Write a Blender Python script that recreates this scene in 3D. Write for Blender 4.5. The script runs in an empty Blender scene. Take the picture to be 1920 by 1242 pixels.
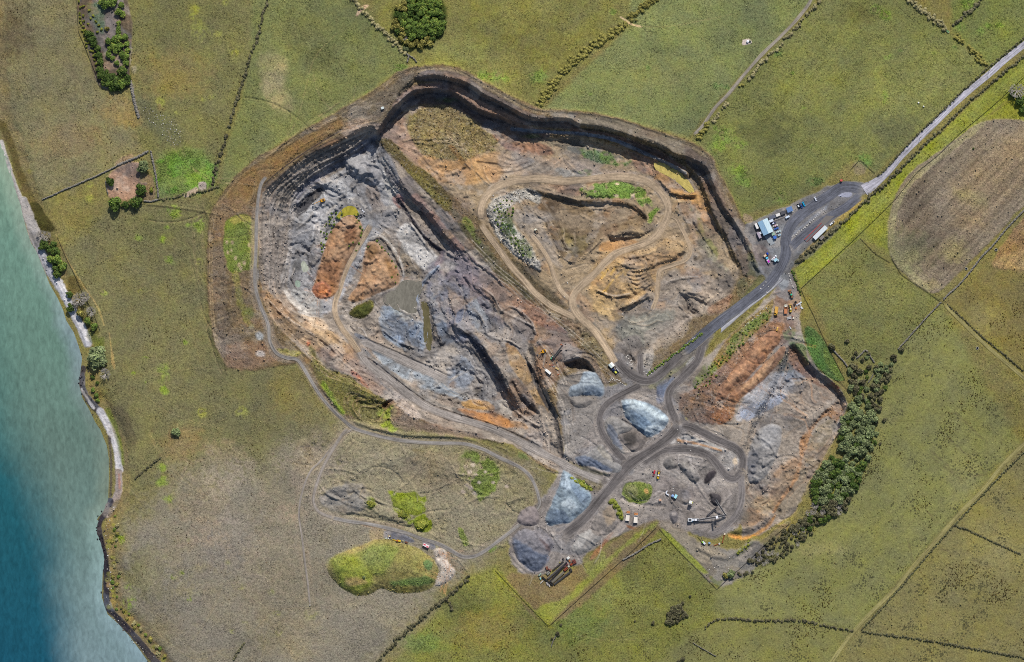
import bpy, bmesh, math, random
import numpy as np
from mathutils import Vector, Matrix
random.seed(7)
RNG = np.random.default_rng(11)
S = bpy.context.scene
COL = S.collection
H = 2500.0            # camera height over the plateau, metres
M = 0.5               # metres of ground per mapped unit
R = math.radians
# ------------------------------------------------------------------ grid of the survey (map units, y down)
ST = 1.5
def axis(lo, hi, far):
    core = np.arange(lo, hi + ST, ST)
    g = []; d = ST
    while sum(g) < far:
        d *= 1.35; g.append(d)
    g = np.cumsum(g)
    return np.concatenate([(core[0] - g)[::-1], core, core[-1] + g]).astype(np.float32)
XS = axis(-36, 1956, 2500); YS = axis(-36, 1278, 2500)
NX, NY = len(XS), len(YS)
GX, GY = np.meshgrid(XS, YS)
def fbm(scale, octv=3, seed=0, rough=0.5, X=None, Y=None):
    X = GX if X is None else X; Y = GY if Y is None else Y
    out = np.zeros(X.shape, np.float32); a = 1.0; tot = 0
    for o in range(octv):
        r = np.random.default_rng(seed * 131 + o)
        T = r.random((128, 128)).astype(np.float32)
        u = X * (2.0 ** o) / scale + 1000.37; v = Y * (2.0 ** o) / scale + 1000.71
        iu = np.floor(u); iv = np.floor(v); fu = u - iu; fv = v - iv
        fu = fu * fu * (3 - 2 * fu); fv = fv * fv * (3 - 2 * fv)
        iu = iu.astype(np.int64) & 127; iv = iv.astype(np.int64) & 127; ju = (iu + 1) & 127; jv = (iv + 1) & 127
        out += a * ((T[iv, iu] * (1 - fu) + T[iv, ju] * fu) * (1 - fv) + (T[jv, iu] * (1 - fu) + T[jv, ju] * fu) * fv - 0.5) * 2
        tot += a; a *= rough
    return out / tot
NF = fbm(7, 2, 1); NM = fbm(24, 3, 2); NC = fbm(90, 3, 3); NL = fbm(260, 3, 4)
RAG = 0.55 * NF + 0.75 * NM
def lin(h):
    h = h.lstrip('#')
    c = np.array([int(h[i:i + 2], 16) for i in (0, 2, 4)], np.float32) / 255
    return np.where(c <= 0.04045, c / 12.92, ((c + 0.055) / 1.055) ** 2.4).astype(np.float32)
def ss(a, b, x):
    t = np.clip((x - a) / (b - a + 1e-9), 0, 1); return t * t * (3 - 2 * t)
def smooth(pts, closed=False, n=6):
    P = [np.array(p, float) for p in pts]; out = []
    m = len(P)
    if m < 3: return [tuple(p) for p in P]
    for i in range(m if closed else m - 1):
        p0 = P[i - 1] if (closed or i > 0) else 2 * P[0] - P[1]
        p1 = P[i]; p2 = P[(i + 1) % m]
        p3 = P[(i + 2) % m] if (closed or i + 2 < m) else 2 * P[-1] - P[-2]
        for k in range(n):
            t = k / n
            out.append(tuple(0.5 * ((2 * p1) + (p2 - p0) * t + (2 * p0 - 5 * p1 + 4 * p2 - p3) * t * t + (3 * p1 - p0 - 3 * p2 + p3) * t ** 3)))
    if not closed: out.append(tuple(P[-1]))
    return out
def win(pts, pad):
    a = np.array(pts)
    x0, y0 = a.min(0) - pad; x1, y1 = a.max(0) + pad
    return slice(max(0, np.searchsorted(YS, y0) - 1), min(NY, np.searchsorted(YS, y1) + 1)), slice(max(0, np.searchsorted(XS, x0) - 1), min(NX, np.searchsorted(XS, x1) + 1))
def segdist(pts, sl, closed):
    X = GX[sl]; Y = GY[sl]
    D = np.full(X.shape, 1e9, np.float32)
    n = len(pts)
    for i in range(n if closed else n - 1):
        ax, ay = pts[i]; bx, by = pts[(i + 1) % n]
        dx, dy = bx - ax, by - ay; L = dx * dx + dy * dy
        if L < 1e-9: continue
        t = np.clip(((X - ax) * dx + (Y - ay) * dy) / L, 0, 1)
        np.minimum(D, (X - ax - t * dx) ** 2 + (Y - ay - t * dy) ** 2, out=D)
    return np.sqrt(D)
def inside(pts, sl):
    xs = XS[sl[1]]; ys = YS[sl[0]]
    acc = np.zeros((len(ys), len(xs) + 1), np.int32)
    n = len(pts)
    for i in range(n):
        ax, ay = pts[i]; bx, by = pts[(i + 1) % n]
        if ay == by: continue
        if ay > by: ax, ay, bx, by = bx, by, ax, ay
        r0 = np.searchsorted(ys, ay); r1 = np.searchsorted(ys, by)
        if r1 <= r0: continue
        rr = np.arange(r0, r1); x = ax + (ys[r0:r1] - ay) * (bx - ax) / (by - ay)
        np.add.at(acc, (rr, np.searchsorted(xs, x)), 1)
    return (np.cumsum(acc, 1)[:, :-1] % 2).astype(bool)
def sdp(pts, pad=12, sl=None):
    sl = sl or win(pts, pad)
    d = segdist(pts, sl, True)
    return sl, np.where(inside(pts, sl), d, -d)
def hz_of(arr, x, y):
    i = np.clip(np.searchsorted(XS, x) - 1, 0, NX - 2); j = np.clip(np.searchsorted(YS, y) - 1, 0, NY - 2)
    u = (x - XS[i]) / (XS[i + 1] - XS[i]); v = (y - YS[j]) / (YS[j + 1] - YS[j])
    return (arr[j, i] * (1 - u) + arr[j, i + 1] * u) * (1 - v) + (arr[j + 1, i] * (1 - u) + arr[j + 1, i + 1] * u) * v
def W(x, y, z):
    k = M * (1 - z / H)
    return ((x - 960) * k, (621 - y) * k, z)
def idw(cps, sl, p=2.5):
    X = GX[sl]; Y = GY[sl]; num = np.zeros(X.shape, np.float32); den = np.zeros(X.shape, np.float32)
    for x, y, z in cps:
        w = 1.0 / (((X - x) ** 2 + (Y - y) ** 2) + 60.0) ** (p / 2)
        num += w * z; den += w
    return num / den
# ------------------------------------------------------------------ HEIGHTS
Z = (0.5 * NL + 0.35 * NC).astype(np.float32)
AMP = np.full(Z.shape, 0.16, np.float32)       # roughness of the ground, metres
COAST = [(-40,-2600),(-30,-60),(-24,120),(-8,240),(2,258),(12,285),(22,318),(30,350),(42,385),(52,425),(62,455),(72,470),(84,500),(97,532),(112,558),(122,580),(128,600),(142,622),(152,650),(158,672),(155,700),(152,720),(158,745),(170,765),(182,790),(192,805),(204,835),(208,860),(208,900),(207,935),(196,960),(186,975),(184,1000),(192,1020),(197,1050),(196,1085),(195,1120),(205,1150),(225,1168),(245,1190),(266,1218),(285,1245),(330,1310),(600,1800),(900,3800)]
SEA = COAST + [(-2600, 3800), (-2600, -2600)]
sl_all = (slice(0, NY), slice(0, NX))
_, SD_SEA = sdp(SEA, 0, sl_all)                # + out at sea, - on land
land = ss(0, 330, -SD_SEA)
WATER = -9.0
Z += -4.0 * (1 - land)
bank = ss(46, 14, -SD_SEA + 8 * NM)            # 1 at the shore
Z += (-3.6) * bank
sea = ss(16, -8, -SD_SEA)
Z = np.where(SD_SEA > -16, Z * (1 - sea) + sea * (WATER - 0.05), Z)
Z -= ss(0, 14, SD_SEA) * 0.35 + ss(0, 160, SD_SEA) * 5 + ss(100, 260, SD_SEA) * 6
def bench(pts, z, w=6, rag=2.0, amp=None, n=4, prof=None):
    P = smooth(pts, True, n) if n > 1 else pts
    sl, sd = sdp(P, 8)
    zz = idw(z, sl) if isinstance(z, list) else z
    t = np.clip((sd + rag * RAG[sl]) / w, 0, 1)
    if prof is not None: t = np.interp(t, prof[0], prof[1]).astype(np.float32)
    Z[sl] = Z[sl] * (1 - t) + zz * t
    if amp is not None:
        m = np.clip((sd + 4) / 8, 0, 1); AMP[sl] = AMP[sl] * (1 - m) + amp * m
def loft(O, I, z, prof=None, amp=None, rag=3):
    O = smooth(O, True, 4); I = smooth(I, True, 4)
    sl, so = sdp(O, 6); _, si = sdp(I, 6, sl)
    t = np.where(si > 0, 1, np.clip(so + rag * RAG[sl], 0, None) / (np.clip(so, 0.01, None) + np.clip(-si, 0, None) + 0.01))
    t = np.where(so > 0, np.clip(t, 0, 1), 0)
    if prof: t = np.interp(t, prof[0], prof[1])
    zz = idw(z, sl) if isinstance(z, list) else z
    Z[sl] = Z[sl] * (1 - t) + zz * t
    if amp is not None:
        m = np.clip((so + 4) / 8, 0, 1); AMP[sl] = AMP[sl] * (1 - m) + amp * m
def rough(pts, amp, soft=10):
    sl, sd = sdp(pts, soft); m = np.clip(sd / soft + 0.5, 0, 1); AMP[sl] = AMP[sl] * (1 - m) + amp * m
def ridge(pts, dh, w, n=5, rag=1.0, pw=1.0, msk=None):
    P = smooth(pts, False, n); sl = win(P, w + 8); d = segdist(P, sl, False)
    t = np.clip(1 - (d + rag * RAG[sl]) / w, 0, 1); Z[sl] += dh * (t * t * (3 - 2 * t)) ** pw * (1 if msk is None else 1 - msk[sl])
def mound(pts, hgt, slope=0.35, rag=1.5, n=4, top=0.8, target=None):
    """a heap: rises from its edge at `slope` metres per unit up to hgt, rounded"""
    P = smooth(pts, True, n) if n > 1 else pts
    sl, sd = sdp(P, 6)
    d = np.clip(sd + rag * RAG[sl], 0, None) * slope
    q = hgt * (1 - np.exp(-d / hgt * 1.35)) * (1 + 0.12 * NM[sl])
    q = np.where(sd > -2, q, 0)
    T = Z if target is None else target
    T[sl] += q
# north / east upper bench
bench([(742,196),(772,150),(790,144),(812,141),(836,144),(862,150),(887,162),(907,177),(932,188),(960,203),(985,216),(1010,222),(1066,222),(1085,232),(1120,236),(1160,246),(1200,260),(1240,273),(1266,288),(1288,294),(1312,304),(1328,318),(1338,345),(1353,380),(1368,402),(1388,432),(1407,470),(1417,500),(1425,514),(1400,536),(1350,580),(1200,560),(1000,420),(800,300)],
      [(742,200,-1),(770,160,-3),(800,152,-9),(850,160,-10.5),(905,195,-9),(960,222,-10),(1000,236,-10),(1040,232,-10),(1120,245,-10),(1200,268,-10),(1270,300,-9),(1330,345,-9),(1345,390,-6),(1400,500,-2.5),(1380,450,-5)], w=7, amp=0.55)
# the whole working floor of the north-east lobe and the middle ridge
PITFLOOR = [(695,262),(712,240),(732,208),(768,174),(793,167),(818,165),(843,169),(868,183),(893,201),(918,211),(943,219),(975,231),(1010,239),(1072,240),(1120,247),(1160,255),(1200,267),(1240,284),(1270,302),(1292,312),(1310,328),(1322,352),(1334,388),(1345,412),(1362,440),(1378,478),(1394,510),(1380,540),(1340,572),(1300,602),(1250,640),(1212,672),(1185,690),(1160,664),(1120,640),(1060,655),(1035,640),(1000,650),(1040,760),(1055,840),(1050,885),(980,850),(900,780),(840,700),(800,600),(780,500),(740,400),(705,300)]
bench(PITFLOOR, [(700,270,-14),(745,225,-20),(820,200,-25),(900,255,-24),(960,275,-22),(1100,275,-18),(1180,300,-18),(1260,320,-14.5),(1300,375,-15),(1330,430,-14),(1370,480,-9),(1380,520,-4),(1300,560,-8),(1240,600,-7),(1180,640,-5),(1130,640,-5),(1090,590,-8),(1000,520,-12),(920,430,-16),(870,340,-17),(800,280,-17),(850,300,-14),(770,310,-14),(800,370,-13),(850,420,-13),(900,490,-16),(960,560,-14),(905,560,-18),(895,610,-20),(870,500,-17),(930,610,-16),(1040,620,-9),(960,640,-12),(1010,700,-6.5),(1040,790,-2.5),(980,800,-11),(1020,740,-5),(1050,830,-1.5),(1055,840,-3),(1100,420,-16),(1200,440,-15),(1180,340,-19),(1260,430,-17),(1250,520,-13)],
      w=9, amp=0.5)
# bench track below the brown face
ridge([(1000,250),(1060,252),(1110,256),(1160,267),(1205,284),(1250,305),(1285,325)], 5.0, 14)
# pit within the north-east lobe
bench([(985,353),(1035,362),(1090,375),(1160,376),(1190,386),(1214,408),(1205,425),(1172,432),(1132,443),(1110,461),(1090,483),(1072,490),(1057,483),(1042,456),(1030,431),(1021,408),(1008,402),(990,370)],
      [(1000,370,-20),(1100,420,-20.5),(1190,405,-20),(1075,475,-21)], w=9, amp=0.5)
# white boulder slope on the west of it
mound([(960,358),(935,368),(917,384),(913,400),(926,432),(948,462),(975,485),(1002,505),(1022,512),(1010,470),(985,430),(990,395)], 4.0, 0.25)
mound([(1085,350),(1110,340),(1150,341),(1185,348),(1190,358),(1180,370),(1150,372),(1110,373),(1088,366)], 2.0, 0.2)
# spur and terraces with ochre cuts
bench([(1110,480),(1160,478),(1235,455),(1280,440),(1292,470),(1270,492),(1230,500),(1225,545),(1170,570),(1140,590),(1108,560),(1098,540),(1120,510)], [(1130,500,-12),(1200,480,-9),(1270,460,-9),(1180,540,-8),(1120,560,-9)], w=14, amp=0.7)
ridge([(1155,480),(1175,487),(1205,484)], -2.5, 7)
ridge([(1160,495),(1200,500),(1235,492),(1270,485)], 2.0, 9)
for k in range(6):
    ridge([(1165+4*k,505+7*k),(1195,508+8*k),(1225-2*k,500+7*k),(1245,497+4*k)], 0.9, 4)
ridge([(1135,443),(1150,452),(1175,450),(1205,446),(1225,436)], -3.0, 7)
ridge([(1150,440),(1175,432),(1200,436)], 3, 10)
ridge([(1170,575),(1200,562),(1215,553),(1225,563)], 4.0, 9); bench([(1175,580),(1210,560),(1222,575),(1215,600),(1170,600)], -10, w=5)
ridge([(1280,545),(1310,552),(1330,563)], 3, 12); ridge([(1285,560),(1290,580),(1305,590)], -3, 9)
ridge([(1230,345),(1245,360),(1265,372),(1300,372)], -2.5, 7); ridge([(1235,340),(1262,360),(1300,366)], 2, 6)
ridge([(1285,312),(1310,345)], -1.0, 8)
# ---- deep grey western pit
O_NW = [(706,246),(690,236),(640,263),(575,292),(512,343),(493,366),(485,400),(486,450),(487,500),(491,540),(507,592),(542,632),(572,662),(600,692),(640,716),(700,735),(760,772),(830,800),(900,812),(980,846),(1052,880),(1050,850),(1028,815),(1005,775),(985,745),(967,742),(953,718),(935,690),(910,655),(884,622),(893,595),(884,558),(898,520),(884,488),(855,462),(828,430),(803,396),(768,363),(752,338),(726,288)]
I_NW = [(702,264),(690,277),(665,297),(640,313),(600,338),(564,365),(551,395),(546,440),(544,480),(537,510),(534,540),(546,564),(576,590),(606,594),(640,618),(668,646),(720,668),(770,705),(820,742),(880,765),(940,782),(990,820),(1030,850),(1020,830),(990,800),(965,772),(944,748),(930,722),(908,690),(880,662),(850,640),(815,620),(795,575),(806,540),(832,500),(846,472),(818,437),(794,402),(757,372),(724,352),(702,300)]
loft(O_NW, I_NW, [(560,400,-23),(640,330,-22),(690,290,-21),(700,360,-25),(640,500,-25),(560,540,-24.5),(600,580,-21),(640,600,-19),(665,645,-16),(720,560,-25),(770,560,-26),(790,640,-25.5),(815,620,-24),(850,640,-24.5),(720,650,-23),(820,700,-24.5),(900,740,-24),(860,745,-23),(930,775,-18),(1000,820,-9),(1030,845,-4),(820,480,-25.5),(740,400,-26)],
     prof=([0, .16, .24, .45, .56, .85, 1.0], [0, .22, .26, .50, .55, .93, 1.0]), amp=0.75)
# south-west terraces between the perimeter track and the haul ramp
for k, (off, h_) in enumerate([(0, 2.2), (14, 1.6), (30, 1.4)]):
    ridge([(500+off,545),(520+off,580-off*.2),(555+off,615-off*.4),(590+off,640-off*.5),(625+off,672-off*.5)], h_, 7)
ridge([(488,560),(505,600),(520,650),(540,668),(560,670)], -1.0, 8)
# faces inside the western pit
def scarp(pts, dh, w):
    """raise the ground on the left of the line by dh, fading out over w"""
    P = smooth(pts, False, 4); sl = win(P, w + 6); X = GX[sl]; Y = GY[sl]
    D = np.full(X.shape, 1e9, np.float32); sd = np.zeros(X.shape, np.float32)
    for (ax, ay), (bx, by) in zip(P[:-1], P[1:]):
        dx, dy = bx - ax, by - ay; L = dx * dx + dy * dy + 1e-9
        t = np.clip(((X - ax) * dx + (Y - ay) * dy) / L, 0, 1)
        d = np.hypot(X - ax - t * dx, Y - ay - t * dy); m = d < D
        D[m] = d[m]; sd = np.where(m, np.sign((X - ax) * dy - (Y - ay) * dx) * d, sd)
    sd = sd + 1.6 * RAG[sl]
    Z[sl] += dh * np.clip(sd / 2.5, 0, 1) * ss(w, w * .25, np.abs(sd))
scarp([(745,372),(768,405),(790,438),(815,462),(842,478)], 2, 24)
scarp([(722,300),(736,322),(750,348)], 1.5, 16)
scarp([(860,618),(888,640),(908,662),(928,690),(944,722),(960,745)], 4, 26)
ridge([(820,500),(797,525),(782,553),(786,578),(796,600)], 3.0, 6)        # causeway by the pond
ridge([(795,572),(800,600),(806,640)], -4.0, 9); ridge([(815,575),(818,610),(828,640)], 3.5, 11); ridge([(850,560),(862,610),(866,640)], 2.5, 14)
ridge([(875,520),(905,545),(930,560)], 1.8, 12); ridge([(920,590),(950,600),(975,615)], 2.2, 14); ridge([(905,575),(935,590),(940,600)], -2, 8)
ridge([(650,298),(670,318),(700,330),(712,345)], 3, 16); ridge([(600,345),(625,345),(645,365)], 3, 14)
ridge([(555,400),(575,380),(600,355)], -4.5, 14); ridge([(548,462),(562,462),(578,470)], -2, 8)
ridge([(575,460),(590,445),(605,435)], 2, 12); ridge([(580,500),(600,480),(606,455)], 2.5, 10)
bench([(540,495),(560,487),(580,488),(585,500),(580,540),(560,545),(545,530)], -24.5, w=8)
ridge([(612,345),(635,328),(650,323)], 1.5, 8)
ridge([(618,405),(630,390),(650,383),(668,386),(678,400),(684,425)], 1.2, 5)
ridge([(697,448),(712,444),(726,455),(745,485),(756,510),(752,530),(738,545)], 1.6, 5)
# broken ledges round the western pit
OW = [(690,238),(640,264),(575,293),(512,344),(494,367),(487,400),(488,450),(489,500),(493,540)]; IW = [(690,275),(663,296),(600,336),(564,363),(551,393),(546,438),(544,478),(537,508),(534,540)]
LEDGES = [[(a[0] + (b[0] - a[0]) * t + 3 * math.sin(k * 2.7 + t * 9), a[1] + (b[1] - a[1]) * t + 2 * math.cos(k * 1.9 + t * 7)) for k, (a, b) in enumerate(zip(OW, IW))][i0:i1] for t, i0, i1 in ((.2, 0, 5), (.34, 2, 9), (.5, 0, 7), (.62, 4, 9), (.74, 0, 4), (.86, 3, 9))]
LEDGES += [[(885,492),(905,505),(925,522),(945,540),(962,556)],[(902,538),(925,556),(940,582),(975,600),(1000,612)],[(936,588),(948,578),(965,577),(985,592),(998,606),(1003,622)],[(848,520),(866,545),(872,575),(868,600)],[(905,622),(930,635),(955,640),(975,652)],[(890,580),(905,600),(912,622)],[(570,478),(585,462),(592,446)],[(552,505),(548,522),(556,540)],[(588,400),(570,418),(556,430)],[(700,365),(712,385),(716,405)],[(770,420),(790,448),(812,476)],[(720,620),(745,640),(775,652)],[(860,690),(885,702),(905,722)],[(500,560),(530,590),(560,612),(590,630)],[(520,560),(548,584),(580,602)],[(600,640),(625,660),(650,690)],[(1010,640),(1022,660),(1018,690)],[(960,765),(985,785),(1010,800)],[(745,225),(765,210),(790,203)],[(1120,545),(1150,556),(1180,552)],[(1250,530),(1280,522),(1310,520)],[(1300,420),(1315,445),(1335,475)]]
for k, p_ in enumerate(LEDGES): ridge(p_, 1.3 if k % 3 else -1.2, 4.5, rag=1.2)
# tan ridge with the dark cut beside it
TANR = [(946,640),(968,655),(985,680),(1003,702),(1022,745),(1034,775),(1042,810),(1046,835),(1034,835),(1020,800),(1003,765),(985,735),(965,700),(950,670)]
scarp([(992,682),(1003,702),(1016,730),(1028,752),(1038,766)], 4, 26); scarp([(1040,768),(1045,800),(1055,850)], .8, 10)
ridge([(960,720),(975,745),(1000,770),(1006,775)], -4, 7)
mound([(1030,655),(1060,652),(1085,662),(1080,690),(1058,680),(1040,675)], 2.5, .3)
bench([(1058,680),(1075,672),(1092,672),(1108,685),(1116,700),(1100,698),(1080,700),(1062,692)], -11, w=8)
# eastern earth works
bench([(1486,644),(1522,686),(1556,712),(1573,728),(1588,757),(1580,800),(1540,880),(1480,980),(1420,960),(1390,900),(1400,820),(1440,740),(1460,690)], [(1500,690,-6),(1550,740,-7),(1480,800,-4),(1440,900,-2.5),(1500,930,-2)], w=9, amp=.6)
ridge([(1508,815),(1520,790),(1545,768),(1568,752)], 1.5, 10); ridge([(1500,850),(1506,820),(1525,800),(1550,775)], -1.5, 10)
ridge([(1380,995),(1420,985),(1445,965)], 1.5, 8); ridge([(1372,1005),(1405,1003),(1440,985),(1460,960)], -1.5, 8)
# south-western rough ground
rough([(560,830),(700,820),(900,840),(990,900),(1000,980),(900,1030),(800,1000),(620,970),(580,930)], .45)
ridge([(600,930),(640,905),(700,870),(760,860),(830,870),(900,900)], 1.4, 26)
ridge([(640,955),(680,945),(720,960),(760,978)], 2.0, 18); ridge([(655,968),(700,975),(750,985),(790,998)], -1.6, 8)
for p in [(640,920,16,2),(660,935,12,1.6),(670,915,10,1.4),(625,935,12,1.2)]: mound([(p[0]+p[2]*math.cos(a*.8), p[1]+p[2]*.8*math.sin(a*.8)) for a in range(8)], p[3], .3)
bench([(650,735),(690,745),(730,760),(735,790),(700,800),(670,780)], [(700,770,-3)], w=12, amp=.5)
bench([(715,758),(730,748),(738,752),(722,768)], -7, w=4)
ridge([(560,672),(590,715),(620,750),(645,780)], 2.2, 7); ridge([(665,793),(700,803),(760,816),(830,818),(880,826),(930,850)], 2.0, 7)
# scattered fill beside the yard and rows along the roads
ridge([(1215,705),(1240,688),(1270,665),(1310,633),(1355,598),(1400,560),(1437,532)], 1.6, 6)
ridge([(1210,715),(1225,712),(1260,690),(1290,665)], 1.0, 4)
ridge([(1283,810),(1310,820),(1350,838),(1385,855)], 1.5, 5)
ridge([(1270,812),(1272,826),(1310,836),(1352,845)], 1.2, 5)
ridge([(1172,890),(1140,888),(1105,880),(1088,868)], 1.6, 9)
mound([(1172,915),(1185,906),(1215,903),(1222,912),(1218,930),(1195,940),(1175,930)], 4, .4)
ridge([(1166,935),(1190,945),(1215,948),(1245,950)], -1.2, 6)
mound([(1280,935),(1290,931),(1300,935),(1296,945),(1280,945)], 2, .4)
ridge([(1145,940),(1155,950),(1163,970)], 1.4, 7)
ridge([(1310,1028),(1350,1045),(1385,1035),(1410,1015)], 1.4, 8)
# bank along the pit rim, field banks
ridge([(425,690),(405,650),(393,590),(391,470),(398,400),(425,350),(480,297),(560,250),(640,205),(700,170),(745,135),(780,126),(830,122),(870,133),(935,168),(1000,202),(1050,207),(1110,212),(1165,223),(1215,240),(1285,262),(1322,282),(1342,312)], .9, 7)
ridge([(500,340),(530,312),(570,285),(640,243)], -1.2, 5)
ridge([(1012,404),(1023,412),(1032,432),(1044,458),(1058,483),(1073,491),(1091,485),(1112,464),(1132,445)], 1.6, 5); ridge([(988,352),(1010,360),(1036,366),(1065,372),(1092,378),(1160,379),(1180,384)], 1.2, 5)
Z += AMP * (1.3 * NF + 1.2 * NM * np.clip(AMP * 2, 0, 1.2)) * ss(-2, 25, -SD_SEA)
# ledges: the broken ground steps down in small risers
STEPM = np.clip((AMP - .3) * 4, 0, 1) * ss(2, 20, -SD_SEA)
for s_, w_, sd_ in ((2.6, .55, 31), (1.3, .35, 32)):
    q_ = (Z + 1.1 * fbm(40, 3, sd_) + .5 * NM) / s_; f_ = q_ - np.floor(q_); Z += STEPM * w_ * s_ * (ss(.72, 1, f_) - f_)
FINE = fbm(4.5, 2, 9); Z += np.clip(AMP - 0.15, 0, 1) * 0.75 * FINE
# ------------------------------------------------------------------ ROADS (centre line, width)
ROADS = [
 # name, surface, width, points
 ('public_road','asphalt',11.5,[(2300,-240),(1990,28),(1920,84),(1885,112),(1855,139),(1815,172),(1785,199),(1753,231),(1725,258),(1690,293),(1662,326),(1640,344),(1619,358)]),
 ('yard_road','tarmac',20,[(1619,357),(1598,351),(1577,352),(1553,368),(1522,388),(1496,408),(1480,428),(1473,452),(1474,473),(1466,497),(1452,519),(1436,537),(1410,558),(1384,578),(1350,603),(1320,627),(1296,648),(1276,664)]),
 ('weighbridge_road','tarmac',16,[(1617,364),(1600,378),(1584,390),(1560,404),(1536,420),(1510,440),(1492,455),(1479,470)]),
 ('service_lane','pale',11,[(1468,518),(1440,545),(1405,572),(1372,600),(1342,626),(1322,645)]),
 ('haul_road','dark',20,[(1336,617),(1300,645),(1282,660),(1262,678),(1244,696),(1228,709),(1211,714),(1194,710),(1178,700),(1166,688),(1158,676),(1156,664),(1160,655)]),
 ('haul_road','dark',18,[(1330,632),(1317,645),(1314,658),(1308,676),(1297,690),(1277,710),(1260,726),(1253,742),(1256,762),(1264,782),(1272,797)]),
 ('haul_road','dark',13,[(1204,712),(1200,690),(1200,672),(1196,658)]),
 ('haul_road','dark',14,[(1205,718),(1190,728),(1168,738),(1146,751),(1130,768),(1124,790),(1130,812),(1146,835),(1162,855),(1176,870)]),
 ('haul_road','dark',21,[(1272,793),(1266,808),(1245,828),(1220,845),(1200,857),(1182,870),(1165,888),(1147,912),(1130,932),(1110,955),(1090,977),(1068,995),(1052,1005)]),
 ('haul_road','dark',16,[(1272,797),(1292,800),(1312,808),(1335,820),(1360,831),(1381,842),(1393,860),(1391,882),(1380,896),(1368,896),(1357,887),(1345,870),(1328,853),(1308,845),(1283,842),(1260,843),(1240,846),(1222,857),(1198,874)]),
 ('haul_road','worn',14,[(1390,886),(1391,930),(1384,957),(1369,978),(1348,994),(1325,1003)]),
 ('pit_ramp','grey',16,[(842,714),(812,701),(780,686),(742,668),(706,652),(685,643),(674,650),(678,664),(694,684),(730,711),(768,741),(806,766),(856,784),(906,799),(958,820),(1010,847),(1040,861),(1066,875),(1100,891),(1132,905)]),
 ('quarry_track','sandy',13,[(900,418),(916,442),(938,471),(959,500),(980,523),(1005,551),(1035,574),(1064,588),(1085,598)]),
 ('quarry_track','sandy',15,[(902,410),(902,391),(911,369),(930,352),(960,340),(985,337),(1020,336),(1060,340),(1110,335),(1160,331),(1197,335),(1222,346),(1240,362),(1252,384),(1252,404),(1243,424),(1230,443),(1210,456),(1180,466),(1155,476),(1135,493),(1115,513),(1096,531),(1081,546),(1074,562),(1077,580),(1090,597),(1111,617),(1130,642),(1146,668),(1158,690)]),
 ('quarry_track','sandy',9,[(1255,404),(1268,410),(1276,424),(1287,446),(1295,470),(1286,488),(1262,497),(1238,507),(1234,531),(1231,560),(1222,583)]),
 ('quarry_track','sandy',9,[(1072,565),(1052,545),(1040,520),(1030,490),(1012,460),(995,440)]),
 ('quarry_track','sandy',12,[(697,420),(690,430),(677,453),(662,480),(652,500),(642,525),(634,550),(628,573),(630,594),(640,615),(655,634),(670,655),(680,668)]),
 ('perimeter_track','track',8,[(500,330),(488,350),(482,400),(480,470),(478,530),(487,570),(502,608),(506,640),(518,662),(537,671),(556,674),(568,688),(581,710),(596,735),(613,757),(630,775),(645,789),(663,803),(693,813),(730,822),(768,828),(817,831),(867,832),(905,842),(942,861),(974,876),(992,891),(1002,908),(1010,932),(1010,950),(985,975),(959,996),(930,1018),(905,1036),(885,1044),(865,1043),(840,1029),(817,1018),(792,1011),(767,1001),(730,991),(692,983),(655,978),(622,971)]),
 ('farm_track','dirt',7,[(630,973),(601,962),(590,948),(588,930),(597,898),(611,866),(626,840),(641,816),(654,802)]),
 ('farm_track','dirt',4.5,[(664,803),(640,818),(618,845),(598,868),(585,880),(574,900),(566,925),(562,945),(561,970),(566,1006),(572,1056),(577,1093),(581,1133)]),
 ('farm_track','dirt',7,[(1530,-40),(1520,0),(1493,38),(1462,70),(1428,103),(1398,137),(1365,177),(1340,203),(1318,235),(1300,254)]),
 ('farm_track','grassy',8,[(1940,812),(1920,833),(1880,872),(1840,922),(1800,962),(1757,1012),(1715,1060),(1675,1108),(1632,1150),(1605,1180),(1585,1205),(1560,1240),(1540,1270)]),
 ('farm_track','grassy',8,[(1772,572),(1800,600),(1840,640),(1880,675),(1922,710),(1960,740)]),
]
PROAD = []
ROADMASK = np.zeros(Z.shape, np.float32)
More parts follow.
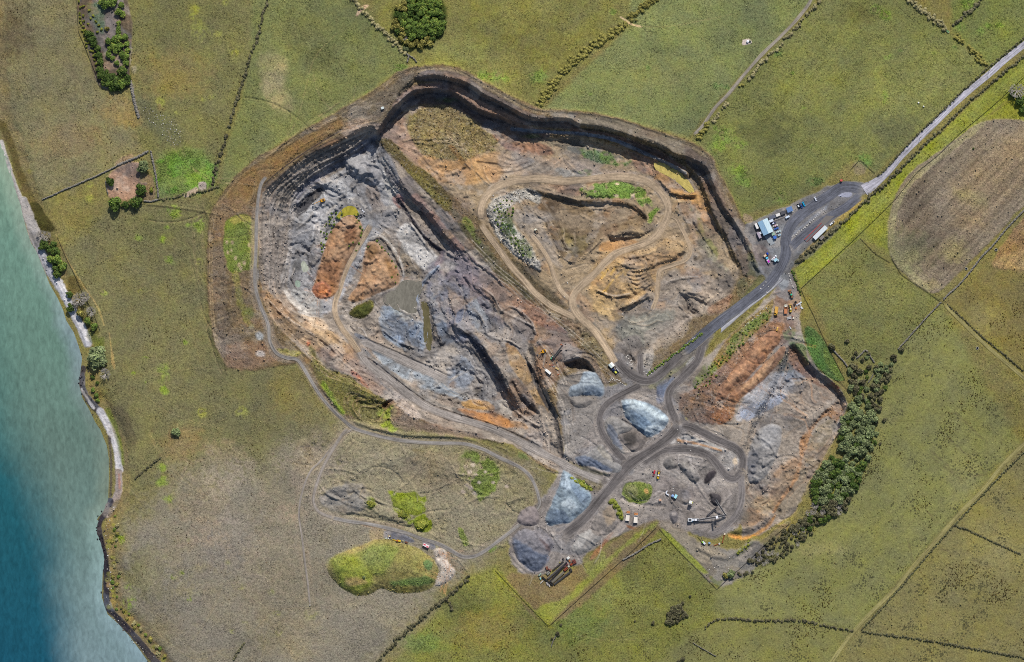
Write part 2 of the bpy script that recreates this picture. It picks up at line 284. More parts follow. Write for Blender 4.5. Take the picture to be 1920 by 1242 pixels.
for k, (nm, sf, w, pts) in enumerate(ROADS):
    P = np.array(smooth(pts, False, 8)); 
    seg = np.hypot(*np.diff(P, axis=0).T); s = np.concatenate([[0], np.cumsum(seg)])
    u = np.arange(0, s[-1], 2.0); P = np.stack([np.interp(u, s, P[:, 0]), np.interp(u, s, P[:, 1])], 1)
    z = np.array([hz_of(Z, x, y) for x, y in P])
    K = 18 if sf in ('grey', 'sandy', 'track') else 12
    if sf == 'grassy': K = 4
    zp = np.pad(z, K, mode='edge'); z = np.convolve(zp, np.ones(2 * K + 1) / (2 * K + 1), 'valid')
    PROAD.append((nm, sf, w, P, z))
    pl = [tuple(p) for p in P]
    # blend terrain to the road formation, tile by tile along the line
    mar = w / 2 + (9 if sf in ('grey', 'sandy', 'dark', 'track') else 4)
    sl = win(pl, mar + 4); D = np.full(GX[sl].shape, 1e9, np.float32); ZZ = np.zeros(GX[sl].shape, np.float32)
    y0, x0 = sl[0].start, sl[1].start
    for i in range(len(P) - 1):
        w2 = win([pl[i], pl[i + 1]], mar + 2); X = GX[w2]; Y = GY[w2]
        ax, ay = P[i]; dx, dy = P[i + 1] - P[i]; t = np.clip(((X - ax) * dx + (Y - ay) * dy) / (dx * dx + dy * dy), 0, 1)
        d = np.hypot(X - ax - t * dx, Y - ay - t * dy); l2 = (slice(w2[0].start - y0, w2[0].stop - y0), slice(w2[1].start - x0, w2[1].stop - x0))
        m = d < D[l2]; D[l2] = np.where(m, d, D[l2]); ZZ[l2] = np.where(m, z[i] * (1 - t) + z[i + 1] * t, ZZ[l2])
    t = ss(mar, w / 2 + 1.2, D)
    Z[sl] = Z[sl] * (1 - t) + (ZZ - 0.12) * t
    ROADMASK[sl] = np.maximum(ROADMASK[sl], ss(w / 2 + 2, w / 2, D))
# berms beside the ramps
def berm(pts, h_=1.3, w=4): ridge(pts, h_ , w, rag=1.5)
berm([(688,632),(705,641),(742,657),(780,674),(815,690),(845,702)]); berm([(684,668),(702,676),(735,702),(774,732),(810,755),(858,773),(910,788),(960,808),(1012,834)], 1.5)
berm([(665,664),(685,692),(722,722),(760,752),(792,780),(800,787),(830,792),(870,798),(905,812),(955,832),(1000,855),(1040,874)], 1.5)
berm([(1114,760),(1112,790),(1118,815)], .8)
# flat ponds
PONDS = [
 ('pond','murky olive', [(745,540),(757,530),(775,530),(790,532),(787,548),(781,560),(781,575),(770,590),(755,583),(738,575),(724,565),(726,555),(735,548)], '68645a', -25.2),
 ('pond','yellow ochre', [(1231,309),(1240,306),(1252,311),(1270,320),(1284,333),(1294,348),(1297,356),(1290,358),(1280,350),(1268,340),(1256,332),(1244,326),(1234,320)], 'a09052', -15.2),
 ('pond','pale milky', [(565,493),(571,491),(577,500),(577,507),(570,510),(565,503)], '8d9082', -25.6),
 ('pond','pale green', [(556,527),(562,529),(562,537),(556,538),(553,532)], '7d8a7c', -25.6),
 ('pond','yellow green', [(634,405),(645,392),(655,388),(664,390),(670,400),(668,404),(655,403),(645,406),(638,410)], '8a8030', -22.5),
 ('pond','olive channel', [(791,570),(798,568),(803,578),(806,600),(810,640),(805,655),(799,652),(795,630),(794,600)], '565038', -27.0),
]
for nm, lb, pts, c, lv in PONDS:
    P = smooth(pts, True, 5); sl, sd = sdp(P, 10)
    lvl = lv
    sd = sd + 2.2 * RAG[sl]; t = ss(-7, 0.5, sd); Z[sl] = Z[sl] * (1 - t) + np.where(sd > 0, lvl - 0.6, lvl + 0.05 - .1 * ss(-2, 0, sd)) * t
# ------------------------------------------------------------------ GROUND COLOURS (the ground's own tones, with some shade painted in)
KA = 1.2
COLR = np.zeros(Z.shape + (3,), np.float32)
TEX = np.zeros(Z.shape + (4,), np.float32)      # R grass grain, G coarse rock grain, B dark tufts, A spare
TEX[..., 3] = 1
def put(sl, m, col, tex=None):
    m = m[..., None]; COLR[sl] = COLR[sl] * (1 - m) + lin(col) * m
    if tex is not None: TEX[sl] = TEX[sl] * (1 - m) + np.array(list(tex) + [1], np.float32) * m
def P(col, pts, soft=6, rag=4, a=1.0, n=3, mot=None, tex=None, mscale=None):
    if n > 1: pts = smooth(pts, True, n)
    sl, sd = sdp(pts, soft + rag + 2)
    m = ss(-soft / 2, soft / 2, sd + rag * RAG[sl]) * a
    if mot is not None:
        nz = (NM if mscale is None else mscale)[sl]; m = m * ss(mot - .18, mot + .18, nz + .35 * NF[sl])
    put(sl, m, col, tex)
def L(col, pts, w, soft=3, rag=1.5, a=1.0, n=4, tex=None, mot=None):
    pts = smooth(pts, False, n) if n > 1 else pts
    sl = win(pts, w / 2 + soft + rag + 2); d = segdist(pts, sl, False)
    m = ss(soft / 2, -soft / 2, d - w / 2 + rag * RAG[sl]) * a
    if mot is not None: m = m * ss(mot - .18, mot + .18, NM[sl] + .35 * NF[sl])
    put(sl, m, col, tex)
def D(col, x, y, r, a=.8, ry=None, rag=.5, mot=None, tex=None):
    ry = ry or r; R0 = max(r, ry) * 1.5
    sl = win([(x, y)], R0 + 2); d = np.hypot((GX[sl] - x) / r, (GY[sl] - y) / ry)
    m = ss(1.15, .35, d + rag * RAG[sl]) * a
    if mot is not None: m = m * ss(mot - .2, mot + .2, NF[sl])
    put(sl, m, col, tex)
G = (1, 0, 0); GT = (1, .1, .6); RK = (.1, .42, 0); RB = (.12, 1, 0); SM = (.1, .35, 0); DRY = (.9, .1, .15)
ALL = [(-2600,-2600),(4600,-2600),(4600,3900),(-2600,3900)]
P('6a663e', ALL, n=1, tex=G)
# fields
P('69664d', [(-2600,-2600),(160,-2600),(150,60),(185,165),(240,170),(245,230),(265,285),(80,375),(0,240),(-2600,200)], soft=40, rag=14, n=1, tex=DRY)
P('636340', [(235,-2600),(500,-2600),(495,0),(465,120),(425,270),(400,345),(370,365),(290,375),(270,280),(245,200),(240,100)], soft=16, rag=6, n=1, tex=DRY)
P('616742', [(500,-2600),(665,-2600),(665,0),(765,95),(765,125),(640,205),(480,297),(405,365),(430,260),(470,110)], soft=14, rag=4, n=1, tex=G)
P('68683c', [(665,-2600),(1230,-2600),(1230,0),(1180,40),(1010,195),(930,165),(860,128),(770,125),(765,95),(700,30)], soft=14, rag=3, n=1, tex=G)
P('656d48', [(1230,-2600),(1545,-2600),(1530,0),(1390,140),(1290,258),(1215,238),(1110,210),(1020,203),(1180,50)], soft=12, rag=3, n=1, tex=G)
P('62673f', [(1545,-2600),(1700,-2600),(1705,0),(1790,70),(1850,130),(1640,325),(1600,300),(1500,370),(1390,405),(1340,300),(1300,262),(1400,140),(1540,0)], soft=12, rag=3, n=1, tex=G)
P('5f673a', [(1710,-2600),(1935,-2600),(1925,75),(1855,130),(1785,60)], soft=12, rag=3, n=1, tex=G)
P('605f43', [(210,380),(390,372),(388,560),(405,650),(425,690),(540,670),(640,790),(560,900),(470,930),(330,880),(230,950),(210,800),(160,600),(110,480)], soft=30, rag=10, n=1, tex=DRY)
P('6b6758', [(235,1000),(330,880),(470,900),(580,830),(640,790),(1000,860),(1010,940),(900,1050),(870,1075),(700,1242),(560,1500),(320,1500),(290,1242),(215,1150)], soft=70, rag=26, n=1, tex=DRY)
P('757055', [(560,830),(660,805),(900,845),(990,895),(1000,960),(930,1010),(860,1035),(700,980),(600,955)], soft=14, rag=6, tex=DRY)
P('656838', [(930,1060),(870,1085),(740,1242),(700,3900),(1400,3900),(1330,1242),(1320,1175),(1600,1185),(1900,840),(1765,570),(1640,680),(1600,850),(1500,1010),(1345,1105),(1235,985),(1030,1175)], soft=14, rag=4, n=1, tex=GT)
P('696b40', [(1600,700),(1765,572),(1910,830),(1600,1180),(1345,1160),(1340,1100),(1500,1000),(1600,900)], soft=30, rag=10, n=1, tex=(.6,.1,.9))
P('6a663f', [(1610,1185),(1760,1010),(1915,840),(2600,600),(4600,1500),(4600,3900),(1400,3900),(1560,1240)], soft=20, rag=8, n=1, tex=(.6,.15,1))
P('66673d', [(1320,1170),(1480,1160),(1600,1185),(1560,1242),(1500,3000),(1200,3000),(1230,1242)], soft=20, rag=8, n=1, tex=(.65,.1,.8))
P('665f38', [(1790,560),(1860,490),(2600,0),(4600,900),(2600,1100),(1930,690),(1775,568)], soft=16, rag=4, n=1, tex=(.7,.15,.7))
P('63663f', [(1500,530),(1610,445),(1660,500),(1765,560),(1690,650),(1640,680),(1590,680),(1560,640),(1530,570)], soft=16, rag=4, n=1, tex=(1,.05,.45))
P('6f7632', [(2400,-380),(1960,70),(1850,170),(1660,345),(1560,440),(1490,505),(1500,540),(1620,440),(1680,370),(1860,210),(2500,-300)], soft=5, rag=2, n=1, tex=(1,0,.2))
P('70742f', [(1860,215),(1960,130),(2500,-300),(2500,300),(1925,225),(1850,225),(1775,275)], soft=10, rag=4, n=1, tex=G)
P('6b7036', [(1680,375),(1775,270),(1690,350),(1672,385),(1665,470),(1610,445)], soft=8, rag=3, n=1, tex=G)
# ploughed paddock
P('756c60', [(1700,330),(1760,285),(1830,235),(1870,224),(1910,226),(1960,235),(2100,240),(2100,300),(1925,385),(1880,430),(1830,480),(1790,520),(1760,548),(1735,545),(1690,510),(1668,475),(1665,440),(1672,390)], soft=4, rag=2, n=3, tex=(.7,.4,0))
P('7e6f59', [(1790,330),(1900,250),(1960,260),(1900,360),(1820,440),(1780,420)], soft=40, rag=14, a=.75)
P('5f5548', [(1690,370),(1740,330),(1760,420),(1820,470),(1770,520),(1700,480)], soft=50, rag=14, a=.7)
P('8a8257', [(1790,360),(1815,355),(1850,375),(1840,390),(1800,375)], soft=20, rag=8, a=.5); D('857e58',1790,470,28,.6); D('8a8460',1705,480,18,.5); D('857c58',1745,535,18,.6,12)
for k in range(9): L('8f8868', [(1674-k*.8+3*k,400+2*k),(1668+3*k,470),(1690+2.6*k,506-2*k),(1735+1.2*k,540-2*k)], 1.3, 1, .6, a=.45)
P('8a8664', [(1664,450),(1672,395),(1700,340),(1760,290),(1835,233),(1842,238),(1765,298),(1710,348),(1684,395),(1676,450),(1682,475),(1740,535),(1735,545),(1690,510)], soft=5, rag=4, a=.6)
P('80694a', [(1862,495),(1900,430),(1990,350),(2200,300),(2200,560),(1940,510),(1900,506),(1870,503)], soft=4, rag=3, n=2, tex=(.8,.4,0))
P('938058', [(1862,495),(1900,470),(1925,480),(1930,506),(1890,504)], soft=14, rag=6, a=.6)
def rows(pts, ang, amp, sc=3.0):
    sl, sd = sdp(pts, 2); u = GX[sl] * math.cos(ang) - GY[sl] * math.sin(ang); v = GX[sl] * math.sin(ang) + GY[sl] * math.cos(ang)
    COLR[sl] *= (1 + amp * np.clip(fbm(sc, 2, 71, X=u / 22, Y=v) * 1.6, -1, 1) * ss(0, 8, sd))[..., None]
rows([(1675,480),(1668,420),(1700,340),(1760,288),(1835,235),(1960,235),(1925,385),(1830,480),(1760,545),(1735,543)], .82, .26, 4); rows([(2400,-380),(1960,70),(1850,170),(1660,345),(1560,440),(1490,505),(1500,540),(1620,440),(1680,370),(1860,210),(2500,-300)], .74, .2); rows([(1862,495),(1900,430),(1990,350),(1990,500),(1900,506)], .82, .25, 4)
rows([(1090,1210),(1240,1010),(1340,1105),(1330,1240)], .5, .06, 5); rows([(860,40),(1160,30),(1010,195),(870,125)], .5, .06, 5); rows([(1400,150),(1550,0),(1840,130),(1640,320),(1400,400)], .85, .08, 4); rows([(1640,690),(1765,575),(1910,830),(1620,1170),(1500,1100)], .9, .07, 5)
# pale and dark grass drifts, plus soft cloud-shade smudges painted dark
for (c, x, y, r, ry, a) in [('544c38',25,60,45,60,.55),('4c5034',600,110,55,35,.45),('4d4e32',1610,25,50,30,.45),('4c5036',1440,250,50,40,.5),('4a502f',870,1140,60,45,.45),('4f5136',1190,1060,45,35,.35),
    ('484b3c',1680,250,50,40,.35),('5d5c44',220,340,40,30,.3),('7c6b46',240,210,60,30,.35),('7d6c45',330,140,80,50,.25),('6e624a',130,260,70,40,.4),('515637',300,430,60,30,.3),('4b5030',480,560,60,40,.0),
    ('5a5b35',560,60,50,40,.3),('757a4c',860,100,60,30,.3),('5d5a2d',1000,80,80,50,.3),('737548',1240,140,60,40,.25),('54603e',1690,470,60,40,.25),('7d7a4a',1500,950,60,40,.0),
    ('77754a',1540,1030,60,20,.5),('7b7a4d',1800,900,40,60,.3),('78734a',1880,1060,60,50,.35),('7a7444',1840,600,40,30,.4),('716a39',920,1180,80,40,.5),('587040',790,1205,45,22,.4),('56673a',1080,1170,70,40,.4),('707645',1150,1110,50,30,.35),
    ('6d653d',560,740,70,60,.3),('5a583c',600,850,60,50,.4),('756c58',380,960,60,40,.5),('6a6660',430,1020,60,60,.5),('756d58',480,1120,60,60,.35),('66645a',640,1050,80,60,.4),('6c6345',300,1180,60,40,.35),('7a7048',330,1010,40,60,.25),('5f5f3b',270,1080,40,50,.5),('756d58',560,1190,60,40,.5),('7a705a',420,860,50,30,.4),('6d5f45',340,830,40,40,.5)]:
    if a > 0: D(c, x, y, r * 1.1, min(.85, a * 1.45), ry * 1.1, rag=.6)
# bright grass flushes
def flush(c, lst, a=.75, ry=.85):
    for q in lst: D(c, q[0], q[1], q[2] * 1.25, a, q[2] * (q[3] if len(q) > 3 else ry) * 1.25, rag=1.0, mot=-.22, tex=G)
flush('6f8630', [(308,699,15),(308,733,8),(250,700,5),(345,643,6),(260,447,8),(305,447,7),(318,487,9,.9),(272,672,5),(327,399,16,.7),(372,420,10,1.3),(312,425,7),(352,422,5),(194,550,9,.7),(276,717,5),(303,876,9),(305,905,11),(309,938,14,.6),(222,1010,10,1.1),(325,1083,6),(342,1075,7),(245,1130,17,.9),(355,1125,5),(240,1105,9)])
flush('7f8340', [(380,774,9),(453,773,12),(372,490,6),(262,545,7),(385,935,5),(355,1013,5),(427,1055,8),(485,1065,8,1.2),(445,1097,9),(452,1102,6),(585,1150,14,.9),(459,1167,6),(437,1185,5),(510,1110,7),(520,1150,7),(523,1186,6),(196,548,6),(55,322,7),(132,340,6),(168,347,6),(166,372,7),(367,17,10),(375,55,13,1.3),(408,63,12),(362,30,8),(440,100,9),(422,5,6),(300,190,9),(330,212,8),(380,187,6),(397,183,6)])
flush('68803a', [(1010,140,15,1),(905,140,12),(930,145,16),(946,148,10),(1352,262,20,1.1),(1385,275,14),(1390,318,20,1.0),(1462,375,16,.9),(1400,345,8),(1340,240,9),(1665,105,8),(1690,95,6),(1750,100,6),(1658,182,9,1.6),(1508,203,6),(1520,210,5),(1487,137,4),(1525,275,5),(1840,58,10),(1850,47,8),(1876,48,8),(1800,50,9),(1815,5,12,1.2),(1640,15,12),(1660,30,9,1.2),(690,175,9,.7),(755,130,11,.6),(1108,177,4),(1150,22,6)])
flush('577440', [(1790,88,6),(1620,300,14,.8),(1628,310,8),(1530,340,18,.4),(1550,85,0.1),(1215,127,7),(1345,160,9,.8),(1365,165,8),(1460,100,16,.7),(350,60,.1)], .6)
# lush paddock corner
P('5f7040', [(292,310),(330,295),(370,300),(405,310),(398,345),(370,362),(320,368),(295,372)], soft=16, rag=8, tex=G); P('557a34', [(292,310),(330,295),(370,300),(405,310),(398,345),(370,362),(320,368),(295,372)], soft=16, rag=8, mot=.15, a=.8); P('5f7f38', [(300,290),(345,280),(395,290),(390,312),(330,315)], soft=22, rag=8, a=.55)
P('688638', [(350,330),(390,315),(395,345),(360,360)], soft=14, rag=8, a=.6)
# dry knobs
for (x, y, r, ry) in [(510,150,22,26),(525,125,14,12),(520,185,16,18),(500,170,14,20)]: D('8f8766', x, y, r, .6, ry, rag=.7)
P('807a62', [(485,110),(515,100),(540,120),(535,160),(550,190),(540,215),(510,200),(495,160)], soft=16, rag=8, a=.45)
P('5e6048', [(260,185),(290,200),(330,225),(345,250),(325,275),(300,250),(270,235)], soft=16, rag=8, a=.6)
# coast
def off(d0): return [(x + d0, y) for x, y in COAST[1:-3]]
L('77694a', off(22), 26, 10, 6, a=.45)
L('4a4326', [(0,232),(12,250),(25,285),(34,318),(47,348)], 13, 5, 4, a=.8); L('544c2c', [(38,330),(55,372),(70,395)], 16, 5, 5, a=.8)
P('3f3d20', [(54,383),(72,380),(90,410),(105,432),(78,436),(66,410)], soft=4, rag=3)
L('aba6a2', [(2,268),(10,292),(20,325),(30,352),(42,380)], 9, 3, 2, tex=SM); L('9d9894', [(42,380),(54,408),(64,435),(72,455)], 22, 3, 3, tex=SM); L('8a857f', [(20,335),(30,362),(40,395),(50,425),(60,450)], 9, 4, 4, a=.8)
L('9c9ca2', [(75,470),(90,500),(108,530),(125,560),(140,590),(155,620),(165,645)], 17, 4, 3, tex=SM); L('bab8ba', [(110,525),(124,550)], 9, 3, 2); L('bcbabc', [(132,570),(150,605),(165,635)], 10, 3, 2)
L('3a3432', [(157,690),(153,715),(160,740),(175,760),(190,775)], 12, 3, 3, tex=RK)
L('aeabaa', [(153,730),(162,745),(175,765)], 5, 2, 2); L('b6b4b6', [(188,772),(203,800),(216,830),(222,865),(224,880)], 14, 3, 2, tex=SM); L('4a4440', [(205,820),(208,860),(208,900),(207,930)], 5, 2, 2, a=.9)
L('8f8177', [(222,885),(222,920),(212,945),(202,965)], 13, 3, 3, tex=RK); L('b8622f', [(223,890),(224,915)], 4, 3, 2, a=.5)
L('2b2830', [(207,940),(195,965),(185,985),(188,1010),(196,1040),(200,1080),(199,1115),(204,1140),(222,1160),(248,1188),(270,1215),(300,1250)], 12, 3, 3, tex=RK)
L('6d6040', [(222,945),(208,975),(203,1000),(206,1030),(214,1060),(216,1100),(216,1130),(240,1160),(270,1190),(300,1225),(325,1250)], 13, 6, 5, a=.8)
for k in range(26):
    x = 205 + k * 3.9 + 3 * math.sin(k * 2.1); y = 975 + 10.2 * k if k < 17 else 1148 + (k - 17) * 11; x = (208 + 6 * math.sin(k)) if k < 17 else 235 + (k - 17) * 9
    D('73752f' if k % 3 else '8b7b4c', x, y, 6, .8, 5)
L('5f6b2a', [(202,770),(215,800),(226,840),(230,870)], 9, 4, 3, a=.8); P('4d4838', [(195,745),(215,760),(240,775),(250,805),(255,830),(240,835),(225,795),(205,770)], soft=6, rag=5, a=.7)
L('4f5a2a', [(172,625),(185,650),(190,640)], 18, 6, 4, a=.7); L('8d7c55', [(205,625),(210,665),(214,690)], 4, 2, 2, a=.7)
P('55532f', [(150,590),(170,600),(185,625),(175,625),(155,605)], soft=5, rag=3); P('59512f', [(128,520),(145,520),(160,540),(140,550),(128,545)], soft=5, rag=3)
L('8b7c52', [(105,440),(125,485),(140,510),(155,535),(170,555),(185,580),(195,610)], 3, 2, 1, a=.7)
# grove floors
P('5d5140', [(148,0),(240,0),(243,140),(235,165),(200,168),(180,150),(160,70)], soft=5, rag=2, tex=RK); P('786a5e', [(198,30),(222,28),(222,70),(205,72),(197,50)], soft=5, rag=4); P('4a6a34', [(165,10),(195,10),(195,65),(180,50),(168,25)], soft=8, rag=5, a=.8); P('8a7560', [(196,118),(220,115),(222,128),(200,132)], soft=4, rag=3)
P('9a7a63', [(205,330),(225,312),(262,305),(262,340),(275,345),(245,375),(205,368)], soft=5, rag=3, tex=RK); P('6c5f50', [(258,330),(285,330),(292,372),(270,375)], soft=5, rag=3, a=.8); P('3c4620', [(740,10),(830,0),(832,60),(800,90),(750,80)], soft=8, rag=4)
P('7d6d62', [(215,303),(245,290),(250,305),(230,318)], soft=5, rag=4, a=.7)
P('8a8280', [(372,343),(385,342),(386,358),(376,358)], soft=3, rag=2); P('93877e', [(345,365),(368,352),(370,362),(350,370)], soft=3, rag=2)
# stony drift
for (x, y) in [(245,95),(248,115),(252,130),(248,165),(250,185),(257,205)]: D('8f877c', x, y, 7, .5, 10, mot=0)
P('50543c', [(265,190),(300,205),(330,240),(340,275),(310,270),(285,245),(262,215)], soft=14, rag=6, a=.5)
# ---- ring of stripped ground round the pit
RING = [(425,690),(403,648),(391,590),(388,540),(388,470),(392,405),(407,378),(440,332),(480,297),(560,250),(640,205),(700,170),(745,133),(772,126),(830,121),(864,129),(902,149),(937,169),(1000,200),(1020,205),(1050,206),(1110,211),(1160,221),(1215,239),(1250,249),(1285,261),(1312,274),(1337,294),(1346,320),(1367,355),(1387,400),(1402,430),(1412,455),(1425,515),(1400,550),(1300,640),(1210,720),(1100,720),(1040,890),(960,835),(830,810),(700,790),(640,785),(600,740),(560,680),(480,695)]
P('6a5b42', RING, soft=5, rag=3, n=1, tex=(.55,.5,0))
P('6f5a3b', [(430,350),(480,310),(570,258),(640,222),(640,240),(570,283),(500,338),(470,370),(440,400)], soft=10, rag=4, a=.9, tex=DRY)
P('5f574b', [(640,212),(700,180),(745,150),(775,140),(770,165),(735,195),(700,225),(660,245)], soft=10, rag=5, a=.9)
P('6b5f52', [(395,480),(420,470),(425,560),(430,600),(455,640),(430,680),(405,630)], soft=12, rag=6, a=.7); P('75624a', [(400,400),(440,370),(470,380),(425,420),(412,450)], soft=10, rag=5, a=.8); P('7a6350', [(425,650),(500,640),(545,665),(480,690),(430,688)], soft=10, rag=6, a=.8)
for d in (0, 4.5):
    L('8c7b5e', [(428+d,690-d),(407+d,648),(396+d,590),(393+d,470),(400+d,402),(428+d*.6,352+d*.6),(482,300+d),(562,254+d),(642,208+d),(702,173+d),(747,139+d),(782,129+d),(830,125+d),(870,135+d),(935,171+d),(1000,204+d),(1050,209+d),(1110,214+d),(1165,225+d),(1215,242+d),(1285,264+d)], 1.6, 1.5, .8, a=.75)
L('8a7f6c', [(790,134),(830,130),(870,140),(930,172),(1000,207),(1060,214),(1120,220),(1190,240),(1250,257),(1290,272),(1325,297),(1345,335),(1375,400)], 7, 5, 2, a=.45)
P('627034', [(424,418),(440,405),(460,402),(476,412),(483,440),(482,490),(478,500),(445,512),(428,505),(420,470),(420,440)], soft=4, rag=3, tex=G); P('8b8448', [(432,412),(450,402),(470,405),(478,420),(460,415),(440,420)], soft=6, rag=4, a=.8); P('7d7d3c', [(466,430),(482,430),(482,500),(472,500)], soft=6, rag=4, a=.6)
for (x, y) in [(425,455),(436,455),(427,473),(434,470),(442,484),(458,493),(448,497),(467,460),(475,465),(452,503)]: D('968a70', x, y, 3.5, .9, 5)
L('777436', [(440,515),(446,540),(452,570),(462,598),(470,610)], 12, 6, 5, a=.8); D('5f6a30', 465, 590, 12, .7, 18)
P('645444', [(500,345),(640,250),(700,232),(712,243),(690,240),(640,266),(575,296),(515,345),(495,368),(488,400),(480,400),(488,370)], soft=6, rag=3, tex=RK); P('8b6f58', [(640,243),(665,225),(690,222),(690,240),(650,262)], soft=6, rag=5, a=.6)
L('262026', [(497,345),(525,320),(570,287),(605,265),(642,243)], 2.2, 1, .5)
# bench and walls of the north rim
P('655a52', [(778,150),(800,134),(830,133),(860,140),(900,162),(940,183),(985,208),(1020,218),(1075,225),(1085,240),(1010,238),(960,222),(900,188),(860,165),(820,155)], soft=5, rag=3, tex=RK)
P('75655a', [(790,136),(830,132),(870,142),(900,162),(860,150),(820,142)], soft=4, rag=4, a=.7, mot=-.1)
P('80695a', [(738,192),(765,167),(795,157),(830,155),(860,163),(890,182),(915,197),(950,214),(990,232),(975,236),(945,223),(915,213),(890,203),(865,186),(840,172),(800,170),(770,178),(742,205)], soft=4, rag=2, tex=RK)
P('5f544e', [(708,248),(735,205),(768,175),(795,166),(840,168),(870,184),(895,203),(920,212),(945,220),(1000,238),(1030,245),(1020,262),(960,268),(925,252),(890,225),(850,202),(810,196),(770,200),(740,222),(715,250)], soft=4, rag=3, tex=RK)
P('6a584c', [(705,252),(735,208),(770,177),(790,171),(760,195),(735,225),(715,248)], soft=3, rag=3, a=.8, mot=-.1)
D('4f5a34', 835, 188, 28, .8, 7); D('4f5a34', 995, 256, 25, .7, 5)
P('6b5446', [(1072,240),(1120,246),(1165,256),(1210,272),(1245,288),(1285,315),(1270,318),(1240,300),(1200,280),(1150,262),(1100,255),(1075,249)], soft=3, rag=2, tex=RK)
L('6a7078', [(960,242),(1000,246),(1035,248),(1075,250),(1110,254),(1135,258),(1160,266),(1185,276),(1210,288),(1235,299),(1262,312),(1285,325)], 6, 2, 1.5, tex=RK)
P('736a58', [(1030,215),(1110,216),(1180,232),(1250,255),(1290,275),(1285,292),(1240,275),(1160,248),(1100,240),(1075,226)], soft=6, rag=4, tex=RK); P('827768', [(1090,222),(1170,236),(1240,258),(1290,280),(1280,290),(1210,262),(1130,240)], soft=8, rag=5, a=.45)
P('6a5d52', [(1285,275),(1312,290),(1330,305),(1345,345),(1362,385),(1395,440),(1412,490),(1425,515),(1400,520),(1385,490),(1360,440),(1338,402),(1325,360),(1310,330),(1290,310)], soft=5, rag=4, tex=RK)
P('5d5349', [(1345,395),(1372,400),(1400,440),(1420,505),(1395,510),(1375,460),(1352,420)], soft=6, rag=4, a=.8, tex=RK); P('57583f', [(1400,450),(1425,510),(1440,530),(1415,545),(1390,560),(1380,530),(1405,510)], soft=6, rag=4, a=.8)
P('7e7060', [(1318,290),(1340,305),(1350,340),(1370,380),(1390,415),(1402,440),(1392,440),(1370,400),(1345,350),(1330,310)], soft=5, rag=4, a=.7)
P('6d5336', [(1305,310),(1325,320),(1335,350),(1325,355),(1315,330)], soft=4, rag=4, a=.8)
# floor of the north-east lobe
NEF = [(715,262),(745,222),(775,202),(810,197),(850,203),(890,226),(925,252),(960,268),(1020,262),(1075,252),(1120,262),(1180,282),(1240,310),(1300,345),(1330,400),(1350,440),(1375,490),(1385,520),(1350,560),(1290,605),(1210,670),(1160,660),(1090,600),(1000,520),(900,410),(800,330)]
P('8e7c62', NEF, soft=6, rag=5, n=2, tex=(.1,.4,0))
P('766b4c', [(770,215),(800,198),(850,203),(893,232),(920,252),(935,268),(900,292),(870,302),(830,300),(790,290),(772,262),(762,235)], soft=8, rag=6, tex=(.8,.6,.2))
P('8b8350', [(755,212),(780,200),(775,240),(765,245)], soft=6, rag=5, a=.6, mot=-.1); P('6f6a30', [(870,275),(910,270),(930,285),(920,300),(885,295)], soft=6, rag=5, a=.8, mot=-.05)
P('907764', [(715,255),(755,215),(765,250),(790,290),(820,315),(800,320),(760,290),(730,268)], soft=6, rag=4)
P('a8865c', [(785,295),(830,300),(870,300),(900,292),(935,285),(960,310),(940,330),(905,345),(860,345),(820,342),(800,325)], soft=8, rag=6); P('9b7a55', [(820,310),(870,300),(895,330),(850,345)], soft=10, rag=6, a=.6)
L('7d5f38', [(845,275),(858,290),(872,312)], 9, 4, 2, a=.8); L('3d2c20', [(895,303),(920,306),(955,310)], 3, 2, 1.5, a=.9); L('342a22', [(872,308),(882,318)], 3, 2, 1)
P('93695a', [(910,225),(960,255),(1010,272),(1000,285),(950,270),(915,255)], soft=8, rag=5, a=.0)
P('8b6651', [(925,252),(960,268),(1020,272),(1040,290),(1000,292),(950,280)], soft=6, rag=4, a=.85); P('9d8b79', [(940,285),(1010,292),(1080,302),(1130,318),(1200,325),(1150,330),(1060,332),(980,330),(940,320)], soft=10, rag=6, a=.8)
P('6e6c68', [(960,290),(1000,300),(1060,318),(1100,322),(1050,332),(1010,325),(970,310)], soft=8, rag=5, a=.6); P('595a4d', [(1030,262),(1100,272),(1150,285),(1180,300),(1130,298),(1070,285),(1040,275)], soft=8, rag=6, a=.8)
P('597438', [(1090,282),(1130,285),(1170,290),(1185,300),(1175,308),(1140,308),(1110,302)], soft=5, rag=6, a=.9, mot=-.15); P('8d6d59', [(1170,278),(1215,295),(1245,320),(1230,330),(1195,320),(1185,300)], soft=6, rag=4, a=.8)
P('8a8a86', [(1040,315),(1090,325),(1130,325),(1110,332),(1060,335)], soft=6, rag=5, a=.6)
P('5d6b2c', [(1085,322),(1100,318),(1112,320),(1108,330),(1090,328)], soft=4, rag=4, a=.8, mot=-.2)
P('a37f52', [(1225,340),(1240,322),(1265,340),(1290,362),(1310,362),(1330,395),(1320,398),(1300,380),(1270,370),(1250,360)], soft=6, rag=4); P('a67d55', [(1296,380),(1320,390),(1332,405),(1340,430),(1325,425),(1310,400)], soft=6, rag=5, a=.8)
P('5c4a36', [(1228,338),(1245,350),(1262,362),(1290,368),(1300,374),(1270,370),(1245,358)], soft=4, rag=2, a=.9)
P('6d6f3d', [(1294,395),(1305,400),(1320,430),(1345,470),(1365,500),(1355,510),(1330,480),(1305,440)], soft=6, rag=6, a=.8, mot=0); P('8b8378', [(1300,430),(1330,470),(1370,510),(1350,520),(1320,480),(1302,455)], soft=8, rag=6, a=.6)
